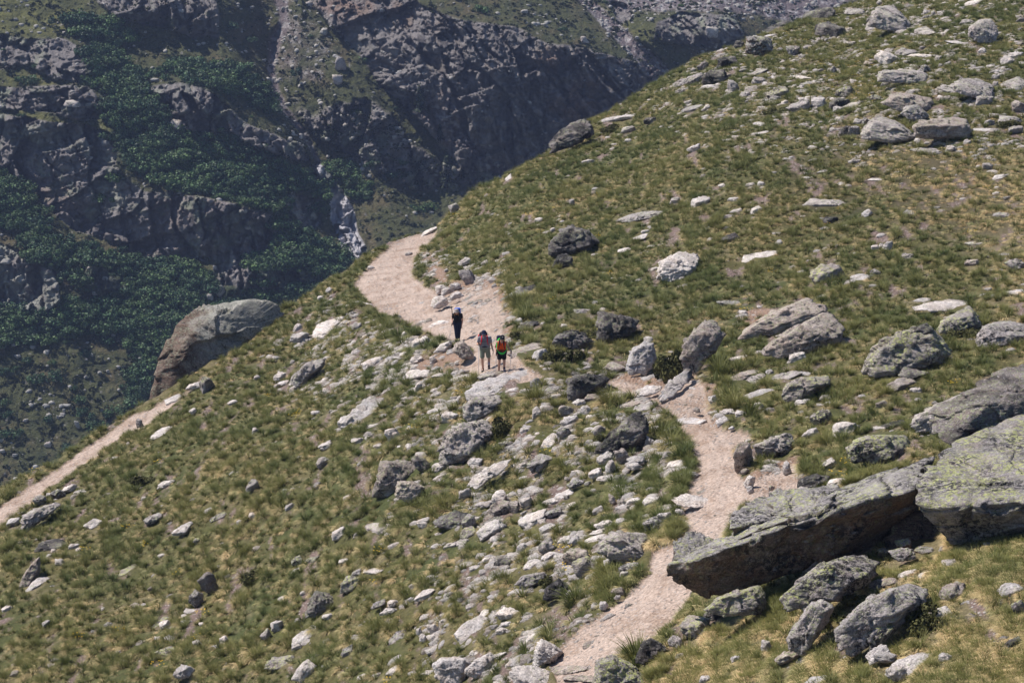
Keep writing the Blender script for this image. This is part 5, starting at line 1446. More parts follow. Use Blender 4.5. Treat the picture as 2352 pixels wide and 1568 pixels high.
# ------------------------------------------------------------------ smaller stones strewn about
stone_meshes = {}
for mt in 'pwgb':
    for k in range(5):
        V_, F_ = unit_rock(900 + k * 17 + ord(mt), 3, 6, 0.17, 12)
        V_ = V_ / (V_.max(0) - V_.min(0))
        stone_meshes[(mt, k)] = mesh_np("stone_mesh", V_, F_, [RM[mt]])
stw = near_w * (0.35 + 9 * sample(STONY, fu, fv)**1.5 + 5 * sample(STONY2, fu, fv) + 4 * sample(STONY3, fu, fv)) * (1 - 0.93 * (wp > 0.5)) * (fv > sil_v(fu) + 0.5)
clump = fbm(fc / 1.7 + 200, 3); stw = stw * np.clip(0.15 + 3.0 * sstep(0.0, 0.4, clump), 0, 3)
occ_f = sample(OCC, fu, fv)
NS = 190
sp_, sk_ = pick(NS * 4, stw * (inframe > 0) * (occ_f < 0.1))
acc_ = []
for p, k in zip(sp_, sk_):
    if all((p[0] - q[0])**2 + (p[1] - q[1])**2 > 0.35 for q in acc_[-200:]): acc_.append(np.append(p, k))
    if len(acc_) >= NS: break
for i, a in enumerate(acc_):
    k = int(a[3]); u, v = float(fu[k]), float(fv[k]); D = float((a[:3] - CAM) @ AX_F)
    st2 = sample(STONY, np.array([u]), np.array([v]))[0] 
    size = 0.20 + 0.42 * rng.random()**2.2 + (0.12 if D > 110 else 0)
    w = size / D * F; h = w * rng.uniform(0.4, 0.75)
    mt = rng.choice(list('pwgb'), p=[0.45, 0.3, 0.17, 0.08] if u < 640 else [0.4, 0.12, 0.4, 0.08])
    zl, zg = zone(u, v)
    place_rock("stone", u, v, w, h, rng.uniform(0, 35) if u < 560 else rng.uniform(-15, 20), mt, 0, auto_label("tiny " + SHADE[mt] if size < 0.34 else "little " + SHADE[mt], u, v, "stone"), "small " + zg, 3000 + i, mesh=stone_meshes[(mt, int(rng.integers(5)))])
    occ_ell(u, v, w * 0.8, h * 0.7)
# rubble too small to count
RB = []
for j, mt in enumerate('pwgbp'):
    V_, F_ = unit_rock(40 + j, 2, 5, 0.14, 12)
    V_ = V_ / (V_.max(0) - V_.min(0)) * np.array([1, 0.8, 0.55])
    RB.append(bpy.data.objects.new("rubble", mesh_np("rubble_mesh", V_, F_, [RM[mt]])))
def yawn(k):
    n = fnorm[k]; a = rng.random(len(k)) * 6.283
    return n, np.stack([np.cos(a), np.sin(a), 0 * a], 1)
clump2 = 0.5 * fbm(fc / 0.9 + 300, 3) + 0.7 * fbm(np.stack([fc[:, 0] * 0.9 + fc[:, 2] * .5, fc[:, 1] * 0.25, fc[:, 2] * 1.2], 1) + 55, 3)
rw_ = near_w * (0.35 + 17 * sample(STONY, fu, fv)**1.5 + 9 * sample(STONY2, fu, fv) + 16 * sample(STONY3, fu, fv) + 10 * sample(SOIL, fu, fv)) * np.clip(0.05 + 4.5 * sstep(0.02, 0.40, clump2), 0, 4) * np.where(wp > 0.4, 0.10, 1.0) * (occ_f < 0.4)
NRB = 40000
p_, k_ = pick(NRB, rw_)
n_, x_ = yawn(k_)
s_ = 0.07 + 0.46 * rng.random(NRB)**3.2
scatter("rubble", p_ - n_ * (s_ * 0.05)[:, None], frames(n_ * 0.5 + np.array([0, 0, 0.5]), x_), np.stack([s_ * rng.uniform(.8, 1.5, NRB), s_, s_ * rng.uniform(.6, 1.1, NRB)], 1), rng.integers(0, 5, NRB), rng.random(NRB), RB,
        "loose pale rubble and pebbles spilling through the grass of the whole slope", "rubble")

NG = 9000
p_, k_ = pick(NG, near_w * (wp > 0.4) * (0.3 + 2 * sstep(0, .4, clump2) + 1.5 * (1 - sstep(0.5, 0.95, sample(PATH, fu, fv)))))
n_, x_ = yawn(k_); s_ = 0.02 + 0.13 * rng.random(NG)**4
scatter("path_gravel", p_ - n_ * (s_ * 0.1)[:, None], frames(n_, x_), np.stack([s_ * rng.uniform(.8, 1.5, NG), s_, s_ * .8], 1), rng.integers(0, 5, NG), rng.random(NG), [o.copy() for o in RB],
        "fine gravel and small stones trodden into the path", "gravel")
# ------------------------------------------------------------------ bushes, trees and stones across the valley
lm = NT("alder_leaves")
lc = lm.attr('Col'); rn = lm.n('ShaderNodeObjectInfo').outputs['Random']
lm.col(lm.mix(rn, lm.mix(1.0, lc, (0.50, 0.62, 0.72), 'MULTIPLY'), lm.mix(1.0, lc, (1.55, 1.40, 1.05), 'MULTIPLY')))
lm.b.inputs['Roughness'].default_value = 0.55
def leafy(seed, n=420, lobes=7, leaf=0.11, flat=0.75, col=(0.055, 0.098, 0.048), name="bush_mesh", mat=None, zc=0.0):
    """a crown of leaf clumps spread through several lobes; radius about 1"""
    r = np.random.default_rng(seed)
    cen = r.normal(size=(lobes, 3)) * np.array([0.45, 0.45, 0.22]); cen[:, 2] = np.abs(cen[:, 2]) + 0.22
    rad = r.uniform(0.32, 0.58, lobes)
    k = r.integers(0, lobes, n); d = r.normal(size=(n, 3)); d /= np.linalg.norm(d, axis=1)[:, None]
    rr = rad[k] * r.uniform(0.6, 1.08, n)
    p = cen[k] + d * rr[:, None]; p[:, 2] = np.maximum(p[:, 2] * flat, -0.05)
    nrm = d + r.normal(size=(n, 3)) * 0.55; nrm /= np.linalg.norm(nrm, axis=1)[:, None]
    a = np.cross(nrm, r.normal(size=(n, 3))); a /= np.linalg.norm(a, axis=1)[:, None]; b = np.cross(nrm, a)
    s = (leaf * r.uniform(0.6, 1.4, n))[:, None]
    j = lambda: 1 + 0.35 * r.normal(size=(n, 1))
    V_ = np.stack([p - a * s * j(), p - b * s * j() + nrm * s * 0.3, p + a * s * j(), p + b * s * j() - nrm * s * 0.3], 1).reshape(-1, 3)
    F_ = np.arange(4 * n).reshape(n, 4)
    c_ = np.array(col)[None] * (0.40 + 1.1 * r.random((n, 1)) * (0.6 + 0.4 * (k[:, None] % 3))) 
    return mesh_np(name, V_, F_, [mat or lm.m], smooth=False, attrs={'Col': ('FLOAT_COLOR', rgba(np.repeat(c_, 4, 0)))})
BM = [leafy(300 + i, 900, 6 + i % 4, 0.07) for i in range(8)]
def on_mount(u, v):
    p, n = mount(u, v); return p[0], n[0]
def bush_at(u, v, dpx, label, group, seed, name="alder_bush", cat="bush", meshes=BM, squash=1.0):
    p, n = on_mount(u, v); D = float((p - CAM) @ AX_F); r_ = dpx * D / F / 2 / 0.9
    o = link(name, meshes[seed % len(meshes)], loc=p - np.array([0, 0, 0.1 * r_]))
    o.scale = (r_, r_, r_ * squash); o.rotation_euler = (0, 0, seed * 1.7)
    tag(o, label, cat, group); return o
LONE = """B1 190 882 64|small round bush high on the dark turf slope, left of a white stone streak
B1 100 945 52|smallest isolated bush near the left edge of the dark turf slope
B1 250 1012 92|round isolated bush with a clear shadow on the dark turf slope
B1 388 980 96|isolated bush right of the round one on the dark turf slope
B1 495 1080 50|small dark bush in the middle of the turf slope
B1 320 1280 66|low bush on the lower turf slope below the middle
B1 40 1365 100|large bush cut by the left edge low on the turf slope
B1 745 1228 110|lone dense bush nearest to the lower left path
B1 620 1290 130|wide bush left of the lone dense bush
B1 545 1225 90|bush above left of the wide bush
B1 462 1470 92|bush at the foot of the turf slope above the path
B1 575 835 60|small bush between pale stones in the upper turf slope
B1 362 905 52|tiny bush on the upper turf slope beside a white streak of stones
B1 530 1150 80|bush right of the small dark bush on the turf slope
B1 30 1245 70|bush at the left edge halfway down the turf slope
B1 20 1180 60|upper bush at the left edge of the turf slope
B1 705 745 96|round bush at the upper right of the turf slope
B1 600 1420 90|greyish bush at the bottom beside the lower left path
B1 15 960 70|bush clipped by the left edge beside the dark turf"""
k_ = 0
for ln in LONE.split('\n'):
    a, b = ln.split('|'); t = a.split(); u, v = R(t[0], float(t[1]), float(t[2]))
    bush_at(u, v + float(t[3]) * ZK * 0.4, float(t[3]) * ZK * 1.3, b, None, k_); k_ += 1
MUc = (MU[:-1, :-1] + MU[1:, 1:]) / 2; MVc = (MV[:-1, :-1] + MV[1:, 1:]) / 2
vis_m = (MVc < sil_v(MUc) + 15) & (MUc > -60) & (MUc < 1060) & (MVc > -40)
fqm = pmf[mq]; ma = 0.5 * np.linalg.norm(np.cross(fqm[:, 2] - fqm[:, 0], fqm[:, 3] - fqm[:, 1]), axis=1)
pxa = np.minimum(ma, np.percentile(ma, 98))
bs = sample(BUSH, MUc, MVc).ravel(); rc_ = sample(np.clip(cliff + 1.4 * pale + outcrop + stream * 2 + gully, 0, 1), MUc, MVc).ravel()
cl_n = fbm(fqm.mean(1) / 9.0 + 900, 3)
bw = pxa * vis_m.ravel() * (sstep(0.35, 0.8, bs + 0.35 * cl_n) + 0.012 * (cl_n > 0.1) * (MVc.ravel() < 330)) * (1 - 0.97 * rc_)
NBU = 3600
kk = rng.choice(len(bw), NBU, p=bw / bw.sum()); bp = fqm[kk].mean(1); bsz = 0.7 + 2.5 * rng.random(NBU)**2.2
order = np.argsort(-bsz); 
bu = MUc.ravel()[kk]; bv = MVc.ravel()[kk]
sel = [j for j in order if 0 < bu[j] < 1024 and 0 < bv[j] < sil_v(bu[j]) - 3][:260]
def bz(u, v):
    if v > 260: return "lower belt of bushes above the dark turf slope", "bushes of the lower belt"
    if u > 300: return "bush thicket left of the pale stream gully", "bushes beside the stream gully"
    if v < 90: return "scattered bushes between the upper left crags", "bushes between the upper crags"
    return "long thicket right of the tall left cliff", "bushes of the long thicket"
FARP = [(345, 205, "pale stream gully"), (383, 75, "two grey scree boulders"), (106, 142, "white tongue boulder"), (160, 90, "middle crag"), (60, 50, "upper left crag"), (60, 195, "tall left cliff"), (235, 225, "dark hollow cliff"),
 (220, 340, "cliff-like boulder"), (176, 124, "square grey block"), (226, 290, "pale split boulder"), (60, 290, "pale crag at far left"), (280, 30, "top of the pale gully"), (120, 330, "dark turf slope"), (290, 280, "skyline left of the trail"), (560, 40, "rim of the great cliff"), (640, 20, "upper right scree")]
def bush_label(u, v, q):
    d, k = min((math.hypot(u - a, v - b), i) for i, (a, b, n) in enumerate(FARP)); a, b, n = FARP[k]
    dx, dy = u - a, v - b
    side = ("right of" if dx > 0 else "left of") if abs(dx) > abs(dy) else ("below" if dy > 0 else "above")
    near = "just " if d < 18 else ("" if d < 40 else "well ")
    return q + " dark green shrub " + near + side + " the " + n + " across the valley"
for j in sel:
    a, g = bz(bu[j], bv[j]); o = link("alder_bush", BM[j % 8], loc=bp[j]); o.scale = (bsz[j], bsz[j], bsz[j] * 0.8); o.rotation_euler = (0, 0, float(j))
    q_ = "small" if bsz[j] < 2.3 else "large"
    tag(o, bush_label(bu[j], bv[j], q_ if bsz[j] < 2.3 or bsz[j] > 2.8 else "medium"), "bush", g)
rest = np.setdiff1d(np.arange(NBU), sel)
nr = len(rest); z3 = np.zeros((nr, 3)); z3[:, 2] = rng.random(nr) * 6.28
scatter("thicket", bp[rest], z3, np.repeat(bsz[rest][:, None], 3, 1), rng.integers(0, 8, nr), rng.random(nr), [bpy.data.objects.new("b", m) for m in BM], "dense dark green thickets of alder covering the opposite mountainside", "bushes")
# dwarf heath dots
hw = pxa * vis_m.ravel() * (1 - rc_) * (0.15 + sstep(0.0, 0.4, fbm(fqm.mean(1) / 6.0 + 77, 3)))
NH = 9000
kk = rng.choice(len(hw), NH, p=hw / hw.sum()); z3 = np.zeros((NH, 3)); z3[:, 2] = rng.random(NH) * 6.28; hs = 0.22 + 0.5 * rng.random(NH)**2
HM = [leafy(400 + i, 60, 3, 0.26, 0.6, (0.05, 0.058, 0.03), "heath_mesh") for i in range(4)]
scatter("heath", fqm[kk].mean(1), z3, np.repeat(hs[:, None], 3, 1), rng.integers(0, 4, NH), rng.random(NH), [bpy.data.objects.new("h", m) for m in HM], "low dark heath plants dotting the far turf", "heath")
# stones over there
def far_rock(u, v, w, h, label, group, seed, mt='m', name="valley_boulder"):
    w, h = w * 0.85, h * 0.85
    p, n = on_mount(u, v + 0.3 * h); D = float((p - CAM) @ AX_F); s = D / F
    V_, F_ = rock_verts((w * s, w * s * 0.8, max(h * s, 0.3 * w * s)) , seed, 9, 14, 3 if w < 20 else 4, 0.10)
    o = link(name, mesh_np(name, V_, F_, [RM[mt]]), loc=p + np.array([0, -0.15 * w * s, h * s * 0.25])); o.rotation_euler = (0, 0, 0)
    tag(o, label, "boulder", group); return o
FR = """A1 715 955 92 46|white tongue shaped boulder on the crag beside the long thicket
A1 1565 900 76 50|white angular boulder above the green thicket, right of the tall cliff
A1 2285 420 120 120|largest grey boulder on the dark scree slope
A1 2268 528 80 84|second grey boulder just below the largest one on the dark scree
A1 2180 205 70 60|pale flat stone high on the dark scree slope
A1 1185 832 110 80|square grey block beside the thicket under the middle crag
A1 1043 532 70 26|flat pale stone above the middle crag
A1 108 128 34 22|small white stone on the sunlit grass at top left
A1 2080 25 66 50|grey boulder at the top edge of the dark scree
A1 1905 58 44 40|pale boulder in the top of the gully
A1 600 700 90 40|pale stone at the toe of the upper left crag
A1 490 690 130 50|low rounded grey boulder below the upper left crags
B1 325 1465 66 56|grey boulder low on the dark turf slope
B1 430 1240 26 36|upright white stone on the dark turf slope
B1 520 1330 46 60|white capped boulder with a black shadow on the dark turf slope
B1 455 1205 70 24|flat pale slab stone on the dark turf slope
B1 388 1285 22 36|thin grey stone standing on the dark turf slope
B1 405 675 56 40|pale boulder at the edge of the lower bush belt
B1 582 1012 40 26|pale stone in the middle of the turf slope
B1 672 988 40 30|pale stone pair right of the middle of the turf slope
B1 724 978 30 40|tilted pale stone left of the cliff-like boulder
B1 618 865 24 30|small white stone under the small upper bush
B1 968 708 26 22|white stone between the bushes left of the cliff-like boulder
B1 1300 465 50 20|flat white stone in the bushes above the cliff-like boulder
B1 1445 280 34 50|upright grey stone above the cliff-like boulder
B1 175 1305 40 26|grey stone on the left of the turf slope
B1 100 1540 50 26|white stone at the foot of the turf slope
B1 322 772 30 22|white stone at the top of the stone streak
B1 1490 430 90 100|pale split boulder right of the thicket above the skyline
B1 1415 480 60 70|grey boulder left of the pale split boulder
B1 40 240 80 44|white broken stones at the left edge above the pale crag
A2 1255 75 64 34|pale oval stone high on the dark slope above the great cliff
A2 1283 32 44 20|small pale stone near the top edge above the great cliff
A2 975 965 40 40|pale boulder in the narrow scree gully under the great cliff
A2 1025 975 36 24|second pale boulder in the narrow scree gully
A2 1655 265 70 60|rounded green grey knob on the rim of the great cliff
A2 1125 1105 26 20|white stone at the bottom of the narrow scree gully
A3 260 205 120 90|rounded grey dome of rock beyond the upper right skyline"""
for j, ln in enumerate(FR.split('\n')):
    a, b = ln.split('|'); t = a.split(); u, v = R(t[0], float(t[1]), float(t[2]))
    far_rock(u, v, float(t[3]) * ZK, float(t[4]) * ZK, b, None, 700 + j, 'g' if 'gr' in b.split()[0] or 'grey' in b else 'm')
RBM = [bpy.data.objects.new("r", o.data) for o in RB]
sw = pxa * vis_m.ravel() * (0.05 + 0.8 * sample(scree, MUc, MVc).ravel() + 1.2 * sstep(0.2, 0.5, fbm(fqm.mean(1) / 14.0 + 40, 3)) + 0.06 * ((MVc.ravel() > 300) & (MUc.ravel() < 160))) * (1 - 0.7 * rc_) * (1 - 0.7 * bs)
NF = 4200
kk = rng.choice(len(sw), NF, p=sw / sw.sum()); fs_ = 0.25 + 1.5 * rng.random(NF)**4; zz = np.zeros((NF, 3)); zz[:, 2] = rng.random(NF) * 6.28
protoM = [bpy.data.objects.new("r", m.copy()) for m in (o.data for o in RB)]
for o in protoM: o.data.materials[0] = RM['m']
scatter("scree_stones", fqm[kk].mean(1), zz, np.repeat(fs_[:, None], 3, 1), rng.integers(0, 5, NF), rng.random(NF), protoM, "pale stones littering the gullies and turf across the valley", "stones")
# dim conifers at the foot of the great cliff
def conifer_mesh(seed):
    r = np.random.default_rng(seed); n = 520
    t = r.random(n)**0.8; rad = 0.24 * (1 - t) + 0.03; a = r.random(n) * 6.283; q = r.uniform(0.3, 1.0, n)
    p = np.stack([np.cos(a) * rad * q, np.sin(a) * rad * q, 0.08 + 0.92 * t - 0.05 * q], 1)
    d = np.stack([np.cos(a), np.sin(a), -0.35 + 0 * a], 1); sd = np.stack([-np.sin(a), np.cos(a), 0 * a], 1)
    s = 0.05 * r.uniform(.6, 1.3, (n, 1))
    V_ = np.stack([p - sd * s * .6, p + d * s * 1.6, p + sd * s * .6, p - d * s * .4 + np.array([0, 0, .02])], 1).reshape(-1, 3)
    c_ = np.array([0.022, 0.034, 0.022])[None] * r.uniform(0.6, 1.4, (n, 1))
    return mesh_np("crown", V_, np.arange(4 * n).reshape(n, 4), [lm.m], False, {'Col': ('FLOAT_COLOR', rgba(np.repeat(c_, 4, 0)))})
bark = flat_mat("bark", (0.05, 0.04, 0.035))
def tube(pts, rad, sides=8, mats=(), name="tube", caps=True):
    pts = np.array(pts, float); rad = np.broadcast_to(rad, len(pts)); V_, F_ = [], []
    tan_ = np.gradient(pts, axis=0); tan_ /= np.linalg.norm(tan_, axis=1)[:, None] + 1e-9
    ref = np.array([0, 0, 1.0]) if abs(tan_[0][2]) < 0.9 else np.array([0, 1.0, 0])
    for i in range(len(pts)):
        x = np.cross(tan_[i], ref); x /= np.linalg.norm(x) + 1e-9; y = np.cross(tan_[i], x); ref = -np.cross(tan_[i], x) * -1 if False else ref
        for k in range(sides):
            a = 2 * np.pi * k / sides; V_.append(pts[i] + (x * math.cos(a) + y * math.sin(a)) * rad[i])
    for i in range(len(pts) - 1):
        for k in range(sides):
            k2 = (k + 1) % sides; F_.append([i * sides + k, i * sides + k2, (i + 1) * sides + k2, (i + 1) * sides + k])
    V_.append(pts[0]); V_.append(pts[-1]); c0, c1 = len(V_) - 2, len(V_) - 1; n0 = (len(pts) - 1) * sides
    for k in range(sides):
        k2 = (k + 1) % sides; F_.append([c0, k2, k, c0]); F_.append([c1, n0 + k, n0 + k2, c1])
    me = bpy.data.meshes.new(name); me.from_pydata([tuple(v) for v in V_], [], [tuple(dict.fromkeys(f)) for f in F_]); 
    me.polygons.foreach_set("use_smooth", [True] * len(me.polygons))
    for m in mats: me.materials.append(m)
    me.update(); return me
cm = [conifer_mesh(5), conifer_mesh(6)]; tm = tube([(0, 0, -0.05), (0, 0, 0.5), (0, 0, 0.95)], [0.022, 0.014, 0.004], 7, [bark], "trunk")
for j, (x, y, h, lb) in enumerate([(560, 760, 200, "dim conifer on the shaded slope left of the narrow scree gully"), (540, 1250, 170, "dim conifer standing lowest left, above where the path vanishes"), (740, 1260, 220, "tallest dim conifer above the vanishing path"), (830, 1200, 150, "dim conifer right of the tallest one, close to the green skyline"), (690, 960, 130, "dim conifer halfway up the shaded slope")]):
    u, v = R('A2', x, y); p, n = on_mount(u, v); s = h * ZK * float((p - CAM) @ AX_F) / F / 0.96
    t = bpy.data.objects.new("conifer", None); COL.objects.link(t); t.location = p; t.scale = (s,) * 3; t.rotation_euler = (0, 0, j)
    tag(t, lb, "tree"); link("crown", cm[j % 2], t); link("trunk", tm, t)
# ------------------------------------------------------------------ dark cushion shrubs on the near slope
jm = NT("juniper_leaves"); jm.col(jm.attr('Col')); jm.b.inputs['Roughness'].default_value = 0.7
JM = [leafy(500 + i, 2600, 6, 0.062, 0.7, (0.080, 0.078, 0.028), "juniper_mesh", jm.m) for i in range(3)]
JU = """B2 2260 940 220 230 0|dark olive juniper cushion below the tall tilted slab
B2 1110 1360 150 130 1|mossy brown green cushion beside the striped layered boulder
B2 1450 900 120 90 2|dark juniper cushion at the foot of the low black boulder
B2 1590 900 120 120 0|taller dark cushion shrub right of the low black boulder
B2 1700 730 130 70 1|olive cushion leaning on the left of the dark layered block
B2 1210 740 90 70 2|small dark cushion on the bank right of the middle hiker
C3 1010 1140 210 160 0|dark moss coloured juniper between the upright boulder and the arched slab
C3 1230 1010 200 120 1|brown green cushion on top of the arched slab's left flank
C3 1700 1160 260 160 2|wide dark green cushion in dry grass at the bottom right
C3 1640 980 120 60 0|thin cushion growing along the arched slab's top
B3 680 700 200 90 1|brown moss cushion between the two leaning slabs
B3 1950 720 190 70 2|brown green cushion in front of the pyramid shaped boulder
C1 970 190 170 90 1|low dark cushion near the lower left path
C2 1420 880 110 80 2|dark cushion behind the dark faceted rock
A3 690 745 140 50 0|very dark cushion under the upper stone cluster
A2 1850 860 130 60 1|dark cushion below the long flat pale slab
A3 2240 830 120 60 2|dark cushion at the right edge of the upper slope
C1 1700 850 160 110 0|dark green patch of cushion shrub in the lower left slope
B2 1750 1440 90 60 1|small cushion left of the pointed speckled boulder"""
for j, ln in enumerate(JU.split('\n')):
    a, b = ln.split('|'); t = a.split(); u, v = R(t[0], float(t[1]), float(t[2]) + float(t[4]) * 0.3); w, h = float(t[3]) * ZK, float(t[4]) * ZK
    p = ground([u], [v])[0]; s = float((p - CAM) @ AX_F) / F
    occ_ell(u, v - 0.2 * h, w * 0.9, h * 0.9)
    o = link("cushion_shrub", JM[int(t[5])], loc=p); o.scale = (w * s / 1.6, w * s / 1.9, max(h * s, .35 * w * s) * 1.0); o.rotation_euler = (0, 0, j * 1.3)
    tag(o, b, "shrub")
# ------------------------------------------------------------------ grass
gmat = NT("grass_blades")
gc = gmat.attr('Col')
ti = gmat.attr('tint', 'INSTANCER', 'Fac')
g2 = gmat.mix(ti, gmat.mix(1.0, gc, (0.55, 0.68, 0.44), 'MULTIPLY'), gmat.mix(1.0, gc, (1.32, 1.20, 1.02), 'MULTIPLY'))
gmat.col(g2)
gmat.b.inputs['Roughness'].default_value = 0.6
gmat.b.inputs['Specular IOR Level'].default_value = 0.25
tr = gmat.n('ShaderNodeBsdfTranslucent'); gmat.l(g2, tr.inputs[0])
ms = gmat.n('ShaderNodeMixShader'); ms.inputs[0].default_value = 0.2
gmat.l(gmat.b.outputs[0], ms.inputs[1]); gmat.l(tr.outputs[0], ms.inputs[2])
gmat.l(ms.outputs[0], gmat.t.nodes['Material Output'].inputs[0])
C_GREEN = np.array([0.128, 0.146, 0.028]); C_DEEP = np.array([0.024, 0.040, 0.013]); C_TAN = np.array([0.43, 0.355, 0.215]); C_BLOND = np.array([0.54, 0.45, 0.29]); C_RUST = np.array([0.40, 0.28, 0.17])
def tuft(seed, nb=90, hgt=0.42, spread=0.28, tan=0.45, width=0.016, deadc=C_TAN, flop=0.5, livec=C_GREEN):
    """blades fan out of a root disc; local -X is downhill: dead blades hang that way"""
    r = np.random.default_rng(seed)
    vs, fs, cs = [], [], []
    for b in range(nb):
        dead = r.random() < tan
        a = r.uniform(0, 2 * np.pi)
        if dead: a = np.pi + r.normal() * 1.0
        rad = r.random()**0.7 * spread * 0.30
        root = np.array([math.cos(a) * rad, math.sin(a) * rad, -0.03])
        L = hgt * r.uniform(0.55, 1.1) * (0.95 if dead else 1.0)
        lean = (r.uniform(0.25, 0.8) if not dead else r.uniform(0.8, 1.45))
        d = np.array([math.cos(a), math.sin(a), 0.0]) 
        up = np.array([0, 0, 1.0])
        side = np.array([-d[1], d[0], 0])
        w = width * r.uniform(0.7, 1.4)
        pts = []
        ang = lean * 0.35; p = root.copy()
        for s in range(4):
            pts.append(p.copy())
            ang += lean * 0.42 + (0.18 if dead else 0.05)
            p = p + (d * math.sin(ang) + up * math.cos(ang)) * L / 3.0
            p[0] -= flop * 0.05 * s * hgt
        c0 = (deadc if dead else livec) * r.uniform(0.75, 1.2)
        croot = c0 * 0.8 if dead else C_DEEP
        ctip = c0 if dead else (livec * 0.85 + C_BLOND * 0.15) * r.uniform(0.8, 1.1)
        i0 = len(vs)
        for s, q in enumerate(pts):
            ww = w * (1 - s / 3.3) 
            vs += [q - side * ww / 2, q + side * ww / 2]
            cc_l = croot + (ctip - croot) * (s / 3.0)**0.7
            cs += [cc_l, cc_l]
        for s in range(3): fs.append([i0 + 2 * s, i0 + 2 * s + 1, i0 + 2 * s + 3, i0 + 2 * s + 2])
    me = mesh_np("tuft_mesh", np.array(vs), np.array(fs), [gmat.m], smooth=False, attrs={'Col': ('FLOAT_COLOR', rgba(np.array(cs)))})
    return bpy.data.objects.new("tuft", me)
T = []
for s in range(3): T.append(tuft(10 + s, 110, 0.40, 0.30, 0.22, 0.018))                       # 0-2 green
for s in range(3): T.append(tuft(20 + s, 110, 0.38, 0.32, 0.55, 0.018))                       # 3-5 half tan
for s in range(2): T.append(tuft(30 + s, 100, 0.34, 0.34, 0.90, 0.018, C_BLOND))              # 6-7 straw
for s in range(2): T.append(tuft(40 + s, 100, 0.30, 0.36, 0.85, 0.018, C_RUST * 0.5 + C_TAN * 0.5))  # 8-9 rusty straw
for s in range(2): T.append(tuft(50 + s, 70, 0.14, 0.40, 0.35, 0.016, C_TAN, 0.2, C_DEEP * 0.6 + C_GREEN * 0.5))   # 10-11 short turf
DOWN = np.array([-0.80, -0.15, 0])      # downhill on the left slope
def grass_set(n, weight, probs_fn, smin, smax, name, label, pw=1.0):
    p, k = pick(n, weight)
    nrm = fnorm[k] * 0.45 + np.array([0, 0, 0.55])
    dn = fnorm[k].copy(); dn[:, 2] = 0; ln = np.linalg.norm(dn, axis=1)[:, None] + 1e-6
    dn = dn / ln * np.clip(ln * 3, 0, 1) + np.array([-.2, -.3, 0]) + rng.normal(size=(n, 3)) * 0.35
    dn[:, 2] = 0
    s = (smin + (smax - smin) * rng.random(n)**pw) * (1 + 0.55 * fbm(p / 2.4 + 31, 2)) * (0.74 + 0.26 * sstep(48, 90, (p - CAM) @ AX_F))
    pr = probs_fn(k, p); cum = np.cumsum(pr, axis=1); cum /= cum[:, -1:]
    ix_ = (rng.random(n)[:, None] > cum).sum(1).clip(0, 11)
    tnt = np.clip(0.5 + 0.7 * fbm(p / 9.0 + 11, 3) + 0.7 * fbm(p / 1.5 + 19, 2) + 0.2 * rng.normal(size=n) + 0.42 * tan_f[k], 0, 1)
    return scatter(name, p, frames(nrm, -dn), np.stack([s * rng.uniform(.85, 1.25, n), s * rng.uniform(.85, 1.25, n), s * rng.uniform(.8, 1.2, n)], 1), ix_, tnt, [t.copy() for t in T], label, "grass")
occ_f = sample(OCC, fu, fv)
below = np.zeros_like(occ_f)                     # keep the tallest grass from standing right in front of rocks
for k in range(1, 6): below = np.maximum(below, sample(OCC, fu, fv - k * np.clip((fv - 250) / 160.0, 0.3, 2.4)))
patch = fbm(fc / 1.1 + 500, 3); broad = fbm(fc / 8.0 + 600, 3)
tan_f = sample(TAN, fu, fv); heath_f = sample(HEATH, fu, fv); st_f = sample(STONY, fu, fv)
bare_f = bare[quads].mean(1); soil_f = wsoil[quads].mean(1)
gw = near_w * (wp < 0.25) * (1 - 0.93 * bare_f) * (1 - 0.93 * np.clip(soil_f, 0, 1)) * (occ_f < 0.3) * (1 - 0.35 * st_f) * (1 - 0.88 * below)
gw1 = gw * np.clip(0.25 + 2.4 * sstep(-0.25, 0.35, patch), 0, 3) * (1 - 0.55 * heath_f)
def probs(k, p):
    t = np.clip(tan_f[k] + 0.30 * broad[k], 0, 1.2)[:, None]; hf = heath_f[k][:, None]
    loc = sstep(-0.3, 0.3, fbm(p / 0.9 + 40, 2))[:, None]
    g_ = (1 - t) * (0.35 + 0.9 * (1 - loc)); h_ = (0.5 + 0.5 * loc) * np.clip(1 - 0.75 * t, 0.1, 1); s_ = 0.13 + 0.52 * loc * (0.5 + t) + 0.4 * t; r_ = 0.02 + 0.30 * t * loc + 0.12 * t
    return np.hstack([g_ / 3, g_ / 3, g_ / 3, h_ / 3, h_ / 3, h_ / 3, s_ / 2, s_ / 2, r_ / 2, r_ / 2, 0 * t + 0.02, 0 * t + 0.02]) * np.array([1.0])
def probs_short(k, p):
    z = np.zeros((len(k), 12)); z[:, 10] = 1; z[:, 11] = 1; z[:, 6] = 0.12 + 0.5 * tan_f[k]; z[:, 8] = 0.5 * tan_f[k]; z[:, 4] = 0.3; z[:, 10:] *= (1 - 0.6 * tan_f[k])[:, None]
    return z
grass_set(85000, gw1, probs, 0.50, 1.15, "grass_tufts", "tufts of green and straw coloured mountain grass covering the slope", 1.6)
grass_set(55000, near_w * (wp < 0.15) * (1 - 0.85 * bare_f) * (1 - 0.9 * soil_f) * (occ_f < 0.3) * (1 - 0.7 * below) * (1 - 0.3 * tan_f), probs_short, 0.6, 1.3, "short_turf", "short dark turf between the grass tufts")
# tufts spilling over the path edges
edge_f = (wp < 0.3) * sstep(0.02, 0.2, sample(blur(PATH, 4), fu, fv)) 
grass_set(450, near_w * edge_f * (occ_f < 0.3) * (soil_f < .6), probs, 0.6, 1.0, "path_edge_tufts", "taller grass tufts overhanging the edges of the path")

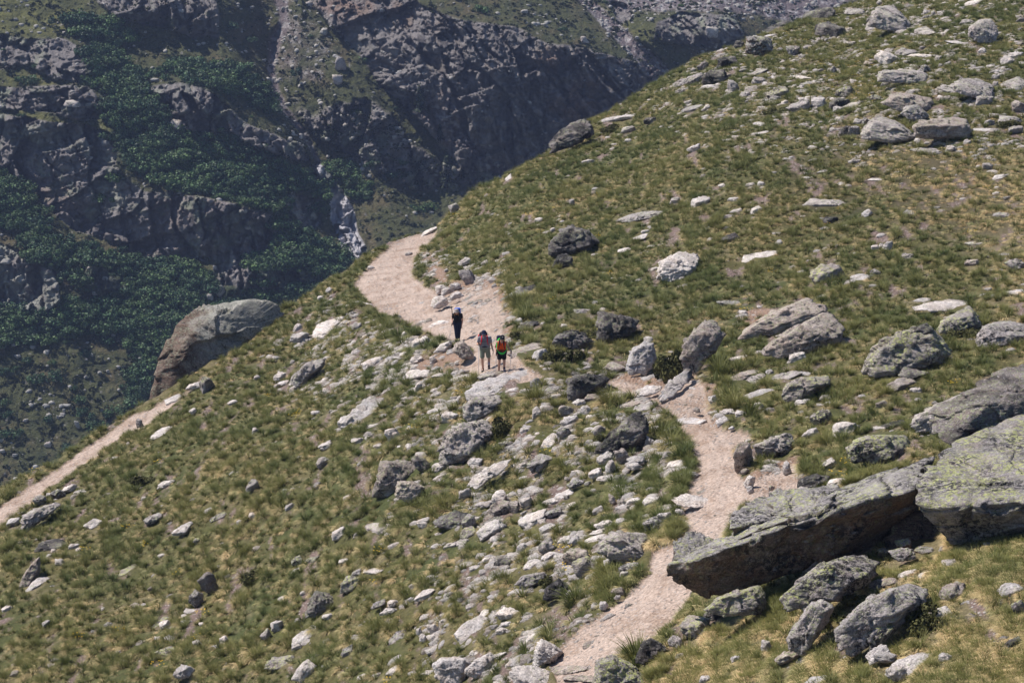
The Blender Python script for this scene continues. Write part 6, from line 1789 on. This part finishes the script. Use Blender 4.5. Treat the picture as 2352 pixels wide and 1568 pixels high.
# bigger blond tussocks close by on the right, and large ones along the banks
def probs_b(k, p):
    q = probs(k, p); f = sstep(-0.2, 0.3, fbm(p / 1.3 + 90, 2))[:, None]
    q[:, 0:3] *= 0.15 + 0.6 * (1 - f); q[:, 3:6] *= 0.8; q[:, 6:8] += 0.25 + 0.5 * f; q[:, 8:10] += 0.08 + 0.25 * f; return q
closew = (fu > 600) * sstep(430, 580, fv) * gw * np.clip(0.2 + 2.2 * sstep(-0.2, 0.3, fbm(fc / 0.8 + 700, 3)), 0, 3)
grass_set(16000, closew, probs_b, 0.6, 1.15, "near_tussocks", "large blond and green tussocks covering the nearest ground", 1.3)
bankw = (fu > 380) * (fu < 760) * (fv > 300) * (fv < 660) * gw * (sample(blur(PATH, 14), fu, fv) > 0.03) * (sample(blur(PATH, 3), fu, fv) < 0.02)
grass_set(160, bankw, probs, 1.2, 1.9, "bank_tussocks", "dark green rounded tussocks on the banks of the path", 1.3)

ym = flat_mat("yellow_petals", (0.85, 0.55, 0.02), 0.6)
fm = []
for k in range(2):
    r = np.random.default_rng(k); V_, F_ = [], []
    for b in range(9):
        c_ = np.array([r.uniform(-.25, .25), r.uniform(-.25, .25), r.uniform(.08, .18)]); i0 = len(V_); V_.append(c_)
        for a in range(6): V_.append(c_ + np.array([math.cos(a * 1.047) * .025, math.sin(a * 1.047) * .025, .008]))
        for a in range(6): F_.append([i0, i0 + 1 + a, i0 + 1 + (a + 1) % 6])
    fm.append(bpy.data.objects.new("f", mesh_np("flower_mesh", np.array(V_), np.array(F_), [ym], False)))
FM = poly_mask([(1860, 150), (2000, 140), (2040, 230), (1880, 240)], 6) + poly_mask([(1260, 1230), (1330, 1230), (1330, 1300), (1260, 1300)], 4) + 0.03
fw = near_w * inframe * (wp < .2) * (occ_f < .2) * sample(FM, fu, fv)
p, k = pick(170, fw); z3 = np.zeros((170, 3)); z3[:, 2] = rng.random(170) * 6.28
scatter("yellow_flowers", p, z3, np.ones((170, 3)), rng.integers(0, 2, 170), rng.random(170), fm, "tiny yellow flowers dotted in the grass of the slope", "flowers")
# ------------------------------------------------------------------ the three hikers
_sph = None
def capsules(parts, name, mat, voxel=0.012, smooth=3, bool_z=None):
    """parts: list of (a, b, ra, rb); the union of the tapered capsules becomes one continuous surface"""
    V8, F8 = ico(3)
    vs, fs, off = [], [], 0
    for a, b, ra, rb in parts:
        a = np.array(a, float); b = np.array(b, float); d = b - a; L = np.linalg.norm(d)
        z = d / L if L > 1e-6 else np.array([0, 0, 1.0])
        t = V8 @ z
        c = np.where((t > 0)[:, None], b, a); r_ = np.where(t > 0, rb, ra)
        vs.append(c + V8 * r_[:, None]); fs.append(F8 + off); off += len(V8)
    me = mesh_np(name, np.vstack(vs), np.vstack(fs), [])
    o = bpy.data.objects.new(name, me); COL.objects.link(o)
    m = o.modifiers.new("r", 'REMESH'); m.mode = 'VOXEL'; m.voxel_size = voxel; m.use_smooth_shade = True
    s = o.modifiers.new("s", 'SMOOTH'); s.factor = 0.5; s.iterations = smooth
    dg = bpy.context.evaluated_depsgraph_get(); me2 = bpy.data.meshes.new_from_object(o.evaluated_get(dg))
    bpy.data.objects.remove(o); me2.name = name; me2.materials.clear(); me2.materials.append(mat)
    me2.polygons.foreach_set("use_smooth", [True] * len(me2.polygons)); return me2
def clip_mesh(me, co, no):
    bm = bmesh.new(); bm.from_mesh(me)
    bmesh.ops.bisect_plane(bm, geom=bm.verts[:] + bm.edges[:] + bm.faces[:], plane_co=co, plane_no=no, clear_outer=True)
    bm.to_mesh(me); bm.free(); return me
skin = flat_mat("skin", (0.52, 0.30, 0.22), 0.55, 0, 60, 0.35)
M_ = {k: flat_mat("cloth_" + k, c, 0.85, 0.3, 80, 0.1) for k, c in dict(black=(0.016, 0.016, 0.02), navy=(0.020, 0.026, 0.055), grey=(0.21, 0.21, 0.245), sage=(0.20, 0.215, 0.17),
     orange=(0.78, 0.11, 0.02), blue=(0.03, 0.12, 0.55), red=(0.60, 0.03, 0.05), hat=(0.36, 0.31, 0.29), dark=(0.03, 0.03, 0.035), green=(0.08, 0.60, 0.10), olive=(0.20, 0.24, 0.09), sock=(0.33, 0.30, 0.36), white=(0.75, 0.75, 0.78), hair=(0.16, 0.085, 0.045), grip=(0.02, 0.02, 0.02), alu=(0.45, 0.45, 0.48)).items()}
def hand(w, d, n, s, curl=0.7):
    """palm + five fingers; d finger direction, n palm normal side (curl direction), s thumb side"""
    w, d, n, s = [np.array(x, float) for x in (w, d, n, s)]
    d /= np.linalg.norm(d); n = n - (n @ d) * d; n /= np.linalg.norm(n); s = np.cross(d, n) * np.sign(np.cross(d, n) @ s)
    P = []
    for o in (-0.030, -0.010, 0.010, 0.028):
        P.append((w + s * o * 0.6, w + d * 0.085 + s * o, 0.017, 0.014))
    for o, L in ((0.032, 0.070), (0.011, 0.080), (-0.011, 0.074), (-0.032, 0.058)):
        a = w + d * 0.09 + s * o; th = curl * 0.6
        b = a + (d * math.cos(th) + n * math.sin(th)) * L * 0.5; th += curl
        c = b + (d * math.cos(th) + n * math.sin(th)) * L * 0.32; th += curl * 0.7
        e = c + (d * math.cos(th) + n * math.sin(th)) * L * 0.24
        P += [(a, b, .0100, .0092), (b, c, .0092, .0084), (c, e, .0084, .0072)]
    a = w + d * 0.03 + s * 0.03; b = a + (d * 0.6 + s * 0.7 + n * 0.3) * 0.042; c = b + (d * 0.75 + n * 0.5) * 0.032
    P += [(a, b, .0125, .011), (b, c, .011, .009)]
    return P
def person(J, female):
    """J: joints in metres, facing -Y; returns skin parts"""
    A = lambda k: np.array(J[k], float)
    P = []
    hd = A('head'); nk = A('neck')
    P += [(hd + [0, .012, .035], hd + [0, .015, .03], .092, .092), (hd + [0, -.02, -.03], hd + [0, -.045, -.085], .070, .038), (hd + [-.03, -.02, -.05], hd + [.03, -.02, -.05], .052, .052)]
    P += [(hd + [0, -.092, -.01], hd + [0, -.108, -.035], .010, .014)]                                   # nose
    for s in (-1, 1):
        P += [(hd + [s * .086, .01, 0.0], hd + [s * .088, .012, -.03], .014, .010)]                        # ears
        P += [(hd + [s * .03, -.078, .022], hd + [s * .045, -.072, .02], .016, .014)]                      # brow
    P += [(hd + [-.02, -.078, -.065], hd + [.02, -.078, -.065], .012, .012)]                               # mouth
    P += [(nk, hd + [0, .01, -.05], .052, .050), (nk + [0, .01, -.06], nk, .075, .055)]
    ch, wa, pe = A('chest'), A('waist'), A('pelvis')
    cw, ww, hw = (.085, .065, .085) if female else (.105, .085, .08)
    cr, wr, hr = (.105, .100, .115) if female else (.120, .115, .118)
    for s in (-1, 1):
        P += [(ch + [s * cw, 0, .06], wa + [s * ww, 0, 0], cr * .92, wr), (wa + [s * ww, 0, 0], pe + [s * hw, .01, -.03], wr, hr)]
        S_, E, Wt = A('sh' + 'RL'[s > 0]), A('el' + 'RL'[s > 0]), A('wr' + 'RL'[s > 0])
        P += [(ch + [s * cw, 0, .08], S_, .085, .062), (S_, E, .055 if not female else .047, .042 if not female else .037), (E, Wt, .041 if not female else .036, .028 if not female else .024)]
        Hp, Kn, An = A('hip' + 'RL'[s > 0]), A('kn' + 'RL'[s > 0]), A('an' + 'RL'[s > 0])
        P += [(Hp, Kn, .092, .056), (Kn, Kn + (An - Kn) * .35 + [0, .015, 0], .054, .056), (Kn + (An - Kn) * .35 + [0, .015, 0], An, .056, .036)]
        P += [(An, An + [s * .02, -.13, -.05], .038, .032)]
    return P
def boots(J, mat, ht=.12):
    o = []
    for s in 'RL':
        A = np.array(J['an' + s], float); x = 1 if s == 'L' else -1
        o.append([(A + [0, .005, ht * .55], A + [0, .0, -.03], .050, .052), (A + [0, .03, -.045], A + [0, .03, -.045], .046, .046), (A + [0, .01, -.04], A + [x * .025, -.15, -.052], .048, .040), (A + [x * .02, -.10, -.045], A + [x * .028, -.17, -.056], .044, .036)])
    return o
def build_hiker(label, uv, scale, J, female, top, bottom, boot, sleeve, leg, hands, extras):
    base = ground([uv[0]], [uv[1]])[0]
    root = bpy.data.objects.new("person", None); COL.objects.link(root)
    root.location = base; root.scale = (scale,) * 3; tag(root, label, "person")
    A = lambda k: np.array(J[k], float)
    sk_ = person(J, female)
    for s, (d, n, t, c) in hands.items(): sk_ += hand(A('wr' + s) , d, n, t, c)
    link("body", capsules(sk_, "body", skin, 0.0095, 2), root)
    ch, wa, pe, nk = A('chest'), A('waist'), A('pelvis'), A('neck')
    cw, ww, hw = (.085, .065, .085) if female else (.105, .085, .08)
    cr, wr, hr = (.105, .100, .115) if female else (.120, .115, .118)
    e = .016
    P = []
    for s in (-1, 1):
        P += [(ch + [s * cw, 0, .055], wa + [s * ww, 0, 0], cr * .92 + e, wr + e), (wa + [s * ww, 0, 0], pe + [s * hw, .01, .03], wr + e, hr + e)]
        S_, E = A('sh' + 'RL'[s > 0]), A('el' + 'RL'[s > 0])
        if sleeve > 0: P += [(ch + [s * cw, 0, .07], S_, .088 + e, .064 + e), (S_, S_ + (E - S_) * sleeve, .058 + e, .048 + e)]
        else: P += [(ch + [s * cw * .9, 0, .07], ch + [s * cw * 1.2, .01, .125], .075, .035)]
        if female: P += [(ch + [s * .06, -.085, .0], ch + [s * .06, -.085, .0], .062, .062)]
    if sleeve > 0: P += [(nk + [0, .01, -.08], nk + [0, .01, -.035], .085, .066)]
    link("shirt", capsules(P, "shirt", M_[top], 0.012, 3), root)
    P = []
    for s in (-1, 1):
        Hp, Kn, An = A('hip' + 'RL'[s > 0]), A('kn' + 'RL'[s > 0]), A('an' + 'RL'[s > 0])
        P += [(pe + [s * hw, .01, .05], pe + [s * hw, .01, -.04], hr + e * 1.4, hr + e * 1.5), (pe + [s * hw, .01, -.03], Hp, hr + e, .10 + e)]
        if leg <= 1: P += [(Hp, Hp + (Kn - Hp) * leg, .095 + e, .078 + e * 1.3)]
        else: P += [(Hp, Kn, .095 + e, .064 + e), (Kn, An + [0, 0, .05], .066 + e, .056 + e)]
    link("shorts" if leg <= 1 else "trousers", capsules(P, "legwear", M_[bottom], 0.013, 3), root)
    for b in boots(J, None): link("boot", capsules(b, "boot", M_[boot], 0.011, 2), root)
    extras(root, J)
    return root, base, scale
def dome(c, r, rz, mat, name, cut=0.0, sub=4, squash=(1, 1)):
    V_, F_ = ico(sub); keepf = V_[F_][:, :, 2].min(1) > cut - .12
    V_ = V_ * np.array([r * squash[0], r * squash[1], rz]) + np.array(c)
    return mesh_np(name, V_, F_[keepf], [mat])
def brim(c, r0, r1, drop, mat, arc=(0, 6.2832), fwd=0.0, n=28):
    V_, F_ = [], []
    for i in range(n + 1):
        a = arc[0] + (arc[1] - arc[0]) * i / n; d = np.array([math.cos(a), math.sin(a), 0])
        ext = r1 + fwd * max(0, -math.sin(a))**1.5
        for z in (0.004, -0.004):
            V_.append(np.array(c) + d * r0 + [0, 0, z]); V_.append(np.array(c) + d * ext + [0, 0, z - drop])
    for i in range(n):
        k = 4 * i; F_ += [[k, k + 1, k + 5, k + 4], [k + 2, k + 6, k + 7, k + 3], [k + 1, k + 3, k + 7, k + 5]]
    return mesh_np("brim", V_, F_, [mat])
def cap(root, J, mat):
    h = np.array(J['head'], float) + [0, .012, .045]
    c = link("cap", dome(h, .104, .098, mat, "cap", -.05), root)
    link("peak", brim(h + [0, -.03, -.012], .088, .088, .035, mat, (math.pi * 1.12, math.pi * 1.88), .085), c); return c
def eyes(root, J):
    h = np.array(J['head'], float)
    for s in (-1, 1): link("eye", capsules([(h + [s * .033, -.086, .004], h + [s * .034, -.086, .004], .011, .011)], "eye", M_['dark'], .004, 1), root)
def pack(kind, label, base, scale, J, mainm, lidm, sz=(.30, .20, .56), off=0.0, panel=None, belt=True):
    t = bpy.data.objects.new("backpack", None); COL.objects.link(t); t.location = base; t.scale = (scale,) * 3
    tag(t, label, "backpack")
    ch, wa, nk = [np.array(J[k], float) for k in ('chest', 'waist', 'neck')]
    cx = ch + [0 if label.startswith('bright') else -.05, .17 + sz[1] / 2, 0.0 if label.startswith('bright') else -.05]; w, d, h = sz[0] / 2 - .06, sz[1] / 2 - .06, sz[2] / 2
    P = [(cx + [sx * w, sy * d, -h * .95], cx + [sx * w, sy * d, h * .8], .075, .082) for sx in (-1, 0, 1) for sy in (-1, 1)]
    link("pack_bag", capsules(P, "pack_bag", mainm, .014, 3), t)
    P = [(cx + [-w, -d * .6, h + .0 + off], cx + [w, -d * .6, h + .0 + off], .070, .070), (cx + [-w, d, h + -.02 + off], cx + [w, d, h - .02 + off], .078, .078)]
    link("pack_lid", capsules(P, "pack_lid", lidm, .014, 3), t)
    if panel: link("side_pocket", capsules([(cx + [-w - .07, 0, -.15], cx + [-w - .075, 0, .18], .05, .055)], "side_pocket", panel, .012, 2), t)
    for s in (-1, 1):
        x = .105 if abs(J['shL'][0]) > .18 else .085
        pts = [ch + [s * x * .8, .15, .12], ch + [s * x, .06, .185], ch + [s * x * 1.05, -.05, .175], ch + [s * x * 1.1, -.125, .09], ch + [s * x * 1.15, -.145, -.02], ch + [s * x * 1.45, -.11, -.14], ch + [s * x * 1.6, .02, -.22]]
        q = np.array(pts); tt_ = np.linspace(0, len(q) - 1, 22); q = np.stack([np.interp(tt_, np.arange(len(q)), q[:, k]) for k in range(3)], 1); q = np.stack([blur1(q[:, k:k + 1], 1, 0)[:, 0] for k in range(3)], 1)
        link("shoulder_strap", tube(q, [.026] * 14 + [.014] * 8, 8, [panel or M_['black']], "strap"), t)
    a = np.linspace(0, 2 * np.pi, 33); pe_ = np.array(J['pelvis'], float)
    wr = .205 if abs(J['shL'][0]) > .18 else .185
    if belt: link("hip_belt", tube(np.stack([np.cos(a) * wr, np.sin(a) * .155, 0 * a], 1) + pe_ + [0, .01, .10], .024, 8, [M_['black']], "belt"), t)
    a = np.linspace(math.pi * 1.15, math.pi * 1.85, 9)
    link("chest_strap", tube(np.stack([np.cos(a) * .15, np.sin(a) * .150, 0 * a], 1) + ch + [0, -.0, .0], .008, 6, [M_['black']], "chest_strap"), t)
    return t
def pole(label, base, scale, top, tip):
    top = np.array(top, float); tip = np.array(tip, float); tip_w = base + tip * scale
    t = bpy.data.objects.new("trekking_pole", None); COL.objects.link(t); t.location = base; t.scale = (scale,) * 3; tag(t, label, "trekking pole")
    d = (top - tip) / np.linalg.norm(top - tip)
    link("shaft", tube([tip, tip + d * .45, top - d * .02], [.006, .009, .011], 8, [M_['alu']], "shaft"), t)
    link("grip", tube([top - d * .12, top - d * .05, top, top + d * .03], [.017, .016, .021, .015], 8, [M_['grip']], "grip"), t)
    link("basket", tube([tip + d * .06, tip + d * .067, tip + d * .075], [.012, .034, .012], 10, [M_['grip']], "basket"), t)
    return t
def gz(base, scale, x, y):
    """height of the hillside under a point of the figure's frame"""
    p = base + np.array([x, y, 0]) * scale; d = p - CAM
    k = np.argmin(((gp[:, :2] - p[:2])**2).sum(1)); return (gp[k, 2] - base[2]) / scale
def set_feet(J, uv, scale):
    base = ground([uv[0]], [uv[1]])[0]
    for s in 'RL':
        z = gz(base, scale, J['an' + s][0], J['an' + s][1] - .05); J['an' + s] = (J['an' + s][0], J['an' + s][1], J['an' + s][2] + z)
# --- rear woman
uv1 = (457.6, 339.4)
J1 = dict(head=(-.04, -.20, 1.475), neck=(-.02, -.09, 1.375), chest=(0, -.04, 1.19), waist=(0, 0, 1.0), pelvis=(0, .03, .87), shR=(-.17, -.05, 1.29), shL=(.17, -.04, 1.29), elR=(-.25, .03, 1.04), elL=(.235, .02, 1.02), wrR=(-.235, -.17, .93), wrL=(.20, -.05, .78),
          hipR=(-.09, .03, .84), hipL=(.09, .03, .84), knR=(-.06, -.05, .46), knL=(.07, .03, .46), anR=(-.04, -.04, .10), anL=(.05, .15, .11))
set_feet(J1, uv1, 1.03)
def ex1(root, J):
    h = np.array(J['head'], float)
    hat = link("sun_hat", dome(h + [0, .0, .05], .112, .10, M_['hat'], "hat", -.1), root)
    link("brim", brim(h + [0, 0, .045], .100, .165, .045, M_['hat']), hat); eyes(root, J)
    link("hair", capsules([(h + [s * .075, .01, .02], h + [s * .09, -.03, -.16], .040, .030) for s in (-1, 1)] + [(h + [0, .05, .03], h + [0, .06, -.12], .09, .06)], "hair", M_['hair'], .012, 2), root)
r1_, b1_, s1_ = build_hiker("woman in black shirt and dark trousers with beige sun hat, last of the three", uv1, 1.03, J1, True, 'black', 'navy', 'olive', .45, 2,
    {'R': ((.1, -.5, -.6), (.9, -.3, .1), (0, -.5, .8), 1.0), 'L': ((-.05, -.1, -1), (-.9, -.2, 0), (0, -1, 0), .35)}, ex1)
pack("b", "bright blue backpack worn by the last hiker", b1_, 1.03, J1, M_['blue'], M_['blue'], (.27, .18, .50), .05)
pole("walking pole in the right hand of the last hiker", b1_, 1.03, (-.245, -.25, .93), (-.43, -.42, gz(b1_, 1.03, -.43, -.42)))
ax = bpy.data.objects.new("ice_axe", None); COL.objects.link(ax); ax.location = b1_; ax.scale = (1.03,) * 3; tag(ax, "black shafted axe strapped upright beside the bright blue backpack", "axe")
link("shaft", tube([(-.23, .14, 1.05), (-.27, .15, 1.62)], .018, 8, [M_['grip']], "shaft"), ax); link("pick", tube([(-.32, .15, 1.60), (-.27, .15, 1.63), (-.20, .15, 1.61)], [.006, .014, .008], 6, [M_['grip']], "pick"), ax)
# --- middle man
uv2 = (484.8, 367.5)
J2 = dict(head=(-.03, -.12, 1.60), neck=(-.02, -.05, 1.47), chest=(-.01, -.03, 1.28), waist=(0, 0, 1.07), pelvis=(0, .02, .94), shR=(-.205, -.04, 1.39), shL=(.205, -.02, 1.39), elR=(-.30, -.04, 1.13), elL=(.27, .03, 1.10), wrR=(-.255, -.24, 1.19), wrL=(.34, -.10, .87),
          hipR=(-.10, .02, .90), hipL=(.10, .02, .90), knR=(-.10, -.07, .50), knL=(.17, .02, .50), anR=(-.08, .04, .10), anL=(.17, -.08, .10))
set_feet(J2, uv2, 1.06)
def ex2(root, J):
    cap(root, J, M_['navy']); h = np.array(J['head'], float)
    g = link("sunglasses", capsules([(h + [-.045, -.092, .008], h + [-.02, -.098, .006], .017, .017), (h + [.045, -.092, .008], h + [.02, -.098, .006], .017, .017), (h + [-.02, -.1, .01], h + [.02, -.1, .01], .006, .006)], "sunglasses", M_['black'], .005, 1), root)
    link("beard", capsules([(h + [-.05, -.045, -.07], h + [0, -.07, -.105], .030, .034), (h + [.05, -.045, -.07], h + [0, -.07, -.105], .030, .034)], "beard", M_['grey'], .008, 2), root)
    for s in 'RL': A_ = np.array(J['an' + s], float); link("sock", capsules([(A_ + [0, .004, .07], A_ + [0, .004, .15], .047, .050)], "sock", M_['sock'], .01, 2), root)
    wr_ = np.array(J['wrL'], float); link("wrist_watch", tube([wr_ + [0, 0, .0], wr_ + [-.004, .004, .02]], .034, 10, [M_['black']], "watch"), root)
r2_, b2_, s2_ = build_hiker("man in grey t-shirt and sage shorts wearing dark cap and sunglasses, between the two women", uv2, 1.06, J2, False, 'grey', 'sage', 'dark', .55, .72,
    {'R': ((.35, -.3, .45), (.5, -.5, -.2), (0, -.3, 1), 1.1), 'L': ((.1, -.15, -1), (-.9, -.2, 0), (0, -1, 0), .45)}, ex2)
pack("b", "black backpack with red side and red shoulder straps worn by the man", b2_, 1.06, J2, M_['dark'], M_['dark'], (.30, .20, .54), .0, M_['red'])
pole("thin trekking pole held up at the man's chest", b2_, 1.06, (-.235, -.32, 1.26), (-.25, -.42, gz(b2_, 1.06, -.25, -.42)))
# --- front woman
uv3 = (501.6, 371.8)
J3 = dict(head=(.03, -.15, 1.49), neck=(.01, -.07, 1.375), chest=(0, -.03, 1.20), waist=(0, 0, 1.0), pelvis=(0, .02, .87), shR=(-.165, -.04, 1.30), shL=(.17, -.03, 1.30), elR=(-.265, .02, 1.06), elL=(.27, -.0, 1.06), wrR=(-.225, -.20, .90), wrL=(.375, -.22, .98),
          hipR=(-.09, .02, .84), hipL=(.09, .02, .84), knR=(-.09, -.04, .46), knL=(.11, -.06, .46), anR=(-.12, .10, .10), anL=(.11, -.05, .10))
set_feet(J3, uv3, 1.03)
def ex3(root, J):
    c = cap(root, J, M_['black']); h = np.array(J['head'], float); eyes(root, J)
    link("cap_emblem", capsules([(h + [.0, -.096, .075], h + [.03, -.092, .075], .010, .008), (h + [.004, -.098, .088], h + [.012, -.096, .09], .006, .005)], "cap_emblem", M_['white'], .004, 1), root)
    link("hair", capsules([(h + [s * .07, .02, .02], h + [s * .078, .02, -.08], .032, .025) for s in (-1, 1)] + [(h + [0, .05, .02], h + [0, .07, -.09], .085, .05)], "hair", M_['hair'], .012, 2), root)
r3_, b3_, s3_ = build_hiker("woman hiker in orange top and black shorts with two poles, nearest of the three", uv3, 1.03, J3, True, 'orange', 'black', 'navy', 0, .55,
    {'R': ((.1, -.5, -.5), (.9, -.3, .1), (0, -.5, .8), 1.0), 'L': ((.15, -.7, -.1), (-.6, -.2, -.6), (0, -.3, 1), 1.0)}, ex3)
pack("b", "tall navy backpack worn by the nearest hiker", b3_, 1.03, J3, M_['navy'], M_['navy'], (.29, .20, .52), .03)
pole("pole in the right hand of the nearest hiker, left of her leg", b3_, 1.03, (-.215, -.29, .92), (-.235, -.34, gz(b3_, 1.03, -.235, -.34)))
pole("pole planted to the side by the nearest hiker's left hand", b3_, 1.03, (.40, -.32, 1.0), (.33, -.46, gz(b3_, 1.03, .33, -.46)))
rp = bpy.data.objects.new("climbing_rope", None); COL.objects.link(rp); rp.location = b3_; rp.scale = (1.03,) * 3; tag(rp, "bright green climbing rope slung in a coil across the nearest hiker's front", "rope")
for k in range(6):
    o_ = (k - 2.5) * .014; lo = .885 - k * .013
    pts = [(-.06, .13, 1.44 + o_ * .3), (-.14 + o_, .02, 1.40), (-.19 + o_ * .4, -.11, 1.27), (-.205, -.165 - .004 * k, 1.10), (-.17, -.185, .98 + o_ * .3), (-.08, -.20, lo + .02), (.03, -.205, lo), (.13, -.19, lo + .035), (.20, -.165, 1.0 + o_ * .5), (.215 + o_ * .3, -.10, 1.12), (.19, .0, 1.25 + o_), (.12, .13, 1.36)]
    q = np.array(pts); tt_ = np.linspace(0, len(q) - 1, 40); q = np.stack([np.interp(tt_, np.arange(len(q)), q[:, i]) for i in range(3)], 1); q = np.stack([blur1(q[:, i:i + 1], 2, 0)[:, 0] for i in range(3)], 1)
    link("rope_strand", tube(q, .0085, 6, [M_['green']], "rope_strand"), rp)
print("people done")
# ------------------------------------------------------------------ air
zlo = min(float(pmf[:, 2].min()), float(gp[:, 2].min())) - 1.5
zhi = max(float(pmf[:, 2].max()), 70.0) + 3
xa = max(abs(float(pmf[:, 0].min())), abs(float(pmf[:, 0].max()))) + 20; yb = float(pmf[:, 1].max()) + 20
hb = [(x, y, z) for x in (-xa, xa) for y in (-60, yb) for z in (zlo, zhi)]
hf = [(0, 1, 3, 2), (4, 6, 7, 5), (0, 4, 5, 1), (2, 3, 7, 6), (0, 2, 6, 4), (1, 5, 7, 3)]
hm = bpy.data.meshes.new("haze"); hm.from_pydata(hb, [], hf)
hmat = bpy.data.materials.new("haze_air"); hmat.use_nodes = True; ht = hmat.node_tree; ht.nodes.clear()
ho = ht.nodes.new('ShaderNodeOutputMaterial'); hv = ht.nodes.new('ShaderNodeVolumePrincipled')
hv.inputs['Color'].default_value = (0.50, 0.62, 1.0, 1); hv.inputs['Density'].default_value = 0.00013; hv.inputs['Anisotropy'].default_value = 0.0
ht.links.new(hv.outputs[0], ho.inputs['Volume']); hm.materials.append(hmat)
tag(link("haze", hm), "thin bluish mountain air over the whole valley", "haze", kind='stuff')

# neighbours that would read the same get told apart by their place
same = {}
for o in SC.collection.objects:
    if o.parent is None and o.get("label") and o.get("kind") is None and o.name.split('.')[0] in ('rock', 'flat_rock', 'stone'):
        same.setdefault(o["label"], []).append(o)
for lb, os_ in same.items():
    if 2 <= len(os_) <= 3 and len(lb.split()) <= 13:
        os_.sort(key=lambda o: o.matrix_world.translation.x / max(1.0, o.matrix_world.translation.y))
        for o, wd in zip(os_, ("left", "right") if len(os_) == 2 else ("left", "middle", "right")): o["label"] = lb + ", " + wd + " one"
